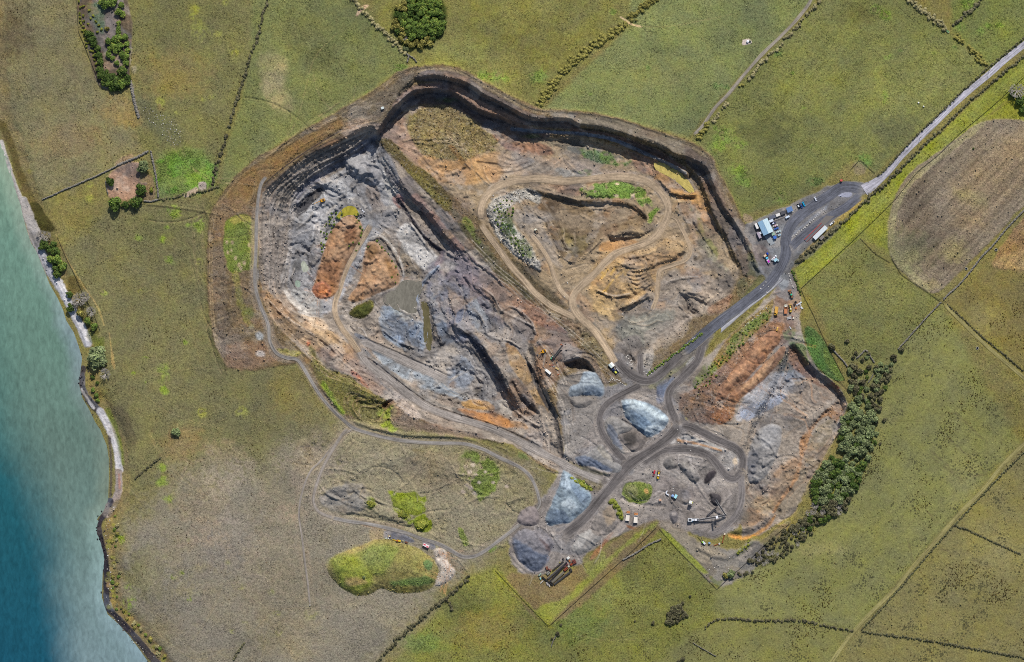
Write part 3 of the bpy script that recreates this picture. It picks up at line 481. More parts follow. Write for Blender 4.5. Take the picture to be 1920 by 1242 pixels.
# bowl
P('74634b', [(985,353),(1035,362),(1090,375),(1160,376),(1190,386),(1214,408),(1205,425),(1172,432),(1132,443),(1110,461),(1090,483),(1072,490),(1057,483),(1042,456),(1030,431),(1021,408),(1008,402),(990,370)], soft=6, rag=3, tex=(.12,.38,0))
P('8d7d68', [(1040,390),(1100,385),(1170,385),(1200,410),(1150,420),(1080,430),(1050,410)], soft=16, rag=10, a=.6, mot=-.1); P('6e6340', [(1055,430),(1080,445),(1110,445),(1090,475),(1065,475),(1052,455)], soft=10, rag=6, a=.7); D('948350', 1070, 458, 9, .8)
P('544536', [(990,360),(1020,370),(1050,378),(1045,395),(1025,395),(1000,375)], soft=8, rag=5, a=.7); L('53432f', [(1090,378),(1150,377),(1180,385),(1195,396),(1210,410)], 4, 3, 2, a=.8); L('4b3d2e', [(1022,405),(1032,432),(1043,457),(1056,480)], 5, 3, 2, a=.7)  # dark rim lines paint the shade of the berms into the ground
P('8a7a6a', [(1000,345),(1060,350),(1085,365),(1060,368),(1010,358)], soft=6, rag=4, a=.7); P('96705a', [(1030,345),(1085,350),(1090,368),(1050,362)], soft=8, rag=5, a=.5)
P('5c763a', [(1085,357),(1100,350),(1125,343),(1160,341),(1187,348),(1190,360),(1180,370),(1145,371),(1110,372),(1095,370)], soft=4, rag=5, mot=-.4, tex=G); P('5e753a', [(1192,352),(1205,352),(1220,372),(1235,392),(1228,400),(1220,420),(1212,425),(1214,400),(1200,385),(1192,368)], soft=5, rag=6, mot=-.35, tex=G)
D('b7a69b', 1157, 345, 6, .9, 3); D('b5a59a', 1155, 367, 7, .8, 4); D('ab9c90', 1186, 368, 6, .8)
# boulder slope
P('a09c92', [(960,360),(935,369),(917,385),(914,402),(928,434),(948,462),(976,486),(1003,506),(1015,500),(990,455),(962,420),(950,395),(985,375),(1010,385),(1015,365),(985,352)], soft=6, rag=4, tex=RB)
P('54603a', [(940,395),(965,400),(960,415),(985,450),(1000,480),(985,480),(955,450),(935,420)], soft=8, rag=6, a=.85, mot=-.1); P('416036', [(940,420),(960,425),(970,440),(950,440)], soft=5, rag=4, a=.7)
P('8b8073', [(960,395),(1000,400),(1020,420),(1040,470),(1055,500),(1040,500),(1010,460),(975,430)], soft=8, rag=5, a=.85, tex=RK); D('5c5245', 983, 415, 9, .7)
P('4a4436', [(960,490),(1000,500),(1010,520),(1040,550),(1060,575),(1050,580),(1010,555),(980,520)], soft=8, rag=5, a=.7)
# terraces
P('a3875e', [(1110,500),(1140,470),(1200,470),(1250,450),(1285,455),(1270,480),(1230,490),(1230,540),(1180,570),(1130,580),(1105,550)], soft=10, rag=6, a=.85); P('a87f50', [(1130,455),(1170,450),(1200,455),(1190,465),(1150,470),(1125,470)], soft=5, rag=3, a=.85)
P('947754', [(1165,480),(1200,480),(1260,470),(1280,480),(1250,500),(1200,500),(1170,492)], soft=8, rag=5, a=.8)
for k in range(7): L('5e4c34', [(1160+4*k,500+6*k),(1190,504+7*k),(1222-2*k,500+6*k),(1250,494+4*k)], 1.4, 1, 1, a=.55)
for q in [[(1127,510),(1134,515)],[(1145,515),(1153,502)],[(1155,520),(1165,512),(1170,505)],[(1160,515),(1174,507)],[(1140,540),(1130,548)],[(1135,545),(1150,525)],[(1172,515),(1178,505)],[(1140,505),(1128,522)]]: L('b8944c', q, 4, 2, 2, a=.85)
D('c0a45a', 1330, 530, 7, .9, 4); D('b79a6a', 1312, 518, 5, .8)
P('77706a', [(1245,515),(1300,510),(1340,520),(1380,520),(1360,560),(1300,600),(1240,640),(1180,660),(1150,640),(1160,600),(1230,560)], soft=14, rag=8, a=.75); P('8f8375', [(1300,520),(1340,530),(1350,560),(1310,565),(1290,545)], soft=8, rag=6, a=.7); P('5e5650', [(1270,560),(1285,555),(1310,580),(1300,590),(1285,585)], soft=6, rag=4, a=.7)
P('ab9060', [(1120,560),(1160,565),(1180,585),(1160,600),(1130,600),(1110,575)], soft=8, rag=6, a=.8); L('4c3d2c', [(1160,582),(1180,573),(1200,563),(1213,552)], 4, 2, 1.5)
P('746b62', [(1180,575),(1215,562),(1225,580),(1215,605),(1180,600),(1165,590)], soft=6, rag=4, a=.8)
P('67706a', [(1160,600),(1220,590),(1260,580),(1260,610),(1210,650),(1165,650)], soft=14, rag=8, a=.5)
L('2a3520', [(1085,575),(1092,590),(1108,605),(1125,622)], 7, 3, 3, a=.8); P('907a58', [(1105,565),(1125,600),(1150,630),(1140,640),(1115,612)], soft=6, rag=4, a=.7)
P('7b5f4c', [(1330,575),(1360,560),(1372,555),(1362,580),(1335,590)], soft=6, rag=4, a=.8)
L('4a4a3a', [(1310,628),(1355,592),(1400,555)], 8, 5, 3, a=.7)
# ---- grey western pit
P('857b70', [(705,246),(690,238),(640,264),(575,293),(512,344),(493,367),(485,400),(487,500),(491,540),(507,592),(542,632),(572,662),(610,700),(700,745),(830,803),(960,835),(1050,885),(1056,850),(1040,780),(1000,650),(960,560),(900,480),(850,410),(790,350),(745,300)], soft=4, rag=3, n=2, tex=RK)
P('7d756e', [(700,250),(640,275),(580,305),(520,352),(500,375),(492,400),(492,470),(498,540),(525,550),(540,520),(545,480),(548,440),(552,395),(565,365),(600,338),(640,312),(690,278)], soft=6, rag=4, tex=RK)
P('6a6a72', [(700,254),(665,275),(630,298),(590,325),(560,350),(548,372),(556,385),(570,362),(605,335),(645,312),(680,290),(703,268)], soft=5, rag=4, tex=RK); P('7d766c', [(520,360),(560,330),(590,318),(560,350),(540,375),(525,400)], soft=8, rag=5, a=.7)
L('8f8b88', [(552,372),(547,400),(545,440),(543,480),(530,530),(545,560),(570,582)], 9, 4, 4, a=.75)
P('8c8c8e', [(700,262),(690,282),(665,300),(640,318),(600,340),(566,368),(553,398),(548,440),(546,480),(540,512),(540,540),(560,570),(600,592),(640,560),(700,450),(760,400),(740,345),(715,300)], soft=6, rag=4, tex=RK)
P('9a9a9c', [(650,300),(675,290),(700,305),(716,330),(712,345),(690,345),(660,330)], soft=5, rag=3, tex=SM); P('959698', [(605,348),(630,335),(650,345),(665,370),(640,385),(605,395),(585,410),(560,425),(555,405),(590,380)], soft=6, rag=4, tex=SM); P('74757a', [(690,265),(708,275),(720,320),(745,350),(755,355),(740,310),(715,275)], soft=4, rag=3, a=.85)
P('3f3f43', [(552,400),(556,385),(575,368),(598,352),(606,360),(590,378),(572,398),(556,408)], soft=3, rag=2, tex=SM)
P('4a4a4c', [(548,422),(565,418),(578,428),(570,432),(550,428)], soft=3, rag=3, a=.8); P('7d7d80', [(545,430),(590,425),(600,440),(585,470),(550,462)], soft=8, rag=6, a=.7); L('b4b4b6', [(598,400),(590,425),(585,450)], 4, 2, 1, a=.6); L('aeaeb0', [(604,402),(598,430),(590,455)], 2.5, 1, 1, a=.6)
P('78777a', [(546,464),(570,468),(590,460),(605,455),(602,490),(590,520),(580,500),(570,482),(550,480)], soft=5, rag=5, a=.7); P('8b8b88', [(545,530),(570,545),(600,560),(600,590),(570,585),(550,560)], soft=6, rag=5, a=.8); P('b7b1a8', [(533,540),(560,570),(590,580),(575,588),(545,565)], soft=5, rag=4, a=.7)
D('4d4d4c', 556, 500, 12, .8, 14)
P('77675a', [(685,350),(705,345),(715,380),(725,395),(705,400),(692,380)], soft=6, rag=5, a=.6); P('7e7873', [(690,400),(760,390),(800,450),(830,490),(800,520),(770,510),(730,440)], soft=8, rag=5, a=.8)
P('a5a3a0', [(745,430),(770,420),(800,460),(825,485),(810,505),(785,500),(755,470)], soft=6, rag=5, tex=RK); P('6b6458', [(745,450),(765,475),(790,510),(780,530),(745,500)], soft=8, rag=5, a=.7); P('7f705a', [(752,478),(775,485),(790,515),(768,520)], soft=6, rag=4, a=.5)
P('a2a09a', [(718,299),(728,308),(745,360),(748,385),(735,390),(725,360),(720,330)], soft=5, rag=4, a=.6)
P('6e6764', [(745,345),(770,330),(790,365),(830,405),(870,460),(890,490),(860,480),(830,445),(800,405),(765,370)], soft=5, rag=4, tex=RK); P('8c7066', [(770,370),(790,365),(830,415),(850,440),(870,470),(850,470),(820,430),(790,400)], soft=5, rag=4, a=.7); P('9c8262', [(828,430),(845,430),(850,445),(835,450)], soft=5, rag=4, a=.6); P('7d4038', [(735,372),(750,366),(760,385),(752,395)], soft=5, rag=4, a=.6)
P('38353b', [(744,378),(752,374),(770,402),(790,434),(815,456),(838,472),(842,480),(826,478),(800,452),(778,424),(760,402)], soft=3, rag=2, tex=RK)  # near-black strip: the cliff's cast shadow painted into the rock colour
P('5c5a5e', [(720,312),(735,325),(748,350),(742,352),(728,335)], soft=3, rag=2, a=.8)
P('5a5236', [(712,262),(735,262),(770,303),(800,320),(822,342),(845,370),(845,393),(828,390),(800,362),(775,337),(745,302),(722,280)], soft=5, rag=4, tex=(.8,.6,0)); P('6c673c', [(765,320),(790,330),(830,370),(840,390),(815,375),(780,340)], soft=6, rag=5, a=.6)
P('5c554c', [(765,345),(790,362),(830,400),(870,445),(905,480),(900,488),(860,450),(825,412),(790,372)], soft=3, rag=2, a=.65); P('4b4a35', [(845,390),(880,420),(920,470),(960,520),(1000,560),(990,570),(950,535),(905,480),(860,425)], soft=6, rag=5, a=.8); P('6d7a30', [(868,415),(880,412),(895,445),(915,465),(910,470),(890,450)], soft=5, rag=5, a=.7, mot=-.1)
# floor bottom, blue clays
P('7f8a96', [(715,575),(740,580),(770,595),(800,610),(800,650),(780,665),(740,645),(715,620)], soft=6, rag=5, tex=RK); P('6d7d93', [(720,590),(760,600),(790,620),(785,655),(745,640)], soft=8, rag=6, a=.7); P('9aa09f', [(735,580),(760,578),(780,575),(785,590),(760,600)], soft=6, rag=5, a=.7)
P('74727a', [(805,500),(850,480),(890,520),(885,580),(890,620),(860,650),(830,640),(812,590),(800,550)], soft=8, rag=6, tex=RK); P('7a6c70', [(830,470),(880,480),(930,520),(960,560),(920,570),(870,540),(820,510)], soft=8, rag=6, a=.8); P('5f6a78', [(808,560),(825,550),(840,620),(860,650),(835,650),(815,610)], soft=6, rag=5, a=.85); P('667082', [(850,565),(868,575),(875,620),(860,640),(850,600)], soft=6, rag=5, a=.6)
P('8d7a66', [(840,540),(870,560),(890,560),(860,580),(850,590)], soft=6, rag=5, a=.6); P('7d8792', [(875,580),(900,560),(930,580),(925,610),(895,620)], soft=8, rag=6, a=.7); P('625a60', [(895,558),(925,580),(945,605),(935,610),(910,590)], soft=4, rag=3, a=.7); P('665f62', [(880,545),(900,548),(895,556),(880,560)], soft=4, rag=3, a=.7)
P('a9a49c', [(820,505),(838,490),(860,495),(840,510)], soft=5, rag=5, a=.6); L('7f8896', [(822,500),(797,525),(782,553),(786,578),(796,602)], 7, 3, 2, tex=RK)
P('848c93', [(700,655),(745,680),(790,700),(850,720),(900,740),(930,765),(900,760),(850,745),(800,730),(760,710),(720,685)], soft=8, rag=5, tex=RK); P('8b857f', [(760,640),(800,660),(850,640),(890,660),(920,700),(930,740),(880,750),(820,710),(780,690)], soft=8, rag=6, a=.85, tex=RK); P('77879a', [(840,680),(870,670),(890,700),(870,730),(840,720)], soft=8, rag=6, a=.6); P('a99f92', [(800,650),(850,650),(860,680),(830,690),(800,675)], soft=6, rag=5, a=.6)
L('5f646e', [(668,628),(700,645),(742,667),(790,684),(805,687)], 6, 3, 2.5, a=.85); L('66625e', [(682,657),(700,673),(735,702),(775,733),(812,755),(858,771),(905,786)], 6, 3, 2.5, a=.85); L('655e58', [(690,694),(725,728),(760,755),(790,775),(800,785),(850,795)], 4, 2, 2.5, a=.8); L('625a52', [(905,786),(955,806),(1000,832),(1030,850)], 6, 3, 2, a=.8)
D('7a6a5c', 778, 720, 9, .9, 9, rag=.3); D('75665a', 848, 722, 8, .8); D('4a4642', 900, 738, 17, .85, 13); D('5a5552', 912, 712, 8, .8)
P('45444a', [(868,622),(884,622),(908,655),(930,690),(946,722),(962,746),(955,748),(938,722),(918,690),(895,660)], soft=4, rag=3, tex=RK); P('3c383b', [(915,670),(928,685),(945,715),(960,742),(955,745),(935,715)], soft=3, rag=2, a=.8)  # dark strips under the scarp are mostly its shadow, put into the colour
P('ab8a55', [(865,755),(905,750),(925,760),(920,770),(880,768)], soft=5, rag=4); P('9c7046', [(855,765),(900,772),(940,780),(965,800),(940,800),(890,788)], soft=5, rag=4); P('a39c92', [(925,755),(955,750),(965,775),(940,775)], soft=5, rag=4, a=.8)
# ridge, cuts and middle ground
P('7d6a5c', [(900,500),(960,540),(1010,585),(1060,620),(1060,650),(1000,650),(950,600),(910,550)], soft=10, rag=6, a=.8, tex=RK); P('8a6753', [(960,560),(1000,570),(1050,610),(1060,625),(1010,610),(970,585)], soft=6, rag=4, a=.8); P('6a6869', [(960,600),(985,590),(1005,620),(1000,640),(975,630)], soft=6, rag=5, a=.7); P('7f7a78', [(905,600),(950,610),(990,640),(980,665),(940,650),(905,625)], soft=8, rag=6, a=.7)
L('6a6058', [(960,578),(975,590),(998,610),(1002,625)], 3, 2, 2, a=.8)
P('9c8058', [(948,645),(968,655),(985,680),(1003,705),(1020,745),(1030,775),(1015,775),(998,745),(978,715),(958,685)], soft=4, rag=3, tex=RK); P('94887a', [(1010,760),(1030,775),(1042,810),(1046,838),(1030,830),(1012,800)], soft=5, rag=4)
P('3f3b3a', [(989,684),(998,690),(1010,715),(1022,745),(1036,765),(1028,768),(1015,748),(1003,725)], soft=3, rag=2, tex=RK); L('645c56', [(1038,765),(1044,800),(1052,840),(1056,860)], 7, 3, 2, tex=RK)  # darkest strip paints in the shade below the ridge-side scarp
P('876c55', [(960,710),(985,725),(1005,765),(990,790),(965,780),(950,745)], soft=6, rag=5, a=.7); L('5e5248', [(962,722),(985,745),(998,765),(1005,772)], 4, 2, 2.5, a=.9)
P('a0958a', [(960,790),(1010,780),(1035,825),(1030,850),(1000,825),(975,800)], soft=6, rag=5, a=.7); P('a27c52', [(960,790),(985,795),(990,805),(965,800)], soft=5, rag=4, a=.7)
P('7c6450', [(1010,640),(1060,630),(1075,645),(1090,665),(1060,690),(1040,720),(1015,730),(1005,690)], soft=6, rag=4, tex=RK); P('857c74', [(1055,645),(1085,655),(1095,670),(1060,680)], soft=5, rag=4, a=.8); P('6a6048', [(1095,622),(1120,640),(1142,680),(1130,690),(1110,660),(1085,640)], soft=6, rag=5, tex=(.6,.6,0)); P('726860', [(1090,655),(1115,680),(1140,715),(1150,735),(1130,735),(1110,700)], soft=5, rag=3, a=.8)
P('5e5854', [(1060,682),(1075,678),(1087,674),(1090,680),(1078,688),(1065,688)], soft=3, rag=1.5); P('6e655c', [(1088,674),(1105,682),(1115,698),(1095,700),(1080,692)], soft=4, rag=2)
# western slope between track and ramp
P('8a745a', [(490,545),(520,565),(560,600),(620,620),(660,650),(680,690),(720,730),(700,740),(650,700),(600,660),(560,640),(520,610)], soft=8, rag=6, tex=RK); P('a38a68', [(545,590),(590,600),(625,630),(660,670),(640,670),(590,640)], soft=8, rag=6, a=.7, mot=-.2); P('b9a48a', [(560,590),(600,597),(620,612),(600,620)], soft=6, rag=5, a=.7); P('5a4c3a', [(510,570),(540,600),(560,625),(550,635),(520,605)], soft=6, rag=5, a=.7)
P('7b6150', [(590,655),(650,665),(700,700),(720,740),(690,740),(640,705)], soft=8, rag=6, a=.6); L('a8542c', [(660,698),(675,710),(690,727)], 4, 3, 3, a=.6); D('a04a2a', 578, 645, 5, .6, 7)
P('5f5d35', [(580,650),(610,690),(650,700),(690,730),(740,760),(735,790),(680,790),(640,770),(600,720)], soft=10, rag=7, tex=(.8,.5,0)); P('6c8030', [(605,715),(620,735),(640,765),(645,780),(630,765),(612,740)], soft=5, rag=5, a=.85, mot=-.3); P('75803a', [(700,775),(730,760),(745,770),(725,785)], soft=5, rag=5, a=.8, mot=-.3); P('75862d', [(710,795),(735,790),(748,803),(725,812)], soft=5, rag=5, a=.8, mot=-.3)
P('77695c', [(740,760),(790,790),(850,805),(900,815),(900,825),(820,812),(760,805),(735,795)], soft=6, rag=5, a=.85); P('4f3a2c', [(715,760),(730,750),(738,755),(722,768)], soft=3, rag=2, a=.9); P('b0a298', [(740,735),(770,760),(790,778),(780,785),(750,765)], soft=5, rag=5, a=.5)
P('7c6f60', [(495,590),(510,600),(520,640),(545,660),(510,650),(498,620)], soft=6, rag=4, a=.7); P('8a843f', [(520,655),(545,657),(562,662),(550,668),(530,665)], soft=4, rag=4, a=.8)
D('9aa0a4', 487, 630, 8, .9, 9); D('a39d9a', 489, 662, 9, .9, 7); D('8a8c90', 483, 515, 4, .7, 16)
# south-west rough patch
P('5f6a26', [(755,925),(780,925),(795,945),(800,975),(790,998),(770,985),(750,970),(730,935)], soft=8, rag=8, mot=-.3, tex=G); P('5d6a20', [(772,975),(790,968),(808,975),(812,992),(795,1000),(778,990)], soft=4, rag=3, tex=G); P('6d7a2c', [(728,920),(780,935),(800,930),(790,955),(755,950)], soft=5, rag=6, mot=-.3); P('6a7428', [(685,932),(700,935),(708,950),(695,958),(685,945)], soft=5, rag=5, mot=-.3)
P('756f68', [(600,930),(650,905),(690,915),(680,960),(640,965),(605,950)], soft=10, rag=7, a=.8, tex=RK); P('66603f', [(745,870),(800,850),(820,870),(810,905),(770,910)], soft=16, rag=8, a=.5); P('63592f', [(740,850),(790,842),(795,860),(760,865)], soft=6, rag=6, a=.8, mot=-.1)
P('5b7030', [(865,855),(900,850),(935,880),(925,920),(890,940),(870,900)], soft=10, rag=8, a=.8, mot=-.15); 
for (x, y) in [(873,875),(880,885),(887,872),(893,890),(868,890),(875,910),(883,915),(890,925),(910,885),(950,912),(925,905),(898,905),(868,922)]: D('a89c90', x, y, 5, .85, 4)
P('6b5f4a', [(760,855),(840,850),(880,870),(860,920),(800,920),(760,890)], soft=14, rag=8, a=.5); P('827360', [(560,830),(600,850),(580,900),(560,930),(545,900)], soft=14, rag=8, a=.5); P('5d7030', [(860,990),(872,1000),(880,1020),(868,1022)], soft=4, rag=4, a=.8); P('5b762c', [(915,1030),(935,1022),(940,1040),(925,1048)], soft=5, rag=5, a=.8, mot=-.2)
P('6a5e4c', [(660,970),(690,973),(720,980),(755,985),(760,992),(730,990),(690,984)], soft=3, rag=3, a=.8); L('97795a', [(680,984),(740,996),(775,1003)], 5, 3, 2, a=.6)
P('5f6068', [(722,996),(745,995),(775,1012),(770,1018),(735,1012),(720,1008)], soft=3, rag=1.5, tex=SM); P('5b5d66', [(793,1014),(815,1022),(812,1032),(795,1022)], soft=3, rag=1.5, tex=SM)
P('8f7c58', [(690,995),(715,992),(718,1010),(700,1020)], soft=6, rag=5, a=.7)
# southern yard
P('7d7671', [(1050,880),(1075,790),(1110,740),(1160,720),(1210,730),(1260,730),(1290,790),(1380,820),(1400,870),(1395,970),(1340,1010),(1270,990),(1230,985),(1170,1000),(1100,1040),(1090,1060),(1040,1065),(1000,1085),(960,1060),(960,990),(1020,930)], soft=6, rag=4, tex=RK)
P('8a827c', [(1070,770),(1110,760),(1120,800),(1130,840),(1080,855),(1065,820)], soft=12, rag=6, a=.7); P('8f8a86', [(1180,870),(1260,855),(1330,870),(1360,910),(1300,930),(1200,900)], soft=12, rag=6, a=.5); P('6a6260', [(1240,890),(1300,910),(1330,930),(1280,935),(1240,920)], soft=12, rag=6, a=.6)
P('6d6657', [(1062,860),(1100,885),(1130,900),(1120,925),(1090,905),(1070,885)], soft=5, rag=4, tex=(.6,.6,0)); P('61783a', [(1072,900),(1082,897),(1108,913),(1112,920),(1098,918),(1078,908)], soft=3, rag=2.5, tex=G); P('5c6a3a', [(970,845),(985,850),(990,862),(972,858)], soft=5, rag=4, a=.8)
P('5a5a40', [(1085,868),(1110,880),(1140,888),(1135,892),(1105,888),(1085,878)], soft=4, rag=4, a=.7)
P('9a9894', [(1285,815),(1305,820),(1350,838),(1360,845),(1330,848),(1275,828)], soft=4, rag=2, a=.8); L('a0764a', [(1272,826),(1310,833),(1352,845)], 4, 2, 1.5, a=.85); P('a09c98', [(1345,860),(1375,845),(1390,865),(1375,880),(1360,880)], soft=6, rag=5, a=.8); D('cdb99a', 1378, 864, 5, .9, 7)
P('b0aca8', [(1250,825),(1265,815),(1268,830),(1255,832)], soft=4, rag=3, a=.7)
P('56637f', [(1232,715),(1255,705),(1265,700),(1262,715),(1250,735),(1240,755),(1230,750)], soft=5, rag=4, a=.8, tex=SM); P('6d6c48', [(1220,725),(1250,700),(1285,678),(1290,672),(1285,685),(1245,712),(1222,730)], soft=3, rag=3, a=.85); P('8b8986', [(1285,682),(1298,670),(1300,680),(1290,690)], soft=4, rag=3, a=.8)
P('757268', [(1175,665),(1190,668),(1188,690),(1178,692)], soft=3, rag=3, a=.7); P('8e8a85', [(1200,660),(1225,655),(1220,690),(1212,700),(1205,690)], soft=5, rag=4, a=.8); P('8a8178', [(1210,625),(1240,605),(1270,600),(1300,585),(1290,620),(1250,650),(1215,655)], soft=8, rag=6, a=.6)
P('5c6b34', [(1170,912),(1190,905),(1222,910),(1220,932),(1200,945),(1172,935)], soft=4, rag=4, tex=G); P('757650', [(1172,915),(1190,910),(1195,930),(1178,935)], soft=5, rag=4, a=.7); D('b28a5a', 1212, 922, 6, .8, 7)
P('6f7c2a', [(1145,938),(1155,940),(1168,965),(1165,975),(1155,965)], soft=3, rag=3, tex=G); P('8a5a35', [(1175,985),(1200,990),(1215,988),(1190,995)], soft=4, rag=3, a=.8); P('6a5e44', [(1180,995),(1230,975),(1260,985),(1235,1000),(1130,1100),(1030,1170),(960,1110),(960,1075),(1040,1080),(1100,1050)], soft=8, rag=5, a=.9, tex=DRY)
P('757c38', [(1000,1150),(1030,1168),(1060,1140),(1110,1090),(1150,1050),(1195,1010),(1230,985),(1225,980),(1150,1035),(1100,1080),(1060,1120),(1020,1135)], soft=8, rag=5, tex=G, a=.85); P('70742f', [(930,1068),(960,1100),(1030,1170),(1025,1172),(975,1125),(925,1075)], soft=4, rag=3, a=.7); P('77803a', [(1095,1060),(1120,1030),(1140,1040),(1110,1080)], soft=8, rag=6, a=.6); P('845a42', [(1105,1045),(1140,1005),(1150,1000),(1130,1030),(1112,1050)], soft=5, rag=4, a=.8)
P('7f766c', [(1235,985),(1265,975),(1290,1000),(1320,1020),(1385,1030),(1410,1010),(1440,1040),(1380,1090),(1345,1100),(1300,1060)], soft=8, rag=5, a=.8, tex=RK); P('6f7a2c', [(1240,990),(1260,1005),(1320,1065),(1325,1075),(1310,1070),(1250,1010)], soft=4, rag=3, a=.9, tex=G); P('666a2c', [(1330,1080),(1345,1090),(1360,1085),(1345,1103)], soft=4, rag=3, a=.9); P('75783c', [(1380,1035),(1405,1020),(1410,1012),(1412,1020),(1390,1040)], soft=4, rag=3, a=.8)
P('5f5a52', [(1385,1055),(1430,1015),(1470,980),(1480,985),(1440,1030),(1400,1065)], soft=5, rag=4, a=.7)
P('716b67', [(1345,605),(1325,655),(1312,690),(1280,725),(1262,740),(1250,735),(1245,722),(1205,735),(1180,725),(1158,700),(1146,668),(1160,640),(1200,632),(1206,690),(1235,690),(1290,645)], soft=8, rag=4, a=.85, tex=RK); P('7d7873', [(1045,715),(1075,700),(1095,700),(1130,735),(1110,800),(1072,860),(1058,840),(1050,780)], soft=8, rag=5, tex=RK, a=.9)
P('757257', [(1218,722),(1250,700),(1282,680),(1296,668),(1290,684),(1248,712),(1225,728)], soft=4, rag=3, a=.85); P('8a8987', [(1285,682),(1300,668),(1302,680),(1290,692)], soft=4, rag=3, a=.8); P('5f6a7e', [(1240,726),(1262,708),(1262,716),(1248,740)], soft=4, rag=3, a=.8)
# eastern works
EA = [(1452,545),(1490,530),(1502,560),(1500,600),(1510,650),(1530,690),(1575,728),(1590,757),(1575,810),(1560,830),(1520,900),(1490,960),(1430,1000),(1390,1010),(1395,900),(1380,830),(1300,800),(1275,770),(1262,740),(1300,690),(1345,650),(1400,600)]
P('8c8276', EA, soft=5, rag=4, n=1, tex=RK)
P('8a7a68', [(1455,545),(1492,530),(1500,560),(1500,590),(1480,640),(1455,640),(1450,600)], soft=5, rag=3); P('7d5f4a', [(1455,545),(1470,545),(1490,590),(1480,640),(1452,640),(1450,590)], soft=5, rag=4, a=.8)
P('7b6a3a', [(1360,640),(1395,605),(1430,580),(1450,560),(1445,600),(1400,650),(1370,700),(1340,710),(1330,690)], soft=5, rag=4, tex=(.6,.6,0)); P('6c7e3c', [(1365,640),(1400,610),(1440,580),(1447,585),(1425,610),(1395,640),(1365,665)], soft=5, rag=5, a=.9, mot=-.3); P('628030', [(1300,715),(1330,680),(1345,690),(1330,710),(1305,735)], soft=5, rag=6, a=.7, mot=0)
P('8a6648', [(1300,730),(1340,700),(1380,660),(1420,620),(1455,600),(1475,620),(1455,650),(1420,690),(1390,730),(1380,760),(1370,790),(1340,795),(1300,790),(1275,765),(1280,740)], soft=6, rag=4, tex=(.1,.7,0)); P('987250', [(1350,720),(1400,670),(1440,630),(1465,630),(1430,670),(1395,710),(1370,740),(1340,745)], soft=6, rag=5, a=.7); P('75503a', [(1325,780),(1345,765),(1370,770),(1360,795),(1335,795)], soft=6, rag=5, a=.8); P('7b6146', [(1275,740),(1310,735),(1320,760),(1300,785),(1280,775)], soft=6, rag=5, a=.8)
P('9d9da0', [(1400,740),(1425,715),(1450,700),(1480,700),(1490,730),(1470,750),(1420,760),(1390,790),(1380,780)], soft=6, rag=5, tex=RK, a=.9); P('848ea0', [(1390,770),(1425,755),(1460,740),(1475,745),(1450,765),(1400,790)], soft=6, rag=5, a=.8); P('707b8a', [(1460,690),(1495,680),(1515,705),(1490,715),(1470,710)], soft=6, rag=5, a=.7); P('4d5040', [(1450,670),(1480,665),(1490,690),(1465,700),(1450,690)], soft=6, rag=5, a=.6); P('5b7a30', [(1452,672),(1465,668),(1466,680),(1455,684)], soft=4, rag=4, a=.8)
P('7a5b4a', [(1480,650),(1500,670),(1530,700),(1560,720),(1540,730),(1500,700),(1480,680)], soft=6, rag=4, a=.8); P('83786e', [(1490,720),(1540,725),(1570,745),(1545,765),(1510,770),(1470,790),(1470,750)], soft=8, rag=6, a=.7)
P('927050', [(1500,855),(1500,825),(1525,795),(1550,770),(1570,752),(1587,757),(1575,785),(1560,800),(1555,780),(1535,790),(1520,815),(1510,850),(1500,870)], soft=4, rag=2.5, tex=(.1,.6,0)); P('7c5a36', [(1565,752),(1580,755),(1575,765),(1565,760)], soft=3, rag=2, a=.8); P('7d7360', [(1530,805),(1560,785),(1568,800),(1540,840),(1510,880),(1505,865)], soft=6, rag=5, a=.9); P('756a58', [(1480,870),(1520,860),(1560,820),(1545,870),(1500,940),(1460,970),(1450,930)], soft=10, rag=6, a=.7)
P('957b60', [(1455,880),(1500,860),(1490,900),(1455,950),(1440,940)], soft=10, rag=6, a=.6); L('a37140', [(1500,870),(1490,900),(1470,930),(1450,960)], 5, 4, 3, a=.5); P('a57a44', [(1365,1000),(1395,1005),(1425,995),(1445,975),(1455,965),(1440,990),(1400,1012),(1372,1010)], soft=4, rag=2.5); P('8c7a5c', [(1395,970),(1420,930),(1450,940),(1440,965),(1400,990)], soft=10, rag=6, a=.7)
P('566f42', [(1512,610),(1530,620),(1550,650),(1565,680),(1582,710),(1570,715),(1545,700),(1525,670),(1510,640)], soft=4, rag=3, tex=G); P('4a6c38', [(1512,620),(1528,640),(1550,690),(1535,690),(1515,655)], soft=8, rag=4, a=.8); P('6c8040', [(1545,650),(1570,690),(1583,712),(1570,710),(1550,680)], soft=5, rag=4, a=.8); P('607a3c', [(1478,640),(1500,640),(1512,660),(1515,690),(1500,670),(1485,652)], soft=4, rag=4, a=.8); P('6e7a3a', [(1470,625),(1500,610),(1510,630),(1500,642),(1475,640)], soft=5, rag=5, a=.8, mot=-.2)
P('6a5444', [(1486,645),(1522,687),(1556,713),(1573,728),(1588,757),(1580,752),(1566,733),(1545,718),(1515,695),(1490,662)], soft=3, rag=2, a=.85); L('7a3a2c', [(1560,718),(1572,728)], 4, 2, 1, a=.7)
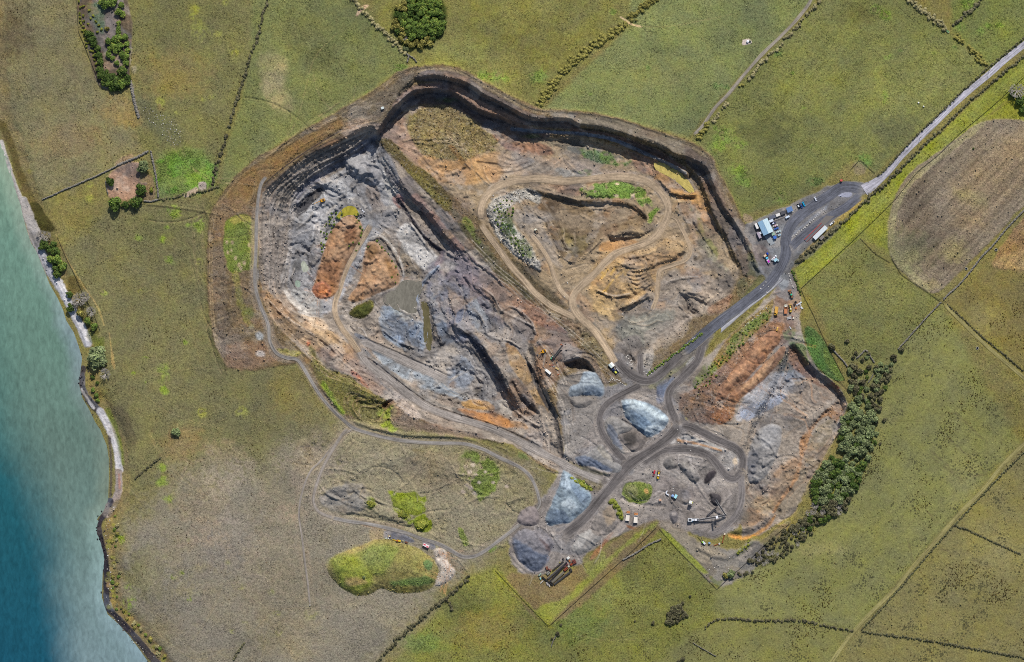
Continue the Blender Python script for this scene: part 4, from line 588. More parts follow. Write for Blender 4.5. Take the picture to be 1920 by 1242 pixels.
# yard
P('6c6b6c', [(1400,420),(1480,385),(1550,350),(1600,340),(1640,345),(1620,365),(1590,390),(1540,440),(1490,490),(1480,520),(1450,540),(1425,510),(1410,460),(1395,435)], soft=4, rag=3, n=1, tex=SM); P('777b84', [(1478,445),(1545,388),(1555,378),(1550,392),(1500,430),(1484,450)], soft=4, rag=2, tex=SM); P('77797c', [(1452,430),(1472,420),(1470,450),(1465,480),(1440,480),(1440,450)], soft=5, rag=3, tex=SM); P('8b8fa0', [(1570,368),(1580,362),(1595,361),(1597,366),(1590,370)], soft=3, rag=1.5); P('6e6260', [(1415,460),(1440,470),(1450,500),(1430,500),(1415,480)], soft=6, rag=4, a=.8); P('7a7472', [(1468,520),(1490,515),(1490,560),(1460,560),(1452,545)], soft=6, rag=4, tex=SM); P('808a92', [(1460,520),(1475,512),(1480,530),(1465,545)], soft=5, rag=3, a=.6)
P('5b5c58', [(1540,445),(1560,425),(1575,425),(1545,458),(1500,495),(1480,500),(1500,470)], soft=5, rag=4, a=.7); P('8d7d4c', [(1575,400),(1610,375),(1620,372),(1600,395),(1560,425),(1520,465),(1500,480),(1545,435)], soft=4, rag=3, a=.8); P('8a7a68', [(1395,400),(1412,408),(1410,418),(1395,415)], soft=3, rag=2, a=.8)

P('b5a89f', [(1392,76),(1398,74),(1404,73),(1409,77),(1408,82),(1400,84),(1392,84)], soft=2, rag=1, tex=SM); D('4a5c30', 1400, 80, 0.1, .1)
P('ad9a80', [(1163,32),(1175,38),(1185,44),(1205,50),(1190,50),(1175,42)], soft=2, rag=1.5); P('b0987e', [(678,12),(692,10),(680,20),(670,30),(668,28)], soft=2, rag=1.5); P('6d655c', [(1605,300),(1625,312),(1615,330),(1598,322)], soft=8, rag=5, a=.6)
L('4a3f2c', [(1300,256),(1345,203),(1400,138),(1465,70),(1528,2)], 1.2, 1, 1, a=.3)
# faint vehicle marks across the pasture
for pts in [[(632,62),(600,95),(585,120),(572,170),(562,205),(545,225)],[(325,697),(370,690),(425,695)],[(270,740),(310,770),(360,790),(420,805)],[(525,950),(512,990),(505,1030),(500,1068)],[(262,1160),(310,1200),(350,1230),(390,1235),(430,1210)],[(1210,50),(1250,50),(1320,38),(1380,25)],[(1080,1190),(1130,1200),(1190,1200)],[(290,880),(350,850),(400,840)]]:
    L('85795a', pts, 1.1, 1.2, .6, a=.4); 
for pts in [[(1682,10),(1720,48),(1760,95),(1797,130)],[(1590,50),(1640,5)],[(1625,80),(1665,120),(1700,160)]]: L('3c3a26', pts, 1.2, 1, .8, a=.6)
for pts in [[(1745,845),(1800,890),(1855,890)],[(1750,860),(1790,890),(1830,920)],[(1792,775),(1850,830)],[(1765,810),(1820,860),(1855,892)],[(1690,960),(1712,1052)],[(1785,985),(1840,1005),(1915,1040)],[(1735,955),(1760,985)],[(1755,1028),(1800,1040),(1850,1060)]]: L('4c4234', pts, 4, 4, 3, a=.45, mot=-.1)
# drag lines and wheel marks that follow the lie of the quarry floor
def trails(poly, n, seed, cols, ln=(30, 90), w=(.7, 1.6), a=.5, th=.25):
    r = np.random.default_rng(seed); sl_, sd_ = sdp(poly, 0); jj, ii = np.nonzero(sd_ > 4); Zs = Z
    for k in range(n):
        q = r.integers(len(jj)); x, y = XS[sl_[1]][ii[q]], YS[sl_[0]][jj[q]]; L_ = r.uniform(*ln); P_ = [(x, y)]; h0 = r.random() * 6.28; kk = r.normal(0, .012 if th < 9 else .003)
        for s_ in range(int(L_ / 5)):
            gx = hz_of(ZSM, x + 6, y) - hz_of(ZSM, x - 6, y); gy = hz_of(ZSM, x, y + 6) - hz_of(ZSM, x, y - 6); m = math.hypot(gx, gy)
            t = math.atan2(gx, -gy) if m > th else h0
            if math.cos(t - h0) < 0: t += math.pi
            d_ = (t - h0 + math.pi) % (2 * math.pi) - math.pi; h0 += .5 * d_ + kk * 5; x += 5 * math.cos(h0); y += 5 * math.sin(h0); P_.append((x, y))
        c = cols[r.integers(len(cols))]; ww = r.uniform(*w); L(c, P_, ww, 1.2, .5, a=a * r.uniform(.4, 1), n=2)
        if r.random() < .55 and th < 9: ridge(P_, r.choice([-.7, -.45, .5, .8]), 3.2, n=2, rag=.5, msk=RM2)
        if r.random() < .5: L(c, [(x_ + 3 * math.sin(h0), y_ - 3 * math.cos(h0)) for x_, y_ in P_], ww, 1.2, .5, a=a * r.uniform(.4, 1), n=2)
ZSM = Z.copy(); RM2 = np.clip(ROADMASK * 3, 0, 1)
for nm, sf, w, Pp_, z_ in PROAD: sl = win([tuple(p) for p in Pp_], w); RM2[sl] = np.maximum(RM2[sl], ss(w / 2 + 5, w / 2 + 2, segdist([tuple(p) for p in Pp_[::4]], sl, False)))
for _ in range(2):
    for ax in (0, 1):
        c_ = np.cumsum(np.pad(ZSM, [(7, 6) if i == ax else (0, 0) for i in (0, 1)], mode='edge'), axis=ax, dtype=np.float64); n_ = ZSM.shape[ax]; ZSM = ((np.take(c_, np.arange(13, 13 + n_), ax) - np.take(c_, np.arange(n_), ax)) / 13).astype(np.float32)
trails(NEF, 170, 1, ['a8967c', '5c4d3c', '9c8a70', '4f4438', 'b0a088'])
trails([(560,370),(640,320),(700,290),(745,380),(830,480),(780,560),(850,640),(920,700),(950,760),(850,745),(720,670),(640,600),(560,560),(548,450)], 130, 2, ['b4b2b0', '55524f', 'a09c98', '4a484a', 'c0bcb8'])
trails([(860,500),(960,560),(1060,620),(1130,700),(1050,760),(1040,840),(980,780),(940,690),(880,600)], 80, 3, ['a89680', '5a4e44', '98806a', '4a423c'])
trails([(1060,770),(1120,740),(1240,730),(1390,830),(1390,980),(1280,990),(1100,1040),(970,1060),(1040,950)], 140, 4, ['a8a29c', '5a5552', '98928c', '4c4846', 'b4aeaa'])
trails(EA, 130, 5, ['a08a70', '5c4a3a', 'a87c54', '4c4034', '98806a'], a=.55)
trails([(490,545),(600,600),(680,690),(800,780),(960,830),(830,800),(640,760),(540,640)], 70, 6, ['b09a80', '5a4a38', '9c8468'])
trails(RING[:14] + [(700,240),(560,320),(480,400),(480,560),(440,680)], 60, 7, ['8c7c64', '4f4434'], ln=(60, 200), a=.4)
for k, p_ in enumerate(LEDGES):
    L('4c4640' if k % 2 else '5c5650', [(x, y + 2.5) for x, y in p_], 2, 2, 1.2, a=.6); L('a39c94', [(x, y - 1.5) for x, y in p_], 1.6, 1.5, 1, a=.5)  # each ledge painted with a shaded line south and a lit lip north
for p_ in [[(612,402),(626,388),(645,377),(665,373),(680,382),(690,398),(697,420)],[(697,447),(712,442),(730,455),(748,484),(757,512),(752,535)],[(560,585),(580,592),(605,594)]]: L('aaa6a0', p_, 4, 2, 1, a=.75)
for p_ in [[(842,714),(868,700),(900,690),(930,700)],[(812,702),(840,730),(875,745)],[(700,430),(725,450),(745,480),(760,510)],[(690,400),(720,390),(760,400),(800,440)],[(600,460),(605,430),(622,405)],[(870,470),(900,500),(950,530),(1000,575),(1060,600)],[(880,450),(930,500),(985,545),(1030,590),(1090,640),(1140,690)],[(1010,640),(1030,660),(1045,690),(1060,720)],[(1020,700),(1040,730),(1060,780),(1065,850)]]:
    for o_ in (-2.2, 2.2): L('aba296', [(x + o_, y - o_) for x, y in p_], 1.5, 1.5, .8, a=.55)
L('847a6e', [(480,395),(478,470),(476,530),(485,572),(500,610),(505,642),(518,664),(537,673)], 16, 6, 3, a=.55); L('80766a', [(560,676),(584,712),(600,738),(632,776),(663,803)], 14, 6, 3, a=.6)
L('857b6e', [(630,973),(601,962),(590,948),(588,930),(597,898),(611,866),(626,840),(641,816),(654,802)], 15, 8, 4, a=.75)
# worn ground and wheel marks of the south-west
SWP = [(240,960),(330,860),(480,830),(570,760),(640,800),(560,900),(560,1000),(600,1120),(520,1220),(330,1230),(240,1130)]
trails(SWP, 60, 8, ['8c8070', '857858', '5c5442'], ln=(60, 220), w=(.8, 1.8), a=.4, th=99); trails([(570,880),(660,820),(880,840),(990,900),(990,960),(880,1030),(640,970)], 70, 9, ['8c8068', '5a523c', '988a70'], ln=(30, 110), a=.45, th=.6)
for (x, y, r_, c_) in [(470,1010,130,'726a5a'),(610,880,80,'756d60'),(580,1100,100,'70695a'),(430,900,70,'857c70'),(520,1010,60,'80796c'),(600,870,50,'7f7668'),(470,1060,60,'7c7566'),(640,1140,70,'7a7466'),(390,1000,50,'8a7c68'),(560,960,30,'86786a'),(700,1150,50,'77725f'),(530,850,45,'7c7565'),(450,980,40,'736f68'),(350,1090,40,'75704f'),(610,930,26,'8d8578')]: D(c_, x, y, r_, .6, r_ * .75, rag=1.3, mot=-.25)
for off_ in (-7, 7): L('827664', [(664+off_,803),(640+off_,818),(618+off_,845),(598+off_,868),(585+off_,880),(574+off_,900),(566+off_,925),(562+off_,945),(561+off_,970),(566+off_,1006),(572+off_,1056),(577+off_,1093),(581+off_,1130)], 5, 6, 3, a=.5)
L('7c7466', [(590,940),(588,930),(597,898),(611,866),(626,840),(641,816),(655,800)], 24, 12, 5, a=.5); L('7e756a', [(655,978),(622,971),(601,962),(590,948)], 18, 10, 4, a=.5); L('7d7468', [(660,803),(693,813),(768,828),(867,832),(942,861),(992,891),(1010,940),(985,975),(930,1018),(865,1043)], 15, 8, 3, a=.5)
for (x, y, r_, c_) in [(300,960,50,'686440'),(420,1080,46,'67643f'),(520,900,40,'68643f'),(350,860,50,'69653e'),(500,1190,50,'6a6544'),(620,1190,50,'6b6846'),(280,1120,50,'6c6741')]: D(c_, x, y, r_ * .7, .4, r_ * .6, rag=1.4, mot=0)
# faint mowing and stock paths over the paddocks
for k, (x0, y0, x1, y1, n_, c_) in enumerate([(20,40,120,360,9,'7a7350'),(270,20,460,100,7,'73703f'),(520,30,700,190,8,'6c7248'),(800,120,1150,30,8,'72723f'),(1100,200,1480,20,12,'717850'),(1330,240,1640,300,9,'6e7248'),(1500,60,1800,180,9,'6d7146'),(1700,730,1890,820,9,'77774a'),(1500,1120,1800,930,10,'7a784c'),(1000,1220,1300,1130,8,'75764a'),(1680,1150,1900,1000,8,'78744a'),(1540,560,1680,640,7,'646d45'),(220,450,380,640,8,'767047')]):
    r = random.Random(k + 50)
    for i in range(n_):
        x = r.uniform(min(x0, x1), max(x0, x1)); y = r.uniform(min(y0, y1), max(y0, y1)); a_ = math.atan2(y1 - y0, x1 - x0) + r.uniform(-.6, .6); l_ = r.uniform(40, 120); b_ = r.uniform(-.3, .3)
        L(c_ if i % 2 else '55532f', [(x - l_ * math.cos(a_), y - l_ * math.sin(a_)), (x + 12 * b_, y + 20 * b_), (x + l_ * math.cos(a_ + b_), y + l_ * math.sin(a_ + b_))], r.uniform(.8, 1.6), 1.6, .6, a=.28)
# ------------------------------------------------------------------ materials
def newmat(name):
    m = bpy.data.materials.new(name); m.use_nodes = True
    nt = m.node_tree; nt.nodes.clear(); return m, nt
def N(nt, t, **kw):
    n = nt.nodes.new(t)
    for k, v in kw.items():
        if k == 'op': n.operation = v
        elif k == 'inp':
            for i, q in v.items(): n.inputs[i].default_value = q
        else: setattr(n, k, v)
    return n
def math_(nt, op, a, b=None, c=None):
    n = nt.nodes.new('ShaderNodeMath'); n.operation = op
    for i, q in enumerate((a, b, c)):
        if q is None: continue
        if hasattr(q, 'is_linked') or isinstance(q, bpy.types.NodeSocket): nt.links.new(q, n.inputs[i])
        else: n.inputs[i].default_value = q
    return n.outputs[0]
def noise(nt, vec, scale, detail=3, rough=.6, dist=0):
    n = N(nt, 'ShaderNodeTexNoise', inp={'Scale': scale, 'Detail': detail, 'Roughness': rough, 'Distortion': dist}); nt.links.new(vec, n.inputs['Vector']); return n.outputs['Fac']
def mixc(nt, fac, a, b, bt='MIX'):
    n = nt.nodes.new('ShaderNodeMix'); n.data_type = 'RGBA'; n.blend_type = bt
    for i, q in ((0, fac), (6, a), (7, b)):
        if isinstance(q, bpy.types.NodeSocket): nt.links.new(q, n.inputs[i])
        elif i == 0: n.inputs[0].default_value = q
        else: n.inputs[i].default_value = (*q, 1)
    return n.outputs[2]
def ground_mat():
    m, nt = newmat('ground_cover'); k = nt.links
    co = N(nt, 'ShaderNodeTexCoord').outputs['Object']
    col = N(nt, 'ShaderNodeAttribute', attribute_name='Col').outputs['Color']
    tex = N(nt, 'ShaderNodeAttribute', attribute_name='Tex').outputs['Color']
    sp = N(nt, 'ShaderNodeSeparateColor'); k.new(tex, sp.inputs[0]); gr, rk, tu = sp.outputs
    n1 = noise(nt, co, .7, 3, .65, .6); n2 = noise(nt, co, .16, 3, .6); n3 = noise(nt, co, .045, 3, .55); n4 = noise(nt, co, 1.6, 2, .6)
    def cen(x, amp): return math_(nt, 'MULTIPLY', math_(nt, 'SUBTRACT', x, .5), amp)
    vr = N(nt, 'ShaderNodeTexVoronoi', inp={'Scale': .75, 'Randomness': 1.0}); k.new(co, vr.inputs['Vector'])
    vs = N(nt, 'ShaderNodeSeparateColor'); k.new(vr.outputs['Color'], vs.inputs[0])
    g = math_(nt, 'MULTIPLY', gr, math_(nt, 'ADD', cen(n1, 2.3), cen(n4, 1.4)))
    r = math_(nt, 'MULTIPLY', rk, math_(nt, 'ADD', math_(nt, 'ADD', cen(n2, 1.2), cen(n1, 2.0)), math_(nt, 'ADD', cen(n4, 1.2), cen(vs.outputs[0], .55))))
    v = math_(nt, 'ADD', math_(nt, 'ADD', g, r), math_(nt, 'ADD', cen(n3, .5), 1.0))
    v = math_(nt, 'MAXIMUM', v, .22)
    c = N(nt, 'ShaderNodeVectorMath', op='SCALE'); k.new(col, c.inputs[0]); k.new(v, c.inputs[3]); c = c.outputs[0]
    # drifts of yellower and greener blades
    hs = N(nt, 'ShaderNodeHueSaturation'); k.new(c, hs.inputs['Color'])
    k.new(math_(nt, 'ADD', .5, math_(nt, 'MULTIPLY', gr, cen(n2, .07))), hs.inputs['Hue']); k.new(math_(nt, 'ADD', 1.0, cen(n3, .5)), hs.inputs['Saturation'])
    c = hs.outputs[0]
    # rush tufts
    vo = N(nt, 'ShaderNodeTexVoronoi', inp={'Scale': .5, 'Randomness': 1.0}); k.new(co, vo.inputs['Vector'])
    n5 = noise(nt, co, .035, 4, .65)
    size = math_(nt, 'MULTIPLY', math_(nt, 'MULTIPLY', tu, math_(nt, 'MAXIMUM', math_(nt, 'SUBTRACT', n5, .40), 0)), 1.9)
    sp2 = N(nt, 'ShaderNodeSeparateColor'); k.new(vo.outputs['Color'], sp2.inputs[0])
    size = math_(nt, 'MULTIPLY', size, math_(nt, 'ADD', .3, math_(nt, 'MULTIPLY', sp2.outputs[0], 1.6)))
    spot = N(nt, 'ShaderNodeMapRange', inp={1: 0.0, 2: .12, 3: 0.0, 4: 1.0}); k.new(math_(nt, 'SUBTRACT', size, vo.outputs['Distance']), spot.inputs[0])
    c = mixc(nt, math_(nt, 'MULTIPLY', spot.outputs[0], .7), c, (.035, .035, .018))
    st = N(nt, 'ShaderNodeMapRange', inp={1: .86, 2: .93, 3: 0.0, 4: 1.0}); k.new(vs.outputs[1], st.inputs[0])
    c = mixc(nt, math_(nt, 'MULTIPLY', math_(nt, 'MULTIPLY', st.outputs[0], math_(nt, 'MAXIMUM', math_(nt, 'SUBTRACT', rk, .4), 0)), .8), c, (.42, .40, .37))
    bs = N(nt, 'ShaderNodeBsdfPrincipled', inp={'Roughness': .95, 'Specular IOR Level': .15}); k.new(c, bs.inputs['Base Color'])
    hgt = math_(nt, 'ADD', math_(nt, 'MULTIPLY', n1, math_(nt, 'ADD', math_(nt, 'MULTIPLY', rk, .9), math_(nt, 'MULTIPLY', gr, .5))), math_(nt, 'MULTIPLY', math_(nt, 'MULTIPLY', n2, rk), 2.2))
    bp = N(nt, 'ShaderNodeBump', inp={'Strength': .85, 'Distance': 1.0}); k.new(hgt, bp.inputs['Height']); k.new(bp.outputs[0], bs.inputs['Normal'])
    o = N(nt, 'ShaderNodeOutputMaterial'); k.new(bs.outputs[0], o.inputs[0]); return m
def road_mat():
    m, nt = newmat('road_surface'); k = nt.links
    uv = N(nt, 'ShaderNodeUVMap').outputs[0]; co = N(nt, 'ShaderNodeTexCoord').outputs['Object']
    col = N(nt, 'ShaderNodeAttribute', attribute_name='Col').outputs['Color']
    s1 = noise(nt, uv, 1.1, 3, .6); s2 = noise(nt, uv, 3.2, 2, .6); g1 = noise(nt, co, .5, 3, .65); g2 = noise(nt, co, .06, 3, .6)
    def cen(x, amp): return math_(nt, 'MULTIPLY', math_(nt, 'SUBTRACT', x, .5), amp)
    v = math_(nt, 'ADD', math_(nt, 'ADD', cen(s1, 1.8), cen(s2, 1.2)), math_(nt, 'ADD', cen(g1, .9), math_(nt, 'ADD', 1.0, cen(g2, 1.0))))
    v = math_(nt, 'MAXIMUM', v, .3)
    c = N(nt, 'ShaderNodeVectorMath', op='SCALE'); k.new(col, c.inputs[0]); k.new(v, c.inputs[3])
    bs = N(nt, 'ShaderNodeBsdfPrincipled', inp={'Roughness': .9, 'Specular IOR Level': .2}); k.new(c.outputs[0], bs.inputs['Base Color'])
    bp = N(nt, 'ShaderNodeBump', inp={'Strength': .5, 'Distance': .4}); k.new(math_(nt, 'ADD', s1, g1), bp.inputs['Height']); k.new(bp.outputs[0], bs.inputs['Normal'])
    o = N(nt, 'ShaderNodeOutputMaterial'); k.new(bs.outputs[0], o.inputs[0]); return m
def water_mat(name, rough=.22, rip=.12, scale=.35):
    m, nt = newmat(name); k = nt.links
    co = N(nt, 'ShaderNodeTexCoord').outputs['Object']
    mp = N(nt, 'ShaderNodeMapping', inp={'Rotation': (0, 0, R(55)), 'Scale': (1, .45, 1)}); k.new(co, mp.inputs[0])
    col = N(nt, 'ShaderNodeAttribute', attribute_name='Col').outputs['Color']
    w1 = noise(nt, mp.outputs[0], scale, 3, .6, .4); w2 = noise(nt, co, .02, 3, .6)
    v = math_(nt, 'ADD', 1.0, math_(nt, 'ADD', math_(nt, 'MULTIPLY', math_(nt, 'SUBTRACT', w1, .5), 1.0), math_(nt, 'MULTIPLY', math_(nt, 'SUBTRACT', w2, .5), .25)))
    c = N(nt, 'ShaderNodeVectorMath', op='SCALE'); k.new(col, c.inputs[0]); k.new(v, c.inputs[3])
    bs = N(nt, 'ShaderNodeBsdfPrincipled', inp={'Roughness': rough, 'Specular IOR Level': .22, 'IOR': 1.33}); k.new(c.outputs[0], bs.inputs['Base Color'])
    bp = N(nt, 'ShaderNodeBump', inp={'Strength': rip, 'Distance': .6}); k.new(w1, bp.inputs['Height']); k.new(bp.outputs[0], bs.inputs['Normal'])
    o = N(nt, 'ShaderNodeOutputMaterial'); k.new(bs.outputs[0], o.inputs[0]); return m
def plain(name, hexc, rough=.7, metal=0, var=.25, scale=1.5, spec=.3):
    """weathered plain material: colour with small procedural wear"""
    m, nt = newmat(name); k = nt.links
    co = N(nt, 'ShaderNodeTexCoord').outputs['Object']
    a = noise(nt, co, scale, 4, .65)
    c = lin(hexc) if isinstance(hexc, str) else np.array(hexc)
    out = mixc(nt, a, tuple(c * (1 - var)), tuple(np.minimum(c * (1 + var), .95)))
    bs = N(nt, 'ShaderNodeBsdfPrincipled', inp={'Roughness': rough, 'Metallic': metal, 'Specular IOR Level': spec}); k.new(out, bs.inputs['Base Color'])
    o = N(nt, 'ShaderNodeOutputMaterial'); k.new(bs.outputs[0], o.inputs[0]); return m
MG = ground_mat(); MROAD = road_mat(); MSEA = water_mat('sea_water', .2, .3, .3); MPOND = water_mat('pond_water', .3, .05, .5)
# ------------------------------------------------------------------ mesh helpers
def link(o, parent=None):
    COL.objects.link(o)
    if parent is not None: o.parent = parent
    return o
def mesh_np(name, V, F, mats, attrs=None, smooth_=True, uv=None):
    me = bpy.data.meshes.new(name); V = np.asarray(V, np.float32); F = np.asarray(F, np.int32); nf, q = F.shape
    me.vertices.add(len(V)); me.vertices.foreach_set('co', V.ravel())
    me.loops.add(nf * q); me.loops.foreach_set('vertex_index', F.ravel())
    me.polygons.add(nf); me.polygons.foreach_set('loop_start', np.arange(0, nf * q, q, dtype=np.int32))
    if smooth_: me.polygons.foreach_set('use_smooth', np.ones(nf, bool))
    for an, data in (attrs or {}).items():
        a = me.attributes.new(an, 'FLOAT_COLOR', 'POINT'); d = np.ones((len(V), 4), np.float32); d[:, :data.shape[1]] = data; a.data.foreach_set('color', d.ravel())
    if uv is not None:
        l = me.uv_layers.new(name='UVMap'); l.data.foreach_set('uv', np.asarray(uv, np.float32)[F.ravel()].ravel())
    for m in mats if isinstance(mats, (list, tuple)) else [mats]: me.materials.append(m)
    me.update(); me.validate(); return me
def tag(o, label=None, cat=None, group=None, kind=None):
    if label: o['label'] = label
    if cat: o['category'] = cat
    if group: o['group'] = group
    if kind: o['kind'] = kind
    return o
def gridverts(x, y, z):
    kf = M * (1 - z / H); return np.stack([(x - 960) * kf, (621 - y) * kf, z], -1)
def gridfaces(ny, nx, mask=None):
    i = np.arange(ny * nx).reshape(ny, nx); q = np.stack([i[:-1, :-1], i[1:, :-1], i[1:, 1:], i[:-1, 1:]], -1)
    return q.reshape(-1, 4) if mask is None else q[mask]
# ---- ground sheet
BASEZ = Z.copy()
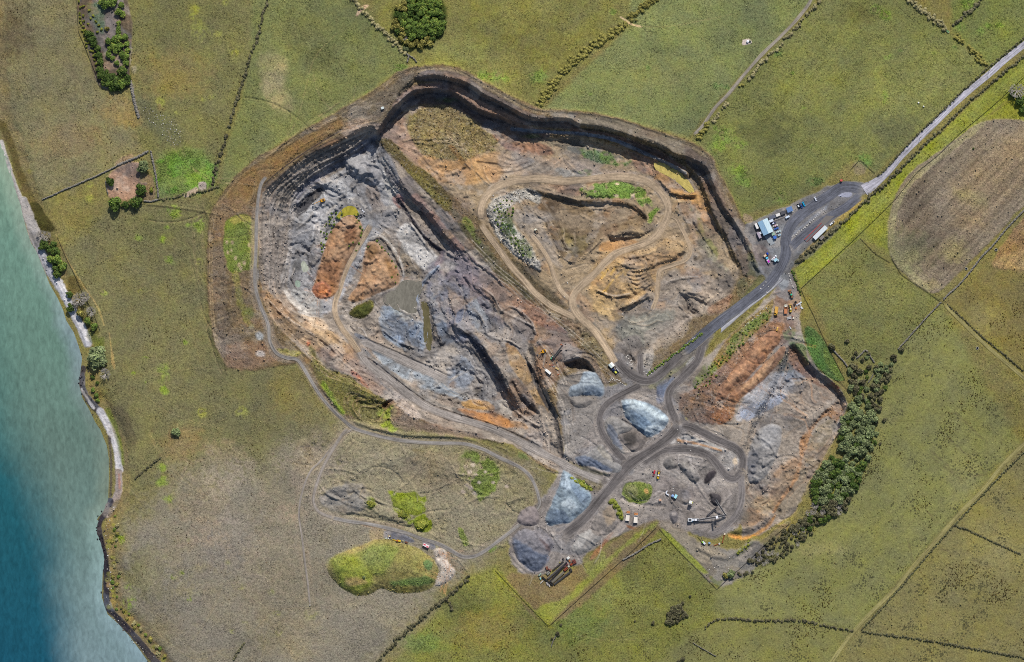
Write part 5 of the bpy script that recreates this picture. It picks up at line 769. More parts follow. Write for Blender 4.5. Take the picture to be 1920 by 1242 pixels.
# ------------------------------------------------------------------ STOCKPILES and heaps: each one a body of its own on the ground
PILES = [
 # name, label, category, outline, height, slope, [(colour, polygon, soft)...]
 ('gravel_stockpile','pale blue grey ridged stone heap touching a dull spoil heap west of the road loop',[(1095,697),(1115,699),(1126,712),(1134,734),(1128,743),(1110,742),(1095,741),(1070,744),(1067,738),(1070,725),(1085,720),(1091,707)],6,.45,'8d9aa6',[('a3afb8',[(1090,715),(1110,705),(1120,718),(1100,725)],6),('6f7f92',[(1098,725),(1125,728),(1130,738),(1105,738)],5),('747d86',[(1068,735),(1090,730),(1090,742),(1068,744)],5)]),
 ('gravel_stockpile','dull brown grey spoil heap touching the south side of a pale blue stone heap',[(1069,746),(1100,744),(1112,750),(1106,760),(1090,765),(1076,763)],4,.45,'7f7a76',[('928c86',[(1075,748),(1095,746),(1095,754),(1080,757)],5)]),
 ('gravel_stockpile','largest bright blue grey stone stockpile with pale flat top, inside the haul road loop',[(1168,752),(1190,750),(1213,755),(1234,766),(1250,780),(1253,792),(1240,808),(1218,820),(1207,815),(1192,802),(1176,786),(1170,772)],9,.55,'8494a2',[('b3c2ca',[(1168,754),(1195,752),(1215,760),(1248,782),(1250,790),(1230,785),(1205,770),(1180,768)],5),('6c8096',[(1178,768),(1200,775),(1225,800),(1215,812),(1195,798)],5),('4f6277',[(1173,782),(1185,788),(1205,812),(1195,806)],4),('a9b6bf',[(1215,800),(1245,800),(1225,815),(1212,815)],4),('9fb2c2',[(1170,756),(1178,754),(1182,764),(1172,768)],3)]),
 ('gravel_stockpile','low grey gravel spread with blue faces west of the junction, above a scrubby bank',[(1077,858),(1100,852),(1125,834),(1138,845),(1152,865),(1168,876),(1158,888),(1140,884),(1110,876),(1088,870)],5,.5,'8d8c8c',[('5f6d85',[(1077,858),(1098,855),(1120,865),(1150,880),(1140,885),(1110,876),(1086,869)],5),('9c978e',[(1125,836),(1140,850),(1150,868),(1138,862),(1122,845)],4)]),
 ('gravel_stockpile','grey gravel fan with a blue slab face in the western half of the road loop',[(1134,790),(1150,780),(1170,790),(1185,800),(1180,812),(1160,815),(1160,830),(1172,848),(1165,850),(1150,835),(1138,812)],4,.45,'8a8784',[('6f7787',[(1138,800),(1150,800),(1162,828),(1165,842),(1150,832)],4),('9b9895',[(1150,785),(1158,790),(1166,808),(1158,812)],4)]),
 ('gravel_stockpile','dark streaked gravel dump south of the largest bright blue stockpile',[(1165,815),(1185,806),(1200,812),(1212,822),(1205,840),(1188,850),(1175,838),(1163,825)],3.5,.4,'77706c',[('4d4946',[(1170,815),(1190,810),(1195,830),(1180,838)],6)]),
 ('gravel_stockpile','bright blue white gravel heap beside the green verge, west of the southern haul road',[(1056,882),(1069,888),(1080,898),(1095,915),(1109,927),(1104,948),(1085,966),(1070,979),(1050,982),(1030,986),(1023,972),(1034,945),(1042,925),(1050,905)],7,.5,'8496a4',[('aebfcd',[(1055,890),(1066,892),(1070,915),(1052,915)],5),('b4c3cd',[(1050,945),(1070,955),(1080,948),(1068,935)],6),('66788e',[(1028,960),(1050,955),(1068,975),(1035,983)],5),('768aa0',[(1070,905),(1105,928),(1095,945),(1080,930)],6)]),
 ('gravel_stockpile','large purple blue gravel heap at the yard corner, above the scrap conveyor line',[(960,1016),(968,1000),(985,992),(1000,996),(1012,990),(1030,1003),(1039,1022),(1028,1040),(1020,1062),(1004,1073),(984,1060),(972,1052),(964,1034)],8,.5,'7c7a80',[('5e6a80',[(962,1010),(985,1020),(1010,1040),(1030,1045),(1005,1072),(975,1052)],8),('948f92',[(1005,995),(1025,1003),(1025,1018),(1010,1012)],5),('6d5f60',[(1012,1010),(1030,1020),(1032,1035),(1018,1025)],5)]),
 ('gravel_stockpile','small reddish grey gravel heap on the north edge of the purple blue heap',[(972,966),(984,952),(1000,949),(1011,962),(1009,982),(992,986),(972,982)],5,.5,'857c7c',[('948a88',[(980,960),(995,953),(1000,965),(985,970)],5)]),
 ('gravel_stockpile','pale grey gravel heap with a dark south face by the southern haul road end',[(1071,1027),(1082,1008),(1098,996),(1118,990),(1134,994),(1126,1012),(1108,1030),(1092,1040),(1076,1038)],5,.5,'8f8c89',[('a8a6a3',[(1075,1022),(1092,1000),(1108,995),(1100,1012),(1085,1030)],5)]),
 ('gravel_stockpile','tan topped grey gravel heap against a strip of yellow gorse',[(1118,968),(1132,948),(1146,944),(1156,955),(1160,975),(1152,992),(1135,1004),(1115,1003),(1108,988)],5,.45,'87807b',[('9b8a74',[(1130,958),(1148,950),(1156,970),(1140,985)],7)]),
 ('sand_heap','round dark grey sand heap beside the parked red pickup and loader',[(1246,862),(1256,856),(1266,864),(1272,872),(1268,878),(1256,881),(1247,878),(1243,870)],4.5,.55,'5f5c5b',[('77736f',[(1258,862),(1268,868),(1262,878),(1255,872)],4)]),
 ('sand_heap','long dark wedge of crushed stone with steep south face in the crusher yard',[(1272,868),(1284,866),(1300,878),(1312,892),(1306,905),(1298,904),(1286,893),(1274,880)],6,.7,'6a6767',[('807c78',[(1276,868),(1288,870),(1306,888),(1296,886)],4)]),
 ('sand_heap','small charcoal black heap beside the bend of the eastern haul road',[(1321,897),(1328,886),(1338,881),(1343,886),(1338,895),(1328,905),(1321,906)],3,.5,'363236',[]),
 ('sand_heap','charcoal cone of crushed stone under the raised crusher conveyor',[(1331,926),(1340,925),(1350,928),(1353,938),(1350,946),(1342,949),(1334,944),(1332,936)],6,.9,'3b383b',[]),
 ('sand_heap','twin lobed grey aggregate heap west of the mobile crusher',[(1256,960),(1264,957),(1271,962),(1272,972),(1268,980),(1262,982),(1256,972)],3.5,.5,'5d5a5d',[('8a8380',[(1258,960),(1268,960),(1268,967),(1259,967)],3)]),
 ('earth_mound','long orange brown soil mound with grassy northern end beside the yellow green pond',[(640,412),(652,405),(664,405),(678,420),(681,440),(668,462),(655,485),(643,515),(634,545),(622,556),(606,558),(590,550),(588,535),(598,505),(606,475),(616,440)],8,.5,'86694f',[('937558',[(640,415),(665,412),(675,440),(645,470),(625,480)],8),('6f4c32',[(648,430),(668,425),(665,450),(645,455)],6),('7b5535',[(600,500),(640,490),(625,550),(595,548)],10)]),
 ('earth_mound','rust red soil lobe tipped at the southern end of the long orange mound',[(585,540),(600,528),(614,533),(621,545),(617,556),(605,560),(592,556)],4,.5,'8c5c46',[('9c6038',[(600,532),(614,538),(612,550),(600,548)],5)]),
 ('earth_mound','broad orange brown soil mound between pit track and murky olive pond',[(690,455),(703,453),(715,462),(728,478),(744,500),(751,522),(745,535),(722,545),(705,552),(690,560),(668,566),(652,562),(660,548),(672,530),(680,500),(684,475)],7,.45,'866b52',[('96795c',[(690,500),(720,490),(735,520),(700,540),(680,545)],10),('6b5235',[(690,462),(705,458),(708,475),(690,485)],6),('7a5c3a',[(720,480),(740,505),(745,525),(730,520)],6)]),
 ('earth_mound','red brown soil ridge with a dark cleft along its crest in the eastern works',[(1342,752),(1350,725),(1370,700),(1395,670),(1420,640),(1445,622),(1462,628),(1460,645),(1440,665),(1415,695),(1395,715),(1375,725),(1362,745)],7,.5,'7d5c46',[('8c6a50',[(1360,715),(1395,678),(1425,645),(1440,640),(1405,685),(1372,722)],6)]),
 ('earth_mound','second red brown soil ridge along the south east side of the cleft ridge',[(1365,750),(1378,728),(1400,716),(1425,690),(1448,668),(1465,650),(1474,655),(1462,680),(1438,705),(1415,728),(1395,742),(1380,758)],6,.45,'785a46',[('937558',[(1385,730),(1420,700),(1450,670),(1440,695),(1410,725)],6)]),
 ('overburden_hill','large rounded overburden hill covered in bright green and yellow grass by the southern track',[(615,1062),(622,1047),(640,1038),(665,1028),(690,1018),(705,1012),(730,1012),(760,1020),(790,1032),(812,1048),(822,1070),(820,1088),(808,1103),(790,1111),(765,1113),(740,1112),(716,1104),(700,1112),(685,1117),(668,1116),(645,1105),(628,1090),(616,1075)],11,.45,'716d46',[('7d7650',[(615,1050),(690,1015),(700,1020),(640,1050),(618,1070)],8),('67743c',[(672,1040),(705,1022),(745,1028),(740,1050),(715,1080),(690,1070)],12),('6e7a2e',[(620,1050),(670,1045),(700,1080),(680,1110),(640,1095)],14),('727046',[(740,1040),(800,1045),(815,1090),(760,1080)],14),('4c6a44',[(795,1052),(808,1052),(808,1068),(798,1066)],5),('50683e',[(735,1088),(800,1082),(810,1095),(740,1100)],8),('8f7f55',[(650,1085),(680,1085),(685,1095),(655,1098)],8)]),
 ('earth_mound','grey speckled rubble heap at the eastern foot of the green overburden hill',[(812,1033),(825,1028),(836,1034),(838,1048),(845,1060),(853,1068),(850,1082),(838,1092),(826,1098),(815,1098),(820,1082),(826,1068),(818,1055)],3,.4,'8d857c',[('b0a69c',[(818,1045),(832,1048),(840,1062),(830,1062)],5)]),
 ('gravel_stockpile','smooth pale grey gravel fan on the eastern haul road bend, opposite the dark heaps',[(1428,802),(1445,795),(1463,798),(1466,815),(1460,845),(1446,878),(1425,902),(1405,905),(1402,880),(1404,850),(1412,825)],5,.35,'92908f',[('a3a3a5',[(1430,805),(1458,800),(1455,830),(1430,840)],10),('77777c',[(1404,850),(1425,850),(1415,890),(1403,895)],6)]),
 ('gravel_stockpile','grey gravel fan on the northern floor of the western pit under the blue dark wall',[(652,302),(672,293),(690,300),(706,308),(716,325),(712,345),(695,347),(672,338),(655,325),(648,312)],6,.4,'9b9b9e',[('8a8a8f',[(690,310),(712,325),(708,342),(690,340)],6)]),
 ('scrubby_mound','dark scrub covered hump on the southern tip of the orange mounds',[(655,590),(662,578),(680,568),(695,562),(702,570),(695,585),(682,595),(668,597)],4,.5,'4a4a26',[('3a4020',[(660,588),(685,570),(698,566),(685,592)],5),('6b6a30',[(690,562),(702,566),(698,575)],3)]),
]
PQ = []
def PWIN(pts): return win(smooth(pts, True, 4), 4)
for nm, lb, pts, hgt, slope, c0, extra in PILES:
    T = np.zeros_like(Z); mound(pts, hgt * (.62 if hgt < 10 else .85), slope * .75, target=T)
    PQ.append(T)
    hgt_ = hgt; P(c0, pts, soft=4, rag=2, n=3, tex=(.1, .3, 0) if 'hill' not in nm and 'scrub' not in nm else (.9, .2, .3))
    for c, q, s_ in extra: P(c, q, soft=s_, rag=4, n=3, a=.85)
    COLR[PWIN(pts)] *= (1 + ({'earth_mound': .06, 'gravel_stockpile': -.35}.get(nm, -.12)) * (T[PWIN(pts)] > 0))[..., None]
    if nm == 'earth_mound': trails(pts, 26, len(PQ), ['b88a60', '6a4630', '7a5034', 'a87c58'], ln=(20, 60), a=.5, th=98)
    # weathering rills and tipped lobes
    sl, sd = sdp(smooth(pts, True, 4), 4); rl = fbm(10, 3, 77, X=GX[sl] * 1.7 + GY[sl] * .5, Y=(GY[sl] - GX[sl] * .4) * .8)
    T[sl] += (rl * 1.2 + .9 * fbm(26, 2, 78, X=GX[sl], Y=GY[sl]) + .35 * NF[sl]) * np.clip(sd / 6, 0, 1) * min(1.3, hgt * .17) * (.35 if 'hill' in nm else 1) * np.where(T[sl] > 0, 1, 0)
# rills down the faces and drag lines along the floors (line integral of noise along the fall of the ground)
def boxblur(A, k):
    for ax in (0, 1):
        c = np.cumsum(np.pad(A, [(k + 1, k) if i == ax else (0, 0) for i in (0, 1)], mode='edge'), axis=ax, dtype=np.float64)
        n_ = A.shape[ax]; A = ((np.take(c, np.arange(2 * k + 1, 2 * k + 1 + n_), ax) - np.take(c, np.arange(n_), ax)) / (2 * k + 1)).astype(np.float32)
    return A
def lic(Zs, perp, steps, seed):
    gy, gx = np.gradient(Zs); g_ = np.hypot(gx, gy) + 1e-5; dx, dy = gx / g_, gy / g_
    if perp: dx, dy = -dy, dx
    W0 = boxblur(np.random.default_rng(seed).standard_normal(Zs.shape).astype(np.float32), 1); A = W0.copy()
    for sg in (1, -1):
        px = np.tile(np.arange(NX, dtype=np.float32), (NY, 1)); py = np.tile(np.arange(NY, dtype=np.float32)[:, None], (1, NX))
        for _ in range(steps):
            i = np.clip(px + .5, 0, NX - 1).astype(np.int32); j = np.clip(py + .5, 0, NY - 1).astype(np.int32); px += sg * dx[j, i] * 1.2; py += sg * dy[j, i] * 1.2
            A += W0[np.clip(py + .5, 0, NY - 1).astype(np.int32), np.clip(px + .5, 0, NX - 1).astype(np.int32)]
    return A / A.std(), g_
ZALL = BASEZ + sum(PQ)
LD, gs = lic(boxblur(ZALL, 2), False, 7, 21); LA, gw = lic(boxblur(boxblur(ZALL, 9), 9), True, 14, 22)
RKW = ss(.08, .4, TEX[..., 1]); SLP = ss(.15, .55, gs / (ST * M)); FLT = (1 - SLP) * ss(.004, .02, gw / (ST * M))
# blocky fractured faces
wx = GX + 5 * NM + 2 * NF; wy = GY + 5 * fbm(24, 3, 12) + 2 * NF
def blocks(sz, sd_, rot):
    u = (wx * math.cos(rot) + wy * math.sin(rot)) / sz; v = (wy * math.cos(rot) - wx * math.sin(rot)) / (sz * .6)
    return np.random.default_rng(sd_).random((64, 64)).astype(np.float32)[np.floor(v).astype(int) & 63, np.floor(u).astype(int) & 63] - .5
BLK = blocks(9, 1, .7) + .7 * blocks(5, 2, .4)
PQM = sum((q > .03).astype(np.float32) for q in PQ); PQM = np.clip(PQM, 0, 1)
rel = np.clip(LD, -2.2, 2.2) * SLP * (.19 + .10 * PQM) + np.clip(LA, -2.2, 2.2) * FLT * .14 * (1 - PQM)
BASEZ += RKW * rel * (1 - PQM) * (1 - ROADMASK)
BASEZ += RKW * SLP * (1 - PQM) * (.6 * fbm(5, 2, 61) + 1.0 * BLK * np.clip(TEX[..., 1] * 1.3, 0, 1)) * (1 - ROADMASK)
COLR *= (1 + RKW * SLP * .22 * BLK)[..., None]
PQ = [T + np.where(T > .4, RKW * rel, 0) for T in PQ]
COLR *= (1 + RKW * (np.clip(LD, -2, 2) * SLP * (.10 + .14 * PQM) + np.clip(LA, -2, 2) * FLT * .10))[..., None]
COLR *= (1 + .10 * NL + .10 * NC)[..., None]
RT = ss(.15, .4, TEX[..., 1]) * (1 - PQM)
RT *= ss(.7, .4, TEX[..., 0]); sat_ = (COLR.max(-1) - COLR.min(-1)) / (COLR.max(-1) + 1e-4); RT *= 1 - inside([(1640,450),(1660,380),(1760,270),(1830,220),(1990,180),(2500,300),(1950,540),(1760,560)], sl_all)
for c_, sc_, sd_, th_, a_ in (('626a76', 46, 201, .20, .32), ('a57c56', 38, 202, .26, .30), ('4a4644', 30, 203, .20, .50), ('a89e92', 34, 204, .26, .35), ('765a48', 60, 205, .28, .28)):
    m_ = ss(.2, .45, sat_)[..., None] if c_ in ('a57c56', '765a48') else 1
    m_ = m_ * ss(th_ - .07, th_ + .16, fbm(sc_, 4, sd_, .6, X=GX * .8 + GY * .35, Y=GY - GX * .3))[..., None] * RT[..., None] * a_; COLR = COLR * (1 - m_) + lin(c_) * m_
COLR *= (1 - .13 * ss(.15, .4, TEX[..., 1]) * (1 - PQM))[..., None]
sl2, sd2 = sdp([(250,980),(330,880),(470,840),(570,760),(650,800),(820,830),(980,880),(1000,960),(880,1060),(700,1242),(600,1330),(330,1330),(300,1200),(230,1090)], 0, sl_all); SWW = (ss(-50, 70, sd2 + 25 * NC) * (.65 + .7 * ss(-.3, .4, NC + .5 * NM)) * .8).astype(np.float32); SWW *= (1 - PQM) * ss(1.25, 1.0, COLR[..., 1] / (COLR[..., 0] + 1e-4))
GRW = (TEX[..., 0] * (1 - RT))[..., None]; gn = fbm(120, 4, 211)[..., None]; g2 = fbm(36, 3, 212)[..., None]
COLR *= 1 + GRW * (gn * np.array([.22, .19, .08]) + g2 * np.array([.14, .12, .04]))
COLR *= 1 + GRW * np.array([.05, .0, -.13]) * (1 - SWW[..., None])
COLR = COLR * (1 - .42 * SWW[..., None] * GRW) + lin('787064') * .42 * SWW[..., None] * GRW
lum = (COLR @ np.array([.2126, .7152, .0722], np.float32))[..., None]; vivid = (.88 + .09 * TEX[..., 0])[..., None]
COLR = (lum + (COLR - lum) * vivid) * np.array([1.03, 1.0, .97], np.float32)
ALB = np.clip(COLR * KA, .004, .9)
V = gridverts(GX, GY, BASEZ).reshape(-1, 3)
g = bpy.data.objects.new('ground', mesh_np('ground', V, gridfaces(NY, NX), MG, {'Col': ALB.reshape(-1, 3), 'Tex': TEX.reshape(-1, 4)[:, :3]}))
tag(link(g), 'quarry ground and surrounding pasture', None, None, 'structure')
for (nm, lb, pts, hgt, slope, c0, extra), T in zip(PILES, PQ):
    sl, sd = sdp(smooth(pts, True, 4), 4); q = T[sl]; ny, nx = q.shape
    zz = BASEZ[sl] + np.where(q > .03, q + .03, -.05)
    m = (q > .03); fm = m[:-1, :-1] | m[1:, :-1] | m[1:, 1:] | m[:-1, 1:]
    Vv = gridverts(GX[sl], GY[sl], zz).reshape(-1, 3); F = gridfaces(ny, nx, fm)
    used = np.unique(F); re = np.full(ny * nx, -1); re[used] = np.arange(len(used))
    o = bpy.data.objects.new(nm, mesh_np(nm, Vv[used], re[F], MG, {'Col': ALB[sl].reshape(-1, 3)[used], 'Tex': TEX[sl].reshape(-1, 4)[used][:, :3]}))
    tag(link(o), lb, {'gravel_stockpile': 'stockpile', 'sand_heap': 'stockpile'}.get(nm, 'mound'))
    Z[sl] = np.maximum(Z[sl], zz)
# ---- sea
xs = XS[(XS < 420)][::3]; ys = YS[::3]; SX, SY = np.meshgrid(xs, ys)
sdl = SD_SEA[::3, :][:, :len(XS[XS < 420])][:, ::3]
xe = np.interp(SY, [300, 400, 600, 750, 850, 930, 1000, 1100, 1242], [-150, -115, -40, 10, 55, 88, 112, 126, 136]); wd = np.interp(SY, [300, 700, 900, 1242], [190, 140, 80, 55])
n_ = fbm(60, 3, 40, X=SX, Y=SY) + .6 * fbm(14, 3, 41, X=SX * 1.4 + SY * .5, Y=SY)
dp = ss(-.6, 1, (xe - SX + 10 * n_) / wd)
def ramp(yv, stops): 
    a = np.array([lin(c) for _, c in stops]); return np.stack([np.interp(yv, [s for s, _ in stops], a[:, i]) for i in range(3)], -1)
shal = ramp(SY, [(250, '86a08a'), (450, '6f9082'), (650, '68867a'), (850, '667d75'), (1000, '6c8480'), (1242, '7a9096')]); deep = ramp(SY, [(300, '4a827c'), (700, '34706f'), (900, '255c66'), (1242, '1c5368')])
shore = ramp(SY, [(250, '99aa93'), (500, '8aa095'), (640, '8699a0'), (800, '75877f'), (930, '7d8a7c'), (1000, '87a09c'), (1242, '8ba2ac')])
c = shal * (1 - dp[..., None]) + deep * dp[..., None]
t = ss(38, 2, sdl + 8 * n_)[..., None]; c = c * (1 - t) + shore * t
Vv = gridverts(SX, SY, np.full(SX.shape, WATER, np.float32)).reshape(-1, 3)
fm = (sdl > -40); fm = fm[:-1, :-1] | fm[1:, 1:]
o = bpy.data.objects.new('sea', mesh_np('sea', Vv, gridfaces(len(ys), len(xs), fm), MSEA, {'Col': c.reshape(-1, 3) * np.array([.80, .80, .76], np.float32)})); tag(link(o), 'sheltered sea shading from deep teal to pale shallows', None, None, 'structure')
# ---- ponds
for nm, lb, pts, hexc, lv in PONDS:
    Pp = smooth(pts, True, 6); cx = np.mean([p[0] for p in Pp]); cy = np.mean([p[1] for p in Pp])
    Vv = [W(cx, cy, lv)] + [W(cx + (x - cx) * 1.14, cy + (y - cy) * 1.14, lv) for x, y in Pp]; n = len(Pp)
    F = [(0, 1 + i, 1 + (i + 1) % n) for i in range(n)]
    cc = np.tile(lin(hexc), (n + 1, 1)) * (1 + .12 * RNG.standard_normal((n + 1, 1)))
    o = bpy.data.objects.new('pond', mesh_np('pond', Vv, [f[::-1] for f in F], MPOND, {'Col': np.clip(cc * KA, 0, 1)})); tag(link(o), lb + ' pond in the quarry floor', None, None, 'structure')
# ---- roads
RC = {'asphalt': ('96939a', '7d7a7a'), 'tarmac': ('4f5057', '66666c'), 'pale': ('858487', '77757a'), 'dark': ('56514f', '77706c'), 'worn': ('6a6461', '7d7671'), 'grey': ('827b75', '6f6964'), 'sandy': ('92806a', '7d6e5c'), 'track': ('75706b', '726a5c'), 'dirt': ('7d756e', '756b58'), 'grassy': ('7b7449', '6c6a3a')}
for k, (nm, sf, w, Pp, z) in enumerate(PROAD):
    n = len(Pp); tg = np.gradient(Pp, axis=0); tg /= np.hypot(*tg.T)[:, None]; nr = np.stack([-tg[:, 1], tg[:, 0]], 1)
    us = np.array([-1.0, -.78, -.55, -.36, -.15, 0, .15, .36, .55, .78, 1.0]); a, b = lin(RC[sf][0]), lin(RC[sf][1]); a2 = a * .82
    prof = np.array([0, .75, 1, 1, 1, 1, 1, 1, 1, .75, 0]); trk = np.array([0, 0, .2, 1, .3, 0, .3, 1, .2, 0, 0])
    nw = fbm(30, 3, 50 + k, X=Pp[:, :1], Y=Pp[:, 1:])[:, 0]; nw2 = fbm(30, 3, 90 + k, X=Pp[:, :1], Y=Pp[:, 1:])[:, 0]
    ends = np.minimum(np.arange(n), np.arange(n)[::-1]) * 2.0
    taper = np.clip(ends / (w * .6), 0.0, 1) if sf not in ('asphalt',) else np.ones(n)
    VV = []; CC = []; UV = []
    for j, u in enumerate(us):
        jag = .22 if sf not in ('asphalt', 'tarmac') else .03
        wid = w / 2 * (1 + jag * (nw if u < 0 else nw2)) * (.55 + .45 * np.sqrt(taper)) 
        if sf == 'asphalt': wid = w / 2 * (1 + .9 * ss(1660, 1625, Pp[:, 0]))
        q = Pp + nr * (u * wid)[:, None]
        zz = z + .03 + .006 * k - (.10 if abs(u) == 1 else 0) 
        VV.append(gridverts(q[:, 0], q[:, 1], zz))
        i = np.clip(np.searchsorted(XS, q[:, 0]), 0, NX - 1); jj = np.clip(np.searchsorted(YS, q[:, 1]), 0, NY - 1)
        base = ALB[jj, i]; edge = b if sf not in ('asphalt', 'tarmac') else a
        pr = np.full(n, prof[j]) if sf not in ('asphalt', 'tarmac') else np.ones(n) * (1 if abs(u) < 1 else .9)
        fade = (ss(0, w * .8, ends) if sf != 'asphalt' else np.ones(n)) * pr; fade = np.clip(fade + .25 * nw * (prof[j] < 1), 0, 1)
        if sf == 'dirt': fade *= .85
        if sf == 'grassy': fade *= .7
        rc = a * (1 - trk[j] * .35) + a2 * trk[j] * .35 if abs(u) < .7 else (a + edge) / 2
        if sf in ('grassy',): rc = a * (1 - .5 * trk[j]) + lin('8f8560') * .5 * trk[j]
        rc = rc * (1 + .18 * fbm(70, 2, 9, X=Pp[:, :1], Y=Pp[:, 1:]) + .22 * fbm(9, 2, 19 + j, X=Pp[:, :1], Y=Pp[:, 1:] * 1.0))
        CC.append(base * (1 - fade[:, None]) + rc * KA * fade[:, None])
        UV.append(np.stack([np.full(n, u * w * .25) + k * 7.3, np.arange(n) * .02], 1))
    VV = np.concatenate(VV); CC = np.concatenate(CC); UV = np.concatenate(UV); m_ = len(us)
    i = np.arange(m_ * n).reshape(m_, n); F = np.stack([i[:-1, :-1], i[:-1, 1:], i[1:, 1:], i[1:, :-1]], -1).reshape(-1, 4)
    o = bpy.data.objects.new(nm, mesh_np(nm, VV, F, MROAD, {'Col': np.clip(CC, 0, 1)}, uv=UV)); tag(link(o), None, None, None, 'structure')
def gz(x, y): return float(hz_of(Z, x, y))
# loose stones broken off the faces: too many to count, one body
rs = np.random.default_rng(77); pr = (RKW * (.10 + .9 * np.clip(TEX[..., 1] - .45, 0, 1) + .5 * SLP) * (1 - ROADMASK) * (1 - PQM)); pr[:, (XS < 0) | (XS > 1920)] = 0; pr[(YS < 0) | (YS > 1242), :] = 0
idx = rs.choice(pr.size, 5200, p=(pr / pr.sum()).ravel().astype(np.float64) / (pr / pr.sum()).ravel().astype(np.float64).sum()); jy, jx = np.divmod(idx, NX)
cx_ = GX[jy, jx] + rs.uniform(-.7, .7, len(idx)); cy_ = GY[jy, jx] + rs.uniform(-.7, .7, len(idx)); Pc = gridverts(cx_, cy_, BASEZ[jy, jx]); q = rs.uniform(.22, .5, (len(idx), 3)) * (1 + 1.4 * rs.random((len(idx), 1)) ** 4); an = rs.uniform(0, 6.28, len(idx))
V = np.zeros((len(idx), 8, 3), np.float32)
for c in range(8):
    i_, j_, k_ = (1 if c & 1 else -1), (1 if c & 2 else -1), (1 if c & 4 else 0); f = .62 if k_ else 1
    a = q[:, 0] * i_ * f * rs.uniform(.7, 1.2, len(idx)); b = q[:, 1] * j_ * f * rs.uniform(.7, 1.2, len(idx)); V[:, c, 0] = Pc[:, 0] + a * np.cos(an) - b * np.sin(an); V[:, c, 1] = Pc[:, 1] + a * np.sin(an) + b * np.cos(an); V[:, c, 2] = Pc[:, 2] - .15 + k_ * (.2 + q[:, 2] * 1.5)
F = (np.array([(0, 1, 5, 4), (1, 3, 7, 5), (3, 2, 6, 7), (2, 0, 4, 6), (4, 5, 7, 6)])[None] + (np.arange(len(idx)) * 8)[:, None, None]).reshape(-1, 4)
cs = np.repeat(np.clip(ALB[jy, jx] * rs.uniform(.7, 1.7, (len(idx), 1)), 0, .8), 8, 0); ts = np.tile(np.array([[.05, .3, 0]], np.float32), (len(cs), 1))
o = link(bpy.data.objects.new('loose_stones', mesh_np('loose_stones', V.reshape(-1, 3), F, MG, {'Col': cs, 'Tex': ts}, smooth_=False))); tag(o, 'scattered loose stones on the quarry faces and floors', 'stones', None, 'stuff')
# tussocks and weeds: the grain of the pasture, past counting
def tufts(name, label, wt, n, seed, sz, ht, tone, cat, tint=None):
    r = np.random.default_rng(seed); w_ = np.clip(wt, 0, None).astype(np.float64).copy(); w_[:, (XS < -20) | (XS > 1940)] = 0; w_[(YS < -20) | (YS > 1262), :] = 0; w_ *= (SD_SEA < -14) & (ROADMASK < .1); w_ /= w_.sum()
    idx = r.choice(w_.size, n, p=w_.ravel()); j, i = np.divmod(idx, NX); x = GX[j, i] + r.uniform(-.75, .75, n); y = GY[j, i] + r.uniform(-.75, .75, n); base = gridverts(x, y, Z[j, i])
    V = np.zeros((n, 3, 4, 3), np.float32); s_ = r.uniform(*sz, n); h_ = r.uniform(*ht, n)
    for k in range(3):
        a = r.uniform(0, 6.28, n); dx, dy = np.cos(a) * s_, np.sin(a) * s_; l = r.uniform(.2, .8, n); lx, ly = -np.sin(a) * s_ * l, np.cos(a) * s_ * l
        for q, (e, f, g_) in enumerate(((-1, -.5, 0), (1, -.5, 0), (.7, .7, 1), (-.7, .7, 1))): V[:, k, q, 0] = base[:, 0] + dx * e + lx * f * 1.4; V[:, k, q, 1] = base[:, 1] + dy * e + ly * f * 1.4; V[:, k, q, 2] = base[:, 2] - .03 + h_ * g_
    c_ = ALB[j, i] * r.uniform(*tone, (n, 1)) * (1 if tint is None else np.array(tint)); c_ = np.repeat(np.clip(c_, 0, .8), 12, 0); t_ = np.tile(np.array([[.3, .05, 0]], np.float32), (len(c_), 1))
    o = link(bpy.data.objects.new(name, mesh_np(name, V.reshape(-1, 3), np.arange(n * 12).reshape(-1, 4), MG, {'Col': c_, 'Tex': t_}, smooth_=False))); tag(o, label, cat, None, 'stuff')
GRN = ss(1.0, 1.35, COLR[..., 1] / (COLR[..., 0] + 1e-4)) * ss(1.2, 1.7, COLR[..., 1] / (COLR[..., 2] + 1e-4)) * (1 - .9 * (PQM * (TEX[..., 0] < .5))); CLU = ss(-.05, .5, fbm(22, 3, 301)) + .12
tufts('grass_tussocks', 'tussocks of pasture grass over the paddocks', np.clip(TEX[..., 0] - .45, 0, 1) * CLU, 42000, 1, (.35, .8), (.2, .45), (.8, 1.5), 'grass')
tufts('weeds', 'clumps of green weeds on the flushes and quarry regrowth', GRN ** 2 * (1 - .75 * np.clip(TEX[..., 0] - .3, 0, 1)) * CLU, 11000, 2, (.3, .75), (.15, .5), (.6, 1.5), 'weeds')
tufts('rush_tufts', 'dark rush tufts dotted over the southern and eastern paddocks', TEX[..., 2] * (ss(.05, .5, fbm(46, 3, 303)) ** 2 + .03), 4600, 3, (.28, .62), (.3, .7), (.22, .55), 'rushes', (1.15, .9, .7))
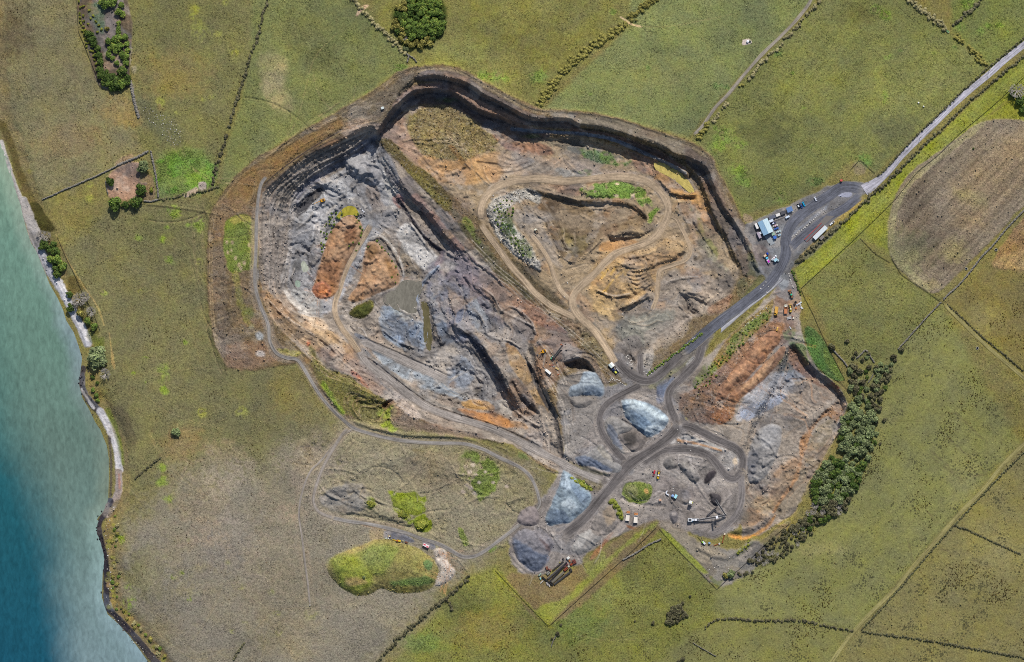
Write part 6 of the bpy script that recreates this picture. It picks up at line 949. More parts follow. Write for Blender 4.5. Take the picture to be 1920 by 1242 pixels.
# ------------------------------------------------------------------ VEGETATION
def leaf_mat(name, c1, c2, c3):
    m, nt = newmat(name); k = nt.links
    oi = N(nt, 'ShaderNodeObjectInfo').outputs['Random']; col = N(nt, 'ShaderNodeAttribute', attribute_name='Col').outputs['Color']
    sp = N(nt, 'ShaderNodeSeparateColor'); k.new(col, sp.inputs[0])
    a = mixc(nt, sp.outputs[0], tuple(lin(c1)), tuple(lin(c2))); a = mixc(nt, math_(nt, 'MULTIPLY', sp.outputs[1], oi), a, tuple(lin(c3)))
    v = math_(nt, 'ADD', .75, math_(nt, 'MULTIPLY', oi, .5)); c = N(nt, 'ShaderNodeVectorMath', op='SCALE'); k.new(a, c.inputs[0]); k.new(v, c.inputs[3])
    bs = N(nt, 'ShaderNodeBsdfPrincipled', inp={'Roughness': .75, 'Specular IOR Level': .2}); k.new(c.outputs[0], bs.inputs['Base Color'])
    o = N(nt, 'ShaderNodeOutputMaterial'); k.new(bs.outputs[0], o.inputs[0]); return m
LM = {'dark': leaf_mat('leaf_dark', '35451f', '5f7a32', '6b6834'), 'mid': leaf_mat('leaf_mid', '44562a', '7d993f', '8d8a40'), 'olive': leaf_mat('leaf_olive', '66622f', 'aca256', '807c46'),
      'blue': leaf_mat('leaf_bluegreen', '50593a', '98a272', '6f8048'), 'scrub': leaf_mat('leaf_scrub', '48442f', '857f62', '626840'), 'gorse': leaf_mat('leaf_gorse', '66702a', 'a5a045', '858c38'), 'dry': leaf_mat('leaf_dry', '76704e', 'b4a97c', '8a8254')}
MBARK = plain('bark', '4a3f33', .9, var=.35); MDEAD = plain('dead_wood', '9c958c', .9, var=.3); MSTEM = plain('stem_wood', '3f352a', .9)
def tubes(paths):
    """tapered square-ish limbs: list of [(x,y,z,r),...]"""
    V = []; F = []
    for p in paths:
        b = len(V)
        for i, (x, y, z, r) in enumerate(p):
            q = np.array(p[min(i + 1, len(p) - 1)][:3]) - np.array(p[max(i - 1, 0)][:3]); q = q / (np.linalg.norm(q) + 1e-9)
            u = np.cross(q, (0.31, .87, .38)); u /= np.linalg.norm(u); v = np.cross(q, u)
            for k in range(5): a = k * 2 * math.pi / 5; V.append(tuple(np.array((x, y, z)) + r * (u * math.cos(a) + v * math.sin(a))))
        for i in range(len(p) - 1):
            for k in range(5): F.append((b + i * 5 + k, b + i * 5 + (k + 1) % 5, b + i * 5 + 5 + (k + 1) % 5, b + i * 5 + 5 + k))
    return V, F
def crown_mesh(name, seed, mat, nl=9, n=420, flat=.75, leaf=.17, stem=False, spread=.62):
    r = np.random.default_rng(seed); V = []; F = []; C = []
    lobes = []
    for i in range(nl):
        a = r.random() * 6.28; d = spread * math.sqrt(r.random()) if i else 0
        lobes.append((d * math.cos(a), d * math.sin(a), .8 + .55 * flat * (1 - d) * r.uniform(.4, 1.1), r.uniform(.30, .5), r.random()))
    for i in range(n):
        x, y, z, q, t = lobes[i % nl]; d = r.standard_normal(3); d /= np.linalg.norm(d); d[2] = abs(d[2]) * (1 if r.random() < .8 else -1)
        c = np.array((x, y, z)) + d * q * r.uniform(.82, 1.1) * np.array((1, 1, flat))
        nrm = d + .55 * r.standard_normal(3); nrm /= np.linalg.norm(nrm); u = np.cross(nrm, r.standard_normal(3)); u /= np.linalg.norm(u); v = np.cross(nrm, u)
        s = leaf * r.uniform(.6, 1.3); b = len(V)
        for e, f in ((-1, -.6), (.2, -1), (1, .5), (-.1, 1)): V.append(c + s * (u * e * .8 + v * f * .8))
        F.append((b, b + 1, b + 2, b + 3)); cc = np.clip(.15 + .75 * t * r.uniform(.4, 1.1) + .25 * r.standard_normal(), 0, 1); C += [(cc, t if r.random() < .5 else 0, 0)] * 4
    # dense twiggy heart of each lobe
    for x, y, z, q, t in lobes:
        b = len(V); rings = 4; seg = 7
        for i in range(rings + 1):
            th = math.pi * i / rings
            for k in range(seg):
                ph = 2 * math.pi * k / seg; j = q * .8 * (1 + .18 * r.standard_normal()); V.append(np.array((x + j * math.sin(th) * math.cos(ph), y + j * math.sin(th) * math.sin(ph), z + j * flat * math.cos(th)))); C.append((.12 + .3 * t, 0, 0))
        for i in range(rings):
            for k in range(seg): F.append((b + i * seg + k, b + i * seg + seg + k, b + i * seg + seg + (k + 1) % seg, b + i * seg + (k + 1) % seg))
    V = np.array(V); V[:, 2] = np.maximum(V[:, 2] - .35, .03)
    return mesh_np(name, V, F, mat, {'Col': np.array(C)}, smooth_=False)
def trunk_mesh(seed):
    r = random.Random(seed); P_ = [[(0, 0, -.15, .1), (.02, 0, .3, .08), (.03, .03, .75, .05)]]
    for k in range(5):
        a = k * 1.26 + r.random(); P_.append([(.02, .01, .3 + .06 * k, .045), (.25 * math.cos(a), .25 * math.sin(a), .62, .03), (.5 * math.cos(a), .5 * math.sin(a), .85, .012)])
    V, F = tubes(P_); return mesh_np('trunk', V, F, MBARK, smooth_=False)
def bare_mesh(seed):
    r = random.Random(seed); P_ = [[(0, 0, -.2, .09), (0, 0, .4, .07)]]
    for k in range(13):
        a = k * 2.4 + r.random(); e = r.uniform(.3, 1.0); R1 = .5 * math.cos(e); base = (R1 * math.cos(a), R1 * math.sin(a), .4 + .5 * math.sin(e))
        P_.append([(0, 0, .38, .05), (*base, .035)])
        for j in range(5):
            b = a + r.uniform(-1, 1); l = r.uniform(.25, .5); t1 = (base[0] + l * math.cos(b), base[1] + l * math.sin(b), base[2] + r.uniform(.05, .35)); P_.append([(*base, .03), (*t1, .016)])
            for q in range(3): b2 = b + r.uniform(-.9, .9); P_.append([(*t1, .018), (t1[0] + .22 * math.cos(b2), t1[1] + .22 * math.sin(b2), t1[2] + r.uniform(0, .15), .008)])
    V, F = tubes(P_); return mesh_np('bare_branches', V, F, MDEAD, smooth_=False)
CR = {k: [crown_mesh('crown', 100 + 7 * i + hash_, LM[k], nl=nl, n=n, flat=fl, leaf=lf) for i in range(3)] for hash_, (k, nl, n, fl, lf) in enumerate([('dark', 12, 620, .75, .13), ('mid', 13, 640, .7, .13), ('olive', 8, 340, .8, .18), ('blue', 13, 620, .75, .13), ('scrub', 8, 320, .8, .18), ('gorse', 8, 320, .65, .18), ('dry', 7, 280, .8, .2)])}
TR = [trunk_mesh(i) for i in range(3)]; BARE = [bare_mesh(i) for i in range(3)]
NT = [0]
def tree(x, y, r, kind, label, group=None, cat='tree', hf=1.0, parts=True, name=None):
    """r in map units"""
    NT[0] += 1; i = NT[0]; s = r * M; z = gz(x, y); rr = random.Random(i)
    name = name or ('tree' if parts else 'shrub'); sc = (s * rr.uniform(.92, 1.1), s * rr.uniform(.92, 1.1), s * hf * rr.uniform(.9, 1.1)); rot = rr.random() * 6.28
    me = BARE[i % 3] if kind == 'bare' else CR[kind][i % 3]
    if parts:
        e = link(bpy.data.objects.new(name, None)); e.location = W(x, y, z - .1); e.scale = sc; e.rotation_euler = (0, 0, rot); e.empty_display_size = .5
        tag(e, label, cat, group)
        if kind == 'bare': link(bpy.data.objects.new('branches', me), e)
        else: link(bpy.data.objects.new('crown', me), e); link(bpy.data.objects.new('trunk', TR[i % 3]), e)
        return e
    o = link(bpy.data.objects.new(name, me)); o.location = W(x, y, z - .1); o.scale = sc; o.rotation_euler = (0, 0, rot); return tag(o, label, cat, group)
def scatter(poly, n, rmin, seed):
    r = random.Random(seed); a = np.array(poly); out = []; tries = 0
    def inp(x, y):
        c = False; m = len(poly)
        for i in range(m):
            x0, y0 = poly[i]; x1, y1 = poly[(i + 1) % m]
            if (y0 > y) != (y1 > y) and x < (x1 - x0) * (y - y0) / (y1 - y0) + x0: c = not c
        return c
    while len(out) < n and tries < n * 80:
        tries += 1; x = r.uniform(a[:, 0].min(), a[:, 0].max()); y = r.uniform(a[:, 1].min(), a[:, 1].max())
        if inp(x, y) and all((x - p) ** 2 + (y - q) ** 2 > rmin * rmin for p, q in out): out.append((x, y))
    return out
# strip grove in the north-west paddock
GA = 'trees in the strip grove'
for x, y, r in [(168,64,9),(175,76,9),(170,72,7),(178,85,8),(184,92,7),(186,106,8),(190,118,9),(188,131,8),(196,137,9)]: tree(x, y, r, 'dark', 'dark green rounded tree along the west side of the narrow strip grove', GA)
for x, y, r in [(205,78,8),(214,76,8),(224,72,9),(234,71,8),(214,87,8),(225,88,9),(238,82,7),(206,92,7),(218,96,7),(228,101,7),(238,106,8),(204,103,7),(212,110,6),(220,118,6),(237,118,7),(232,110,6),(222,62,6),(240,95,6)]: tree(x, y, r, 'mid' if (x + y) % 3 else 'dark', 'green tree on the east side of the narrow strip grove', GA)
for x, y, r in [(190,143,9),(200,146,10),(210,148,11),(220,149,10),(230,134,12),(240,148,8),(205,158,9),(218,160,11),(229,158,10),(238,156,8),(196,156,8),(222,166,7),(211,166,7)]: tree(x, y, r, 'mid' if x % 2 else 'dark', 'tree in the dense green clump at the southern end of the strip grove', GA)
for x, y, r in [(200,8,12),(212,4,12),(190,4,8),(223,22,9),(231,28,7),(228,11,7),(222,44,6),(223,54,6)]: tree(x, y, r, 'mid', 'green tree by the open earth at the northern end of the strip grove', GA)
tree(201, 54, 5.5, 'olive', 'small olive tree alone in the bare grey clearing of the strip grove', GA)
for x, y in [(148,4),(152,14),(157,12),(150,25),(156,30),(151,33),(158,40),(152,45),(157,50),(150,40),(160,57),(155,58),(158,65),(160,73),(165,75),(163,82),(167,80),(172,88),(170,95),(174,97),(178,103),(177,112),(180,120),(176,105),(162,88),(168,20),(175,30),(180,40),(186,48),(170,35),(165,45),(190,55),(183,60)]: tree(x, y, 3.4, 'gorse', 'small yellow green bush along the west fence of the strip grove', 'yellow bushes in the strip grove', 'shrub', parts=False)
# round grove
RG = [(745,20),(752,6),(770,0),(800,-2),(822,6),(828,25),(831,45),(822,65),(812,80),(795,88),(770,85),(752,78),(748,65),(738,52)]
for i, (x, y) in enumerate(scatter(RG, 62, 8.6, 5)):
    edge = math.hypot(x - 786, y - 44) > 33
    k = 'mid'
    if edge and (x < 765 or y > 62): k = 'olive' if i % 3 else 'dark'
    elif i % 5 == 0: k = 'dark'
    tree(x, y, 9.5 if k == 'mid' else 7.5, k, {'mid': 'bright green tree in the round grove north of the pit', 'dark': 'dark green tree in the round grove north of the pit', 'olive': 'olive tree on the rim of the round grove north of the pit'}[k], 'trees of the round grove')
for x, y in [(812,57),(759,72)]: tree(x, y, 5, 'bare', 'bare grey tree among the green crowns of the round grove', 'trees of the round grove')
for x, y in [(763,93,),(806,85),(820,66),(758,92)]: tree(x, y, 4.5, 'blue', 'pale grey green bush at the south edge of the round grove', 'trees of the round grove', 'shrub', parts=False)
# shore trees
for x, y, r, k, lb in [(78,440,8,'bare','leafless grey tree leaning over the shingle north of the shore clump'),(88,443,9,'bare','leafless grey tree on the inland side at the north end of the shore clump'),(83,456,9,'dark','dark green shore tree nearest the shingle at the north of the clump'),(93,464,10,'dark','dark green shore tree in the middle north of the clump'),(80,464,8,'dark','dark shore tree overhanging the shingle'),(101,459,8,'dark','dark green shore tree behind two leafless ones'),(106,472,9,'dark','dark green shore tree next to the field at the clump middle'),(97,485,10,'mid','mid green shore tree hanging over the blue water'),(109,486,11,'mid','broad mid green shore tree in the clump middle'),(118,500,10,'mid','mid green shore tree by the field fence, south of the clump middle'),(105,503,10,'dark','dark green shore tree over the shingle, south part of the clump'),(108,514,9,'dark','southernmost dark green tree of the northern shore clump'),
    (131,553,7,'dark','dark round tree at the top of the bare grey shore trees'),(150,562,13,'bare','large leafless silver tree on the shore bank'),(160,557,10,'bare','leafless silver tree behind the large one on the shore bank'),(133,578,9,'dark','dark round tree below the leafless silver tree by the shingle'),(142,571,8,'bare','small leafless tree between two dark round shore trees'),(151,588,9,'olive','olive tree south of the leafless silver trees'),(172,584,9,'bare','leafless pale tree on the field side of the shore bank'),(166,602,8,'mid','green tree on the shore bank near the shingle'),(176,612,8,'mid','green tree on the shore bank next to the field'),
    (199,701,10,'bare','leafless grey bush tree beside the lone broad shore tree'),(174,707,5,'dark','small dark bush above the dark shore rocks'),(183,718,4,'dark','smallest dark bush above the dark shore rocks'),(175,731,5,'mid','green bush on the bank above the white shell strip'),(181,742,6,'mid','larger green bush on the bank above the white shell strip'),(184,750,5,'mid','southernmost green bush on the bank above the white shell strip')]:
    tree(x, y, r, k, lb, 'trees along the shore', hf=1.0)
for x, y, r in [(183,667,23)]: tree(x, y, r, 'blue', 'lone broad spreading grey green tree hanging over the shoreline', None, hf=.7)
# paddock enclosure
for x, y, r, k, lb in [(207,341,9,'dark','small dark tree by the western wall of the bare earth enclosure'),(268,314,13,'blue','grey green round tree at the north east of the bare earth enclosure'),(265,357,12,'dark','dark tree at the east side of the bare earth enclosure'),(256,379,14,'dark','dark tree at the southern corner of the bare earth enclosure'),(215,382,16,'mid','large round tree at the south west corner of the bare earth enclosure'),(236,385,8,'dark','small dark tree between two larger trees south of the enclosure'),(285,357,6,'gorse','yellowish bush inside the stone wall corner'),(331,811,9,'blue','lone grey green tree in the western dry pasture'),(683,1082,3.5,'blue','single small round bush on the green overburden hill')]:
    tree(x, y, r, k, lb)
# eastern belt
B1 = [(1592,690),(1608,676),(1622,662),(1634,690),(1628,720),(1630,735),(1642,715),(1640,690),(1650,680),(1668,678),(1676,668),(1680,684),(1674,702),(1662,722),(1656,748),(1648,770),(1640,775),(1615,745),(1596,740)]
B2 = [(1592,755),(1612,742),(1640,770),(1635,790),(1645,812),(1640,838),(1622,868),(1600,885),(1575,880),(1570,840),(1580,790)]
B3 = [(1560,850),(1576,880),(1610,878),(1615,895),(1595,925),(1565,945),(1530,940),(1522,905),(1535,885)]
B4 = [(1530,935),(1570,940),(1590,935),(1592,952),(1570,962),(1545,975),(1520,990),(1490,1000),(1480,992),(1510,970)]
for nm, poly, n, rm, kinds, rr_, lbs in [('n', B1, 56, 6.2, ['scrub', 'scrub', 'dark', 'scrub', 'blue'], (4.6, 7.4), 'brown grey scrub tree in the northern part of the eastern tree belt'), ('m', B2, 58, 8.0, ['blue', 'blue', 'blue', 'dark', 'blue'], (5, 12), 'pale grey green tree in the middle of the eastern tree belt'), ('s', B3, 55, 7.6, ['dark', 'blue', 'blue', 'dark', 'blue'], (5.5, 10.5), 'dark and grey green tree in the southern half of the eastern tree belt'), ('t', B4, 45, 7, ['scrub', 'scrub', 'dark', 'bare', 'scrub'], (5, 8), 'dark scrub tree at the southern foot of the eastern tree belt')]:
    R_ = random.Random(len(nm) + n)
    for i, (x, y) in enumerate(scatter(poly, n, rm, n)): 
        k = R_.choice(kinds); tree(x, y, R_.uniform(*rr_), k, lbs, 'trees of the eastern belt')
for i, (x, y) in enumerate(scatter([(1485,985),(1512,985),(1522,1000),(1500,1018),(1470,1045),(1425,1060),(1402,1052),(1420,1035),(1450,1010)], 62, 6.2, 31)): tree(x, y, random.Random(i).uniform(3, 5.5), 'scrub' if i % 6 else 'bare', 'small dark scrub bush in the loose southern tail of the tree belt', 'scrub south of the tree belt', 'shrub', parts=False)
for x, y, r in [(1588,640,5),(1560,651,7),(1558,648,6),(1595,714,5),(1650,768,6),(1649,765,5),(1658,787,5),(1644,792,6),(1650,832,3),(1605,662,4),(1600,669,5),(1690,655,6),(1675,668,6),(1628,664,5),(1603,705,4)]: tree(x, y, r, 'scrub', 'dark lone bush in the grass around the eastern tree belt', 'lone bushes by the belt', 'shrub', parts=False)
for x, y, r, k, lb in [(1905,172,14,'bare','large leafless silver tree at the east edge beside the ploughed field'),(1911,190,10,'dark','dark tree at the foot of the leafless silver tree'),(1918,205,9,'dark','dark tree at the east edge, south of the leafless silver tree'),(1898,178,8,'dark','dark tree on the west side of the leafless silver tree'),(1825,279,2.5,'dark','tiny dark bush in the ploughed field'),(1370,1077,9,'blue','grey green bush at the corner of the stony southern ground'),(1360,1079,7,'olive','olive bush next to the grey green bush in the stony southern ground')]: tree(x, y, r, k, lb)
# southern bushes
for i, (x, y) in enumerate(scatter([(1248,1165),(1255,1145),(1265,1135),(1275,1135),(1285,1150),(1275,1165),(1255,1170)], 26, 5.2, 8)): tree(x, y, random.Random(i).uniform(4, 6), 'scrub', 'dark bush in the compact clump south of the boundary fence', 'dark clump in the southern pasture', 'shrub', parts=False)
for x, y, r in [(1224,1168,4.5),(1190,1165,2.5),(1280,1131,4),(1264,1140,3.5),(1294,1117,3.5),(1052,1172,3),(1046,1188,4.5),(1034,1197,3),(1280,1235,5),(1273,1240,4),(1284,1150,5),(1288,1155,4),(1424,1048,3),(1410,1072,4),(1400,1074,4),(1396,1077,3),(1385,1075,3),(1388,1078,3),(1425,1053,4),(1435,1043,5),(1420,1043,4)]: tree(x, y, r, 'scrub', 'lone dark bush in the southern pasture', 'lone bushes of the south', 'shrub', parts=False)
for x, y, r, k, lb in [(792,984,14,'gorse','round bright green gorse thicket above the southern track'),(757,966,11,'gorse','green gorse thicket up the slope from the round one'),(695,943,9,'gorse','small gorse thicket in the rough grass west of the round one')]: tree(x, y, r, k, lb, None, 'shrub', hf=.45)
# ---- hedges: each a continuous body of leaf clumps on stems
def hedge(pts, wd, kind, label, seed=0, ht=1.6, dens=1.0, name='hedge', cat='hedge', leaf=.75):
    r = np.random.default_rng(seed + 500); P_ = np.array(smooth(pts, False, 6)); s = np.concatenate([[0], np.cumsum(np.hypot(*np.diff(P_, axis=0).T))]); L_ = s[-1]
    cl = []; u = 0
    while u < L_:
        x = np.interp(u, s, P_[:, 0]); y = np.interp(u, s, P_[:, 1]); w_ = wd * r.uniform(.7, 1.25)
        for k in range(max(1, int(w_ / 4.5))):
            q = w_ / 2 * .62; xx = x + r.uniform(-q, q); yy = y + r.uniform(-q, q); cl.append((xx, yy, r.uniform(.34, .6) * min(w_, 8) * M, r.random()))
        u += max(2.2, min(wd, 8) * .55) / dens
        if r.random() < .05: u += wd * .5
    ox, oy, oz = W(*P_[len(P_) // 2], gz(*P_[len(P_) // 2])); V = []; F = []; C = []
    for (x, y, q, t) in cl:
        X, Y, Z0 = W(x, y, gz(x, y)); hh = ht * r.uniform(.7, 1.2)
        b = len(V)
        for i in range(4):
            th = math.pi * (i / 3)
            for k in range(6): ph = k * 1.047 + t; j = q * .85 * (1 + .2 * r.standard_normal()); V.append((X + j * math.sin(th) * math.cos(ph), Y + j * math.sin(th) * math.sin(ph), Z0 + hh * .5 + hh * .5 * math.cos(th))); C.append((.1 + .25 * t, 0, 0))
        for i in range(3):
            for k in range(6): F.append((b + i * 6 + k, b + i * 6 + 6 + k, b + i * 6 + 6 + (k + 1) % 6, b + i * 6 + (k + 1) % 6))
        for i in range(int(16 * dens)):
            d = r.standard_normal(3); d /= np.linalg.norm(d); d[2] = abs(d[2]); c = np.array((X, Y, Z0 + hh * .45)) + d * np.array((q, q, hh * .6)) * r.uniform(.85, 1.15)
            nrm = d + .6 * r.standard_normal(3); nrm /= np.linalg.norm(nrm); a = np.cross(nrm, r.standard_normal(3)); a /= np.linalg.norm(a); v = np.cross(nrm, a); e = leaf * r.uniform(.4, .8); b = len(V)
            for f, g_ in ((-1, -.6), (.2, -1), (1, .5), (-.1, 1)): V.append(tuple(c + e * (a * f + v * g_) * .7)); C.append((np.clip(.2 + .7 * t + .25 * r.standard_normal(), 0, 1), t, 0))
            F.append((b, b + 1, b + 2, b + 3))
    V = np.array(V) - np.array((ox, oy, oz)); o = link(bpy.data.objects.new(name, mesh_np(name, V, F, LM[kind], {'Col': np.array(C)}, smooth_=False))); o.location = (ox, oy, oz); return tag(o, label, cat)
HD = [([(505,-10),(496,20),(487,50),(480,78),(470,105),(463,125),(456,150),(449,172),(441,198),(434,220),(428,242)],5.5,'scrub','long thin dark hedge running down between the two north western fields',1.3),
 ([(422,257),(417,280),(410,298),(405,315),(402,330),(399,345)],6,'scrub','short dark hedge between the lush corner and the pit bank track',1.3),
 ([(656,-8),(668,6),(678,16)],8,'dry','short brown hedge stub at the north edge above a gateway',1.6),
 ([(683,22),(694,35),(706,47),(717,58),(729,70),(741,82),(752,93),(764,100)],9,'dry','brown olive hedge leading from the gateway to the round grove',1.7),
 ([(1012,194),(1020,182),(1032,168),(1044,150),(1058,132),(1075,116),(1095,98),(1115,84),(1135,70),(1155,58),(1172,46)],17,'olive','wide yellow olive hedge running from the pit rim to the pale gateway',1.7),
 ([(1182,34),(1192,26),(1203,16),(1216,6),(1230,-4)],17,'olive','wide olive hedge north of the pale gateway',1.8),
 ([(1540,-4),(1528,12),(1515,28),(1502,42),(1488,58),(1472,72)],7,'dry','pale scrubby hedge beside the farm lane at the north edge',1.6),
 ([(1468,82),(1455,95),(1440,104),(1425,122),(1412,138),(1402,148)],7,'dry','pale scrubby hedge along the middle of the farm lane',1.5),
 ([(1395,158),(1385,164)],5,'olive','short olive hedge remnant along the farm lane',1.4),
 ([(1362,195),(1352,206),(1345,216),(1335,228)],8,'dry','broken pale hedge along the southern part of the farm lane',1.6),
 ([(1328,236),(1318,246),(1308,258)],13,'olive','thick olive hedge end where the farm lane meets the pit bank',1.8),
 ([(1704,-4),(1716,8),(1727,18),(1740,27),(1752,36),(1764,46),(1772,54)],12,'dry','pale olive hedge north west of the green cattle trough',1.8),
 ([(1792,68),(1803,78),(1815,88),(1826,99),(1838,112),(1850,126)],12,'olive','olive hedge running from the green cattle trough to the public road',1.8),
 ([(1842,-4),(1832,8),(1822,18),(1810,28),(1798,38),(1786,48)],7,'scrub','dark narrow hedge meeting the olive hedge from the north east',1.6),
 ([(1926,66),(1900,88),(1872,112),(1846,133),(1820,157),(1795,180),(1765,210),(1735,238),(1705,268),(1680,295),(1660,318),(1645,332)],3.2,'scrub','low dark hedge along the north west side of the public road',1.5),
 ([(1930,98),(1905,118),(1880,138),(1855,160),(1830,180),(1800,208),(1765,243),(1735,270),(1710,296),(1692,314)],4.5,'scrub','low dark hedge along the south east side of the public road',1.6),
 ([(1690,316),(1675,330),(1658,346),(1640,362),(1622,380)],7,'scrub','row of dark round bushes beside the yard entrance',1.8),
 ([(1618,382),(1602,398),(1586,412),(1568,428),(1552,442),(1535,456)],6,'scrub','dark hedge behind the weighbridge office',1.8),
 ([(1528,462),(1516,472),(1502,484),(1494,494)],9,'scrub','dark green hedge along the verge south west of the weighbridge',1.9),
 ([(881,1080),(872,1090),(862,1098),(852,1108),(838,1120),(822,1134),(808,1144),(795,1156),(778,1170),(762,1184),(746,1198),(732,1214),(718,1230),(706,1246)],7,'scrub','long dark hedge running down to the south edge below the overburden hill',1.7),
 ([(836,1122),(844,1132),(850,1145)],5,'scrub','short dark hedge spur branching south east from a long dark hedge',1.5),
 ([(300,374),(320,372),(342,366),(362,364),(380,358),(396,354),(412,350)],5,'scrub','dark hedge along the south side of the lush paddock corner',1.2),
 ([(1322,1178),(1332,1168),(1345,1162),(1362,1160),(1395,1162),(1430,1164),(1465,1164),(1505,1164),(1540,1172),(1570,1178),(1600,1182)],4.5,'scrub','low dark hedge across the southern pasture west of the grass lane',1.3),
 ([(1616,1184),(1660,1190),(1700,1195),(1740,1201),(1780,1208),(1830,1217),(1880,1226),(1930,1236)],3.6,'scrub','low dark hedge across the southern pasture east of the grass lane',1.3),
 ([(1926,842),(1900,868),(1870,898),(1840,930),(1805,968),(1768,1008),(1730,1052),(1695,1094),(1655,1138),(1616,1180)],3.0,'scrub','low dark hedge on the south east side of the grass lane',1.2),
 ([(1778,572),(1805,597),(1842,632),(1885,667),(1930,705)],2.6,'scrub','low hedge on the upper side of the diagonal grass lane at the east edge',1.0),
 ([(1790,985),(1815,994),(1840,1006),(1870,1020),(1915,1040)],3.0,'scrub','thin dark hedge branching east from the grass lane',1.1),
 ([(301,859),(290,866),(280,875),(270,883),(252,898)],4,'scrub','short dark hedge pointing at the shore in the western pasture',1.1),
 ([(459,1206),(452,1214),(445,1224),(437,1240)],4,'scrub','short dark hedge at the south edge of the western pasture',1.2),
 ([(1215,702),(1232,688),(1252,674),(1275,658),(1298,640),(1318,625)],4.5,'mid','strip of green bushes on the boulder bank north of the haul road',1.0),
 ([(1486,507),(1489,518),(1493,528),(1497,540),(1500,552)],4,'dark','row of small green bushes along the fence by the parked machines',1.2),
 ([(1145,940),(1152,948),(1160,958),(1166,972)],8,'gorse','strip of yellow gorse between the tan gravel heap and the parked dump trucks',1.2),
 ([(1075,900),(1086,904),(1097,911),(1108,917)],9,'gorse','bright green verge of tall grass above a bright blue white gravel heap',.6),
 ([(1383,1036),(1395,1028),(1408,1014)],6,'gorse','yellow grass bank by the rusty pipes at the south of the yard',.8)]
for i, (p, w_, k, lb, h_) in enumerate(HD): hedge(p, w_ * 1.25, k, lb, i, h_)
# ------------------------------------------------------------------ OBJECTS
MT = {}
def mt(h, rough=.55, metal=0, var=.15):
    k = (h, rough, metal)
    if k not in MT: MT[k] = plain('paint_' + h, h, rough, metal, var)
    return MT[k]
GLASS = mt('20262c', .15); RUB = mt('1b1b1c', .9); STEEL = mt('77787a', .45, .5); DKST = mt('35343a', .6, .3); RUST = mt('7d4226', .85, 0, .35)
class B:
    """collects shapes in metres (x = length, y = left, z = up), then links them as one mesh"""
    def __init__(s): s.bm = bmesh.new()
    def box(s, x, y, z, a, b, c, tp=1.0, tpy=None, rx=0, ry=0, rz=0, bev=.04):
        """centre of base x,y,z ; size a,b,c ; tp narrows the top"""
        tpy = tp if tpy is None else tpy; m = Matrix.Translation((x, y, z)) @ Matrix.Rotation(rz, 4, 'Z') @ Matrix.Rotation(ry, 4, 'Y') @ Matrix.Rotation(rx, 4, 'X')
        v = [s.bm.verts.new(m @ Vector((i * a / 2 * (tp if k else 1), j * b / 2 * (tpy if k else 1), k * c))) for k in (0, 1) for i, j in ((-1, -1), (1, -1), (1, 1), (-1, 1))]
        fs = [s.bm.faces.new([v[i] for i in q]) for q in ((3, 2, 1, 0), (4, 5, 6, 7), (0, 1, 5, 4), (1, 2, 6, 5), (2, 3, 7, 6), (3, 0, 4, 7))]
        if bev: bmesh.ops.bevel(s.bm, geom=list({e for f in fs for e in f.edges}), offset=min(bev, a / 4, b / 4, c / 4), segments=1, affect='EDGES')
        return s
    def cyl(s, x, y, z, r, h, axis='Z', n=14, r2=None):
        m = Matrix.Translation((x, y, z)) @ ({'Z': Matrix(), 'Y': Matrix.Rotation(-math.pi / 2, 4, 'X'), 'X': Matrix.Rotation(math.pi / 2, 4, 'Y')}[axis])
        bmesh.ops.create_cone(s.bm, cap_ends=True, segments=n, radius1=r, radius2=r if r2 is None else r2, depth=h, matrix=m @ Matrix.Translation((0, 0, h / 2))); return s
    def bar(s, p, q, w, h=None):
        p = Vector(p); q = Vector(q); d = q - p; L_ = d.length; rot = d.to_track_quat('X', 'Z').to_matrix().to_4x4(); h = h or w
        bmesh.ops.create_cube(s.bm, size=1, matrix=Matrix.Translation((p + q) / 2) @ rot @ Matrix.Diagonal((L_, w, h, 1))); return s
    def prism(s, prof, y0, y1):
        """profile in x,z extruded along y"""
        a = [s.bm.verts.new((x, y0, z)) for x, z in prof]; b = [s.bm.verts.new((x, y1, z)) for x, z in prof]; n = len(prof)
        s.bm.faces.new(a); s.bm.faces.new(b[::-1])
        for i in range(n): s.bm.faces.new((a[i], b[i], b[(i + 1) % n], a[(i + 1) % n]))
        return s
    def put(s, name, mat, parent=None):
        bmesh.ops.recalc_face_normals(s.bm, faces=s.bm.faces[:]); me = bpy.data.meshes.new(name); s.bm.to_mesh(me); s.bm.free(); me.materials.append(mat); return link(bpy.data.objects.new(name, me), parent)
def thing(name, label, cat, x, y, d=(1, 0), group=None, dz=0.0, sc=1.0, tilt=True):
    """an Empty on the ground at map point x,y whose +x looks along the map direction d"""
    e = link(bpy.data.objects.new(name, None)); e.location = W(x, y, gz(x, y) + .06 + dz); e.rotation_euler = (0, 0, math.atan2(-d[1], d[0])); e.scale = (sc,) * 3; e.empty_display_size = .5; return tag(e, label, cat, group)
def wheels(t, xs, yw, r=.33, w=.24, name='wheel'):
    for x in xs:
        for sgn in (1, -1): B().cyl(x, sgn * yw - w / 2, r, r, w, 'Y').put(name, RUB, t)
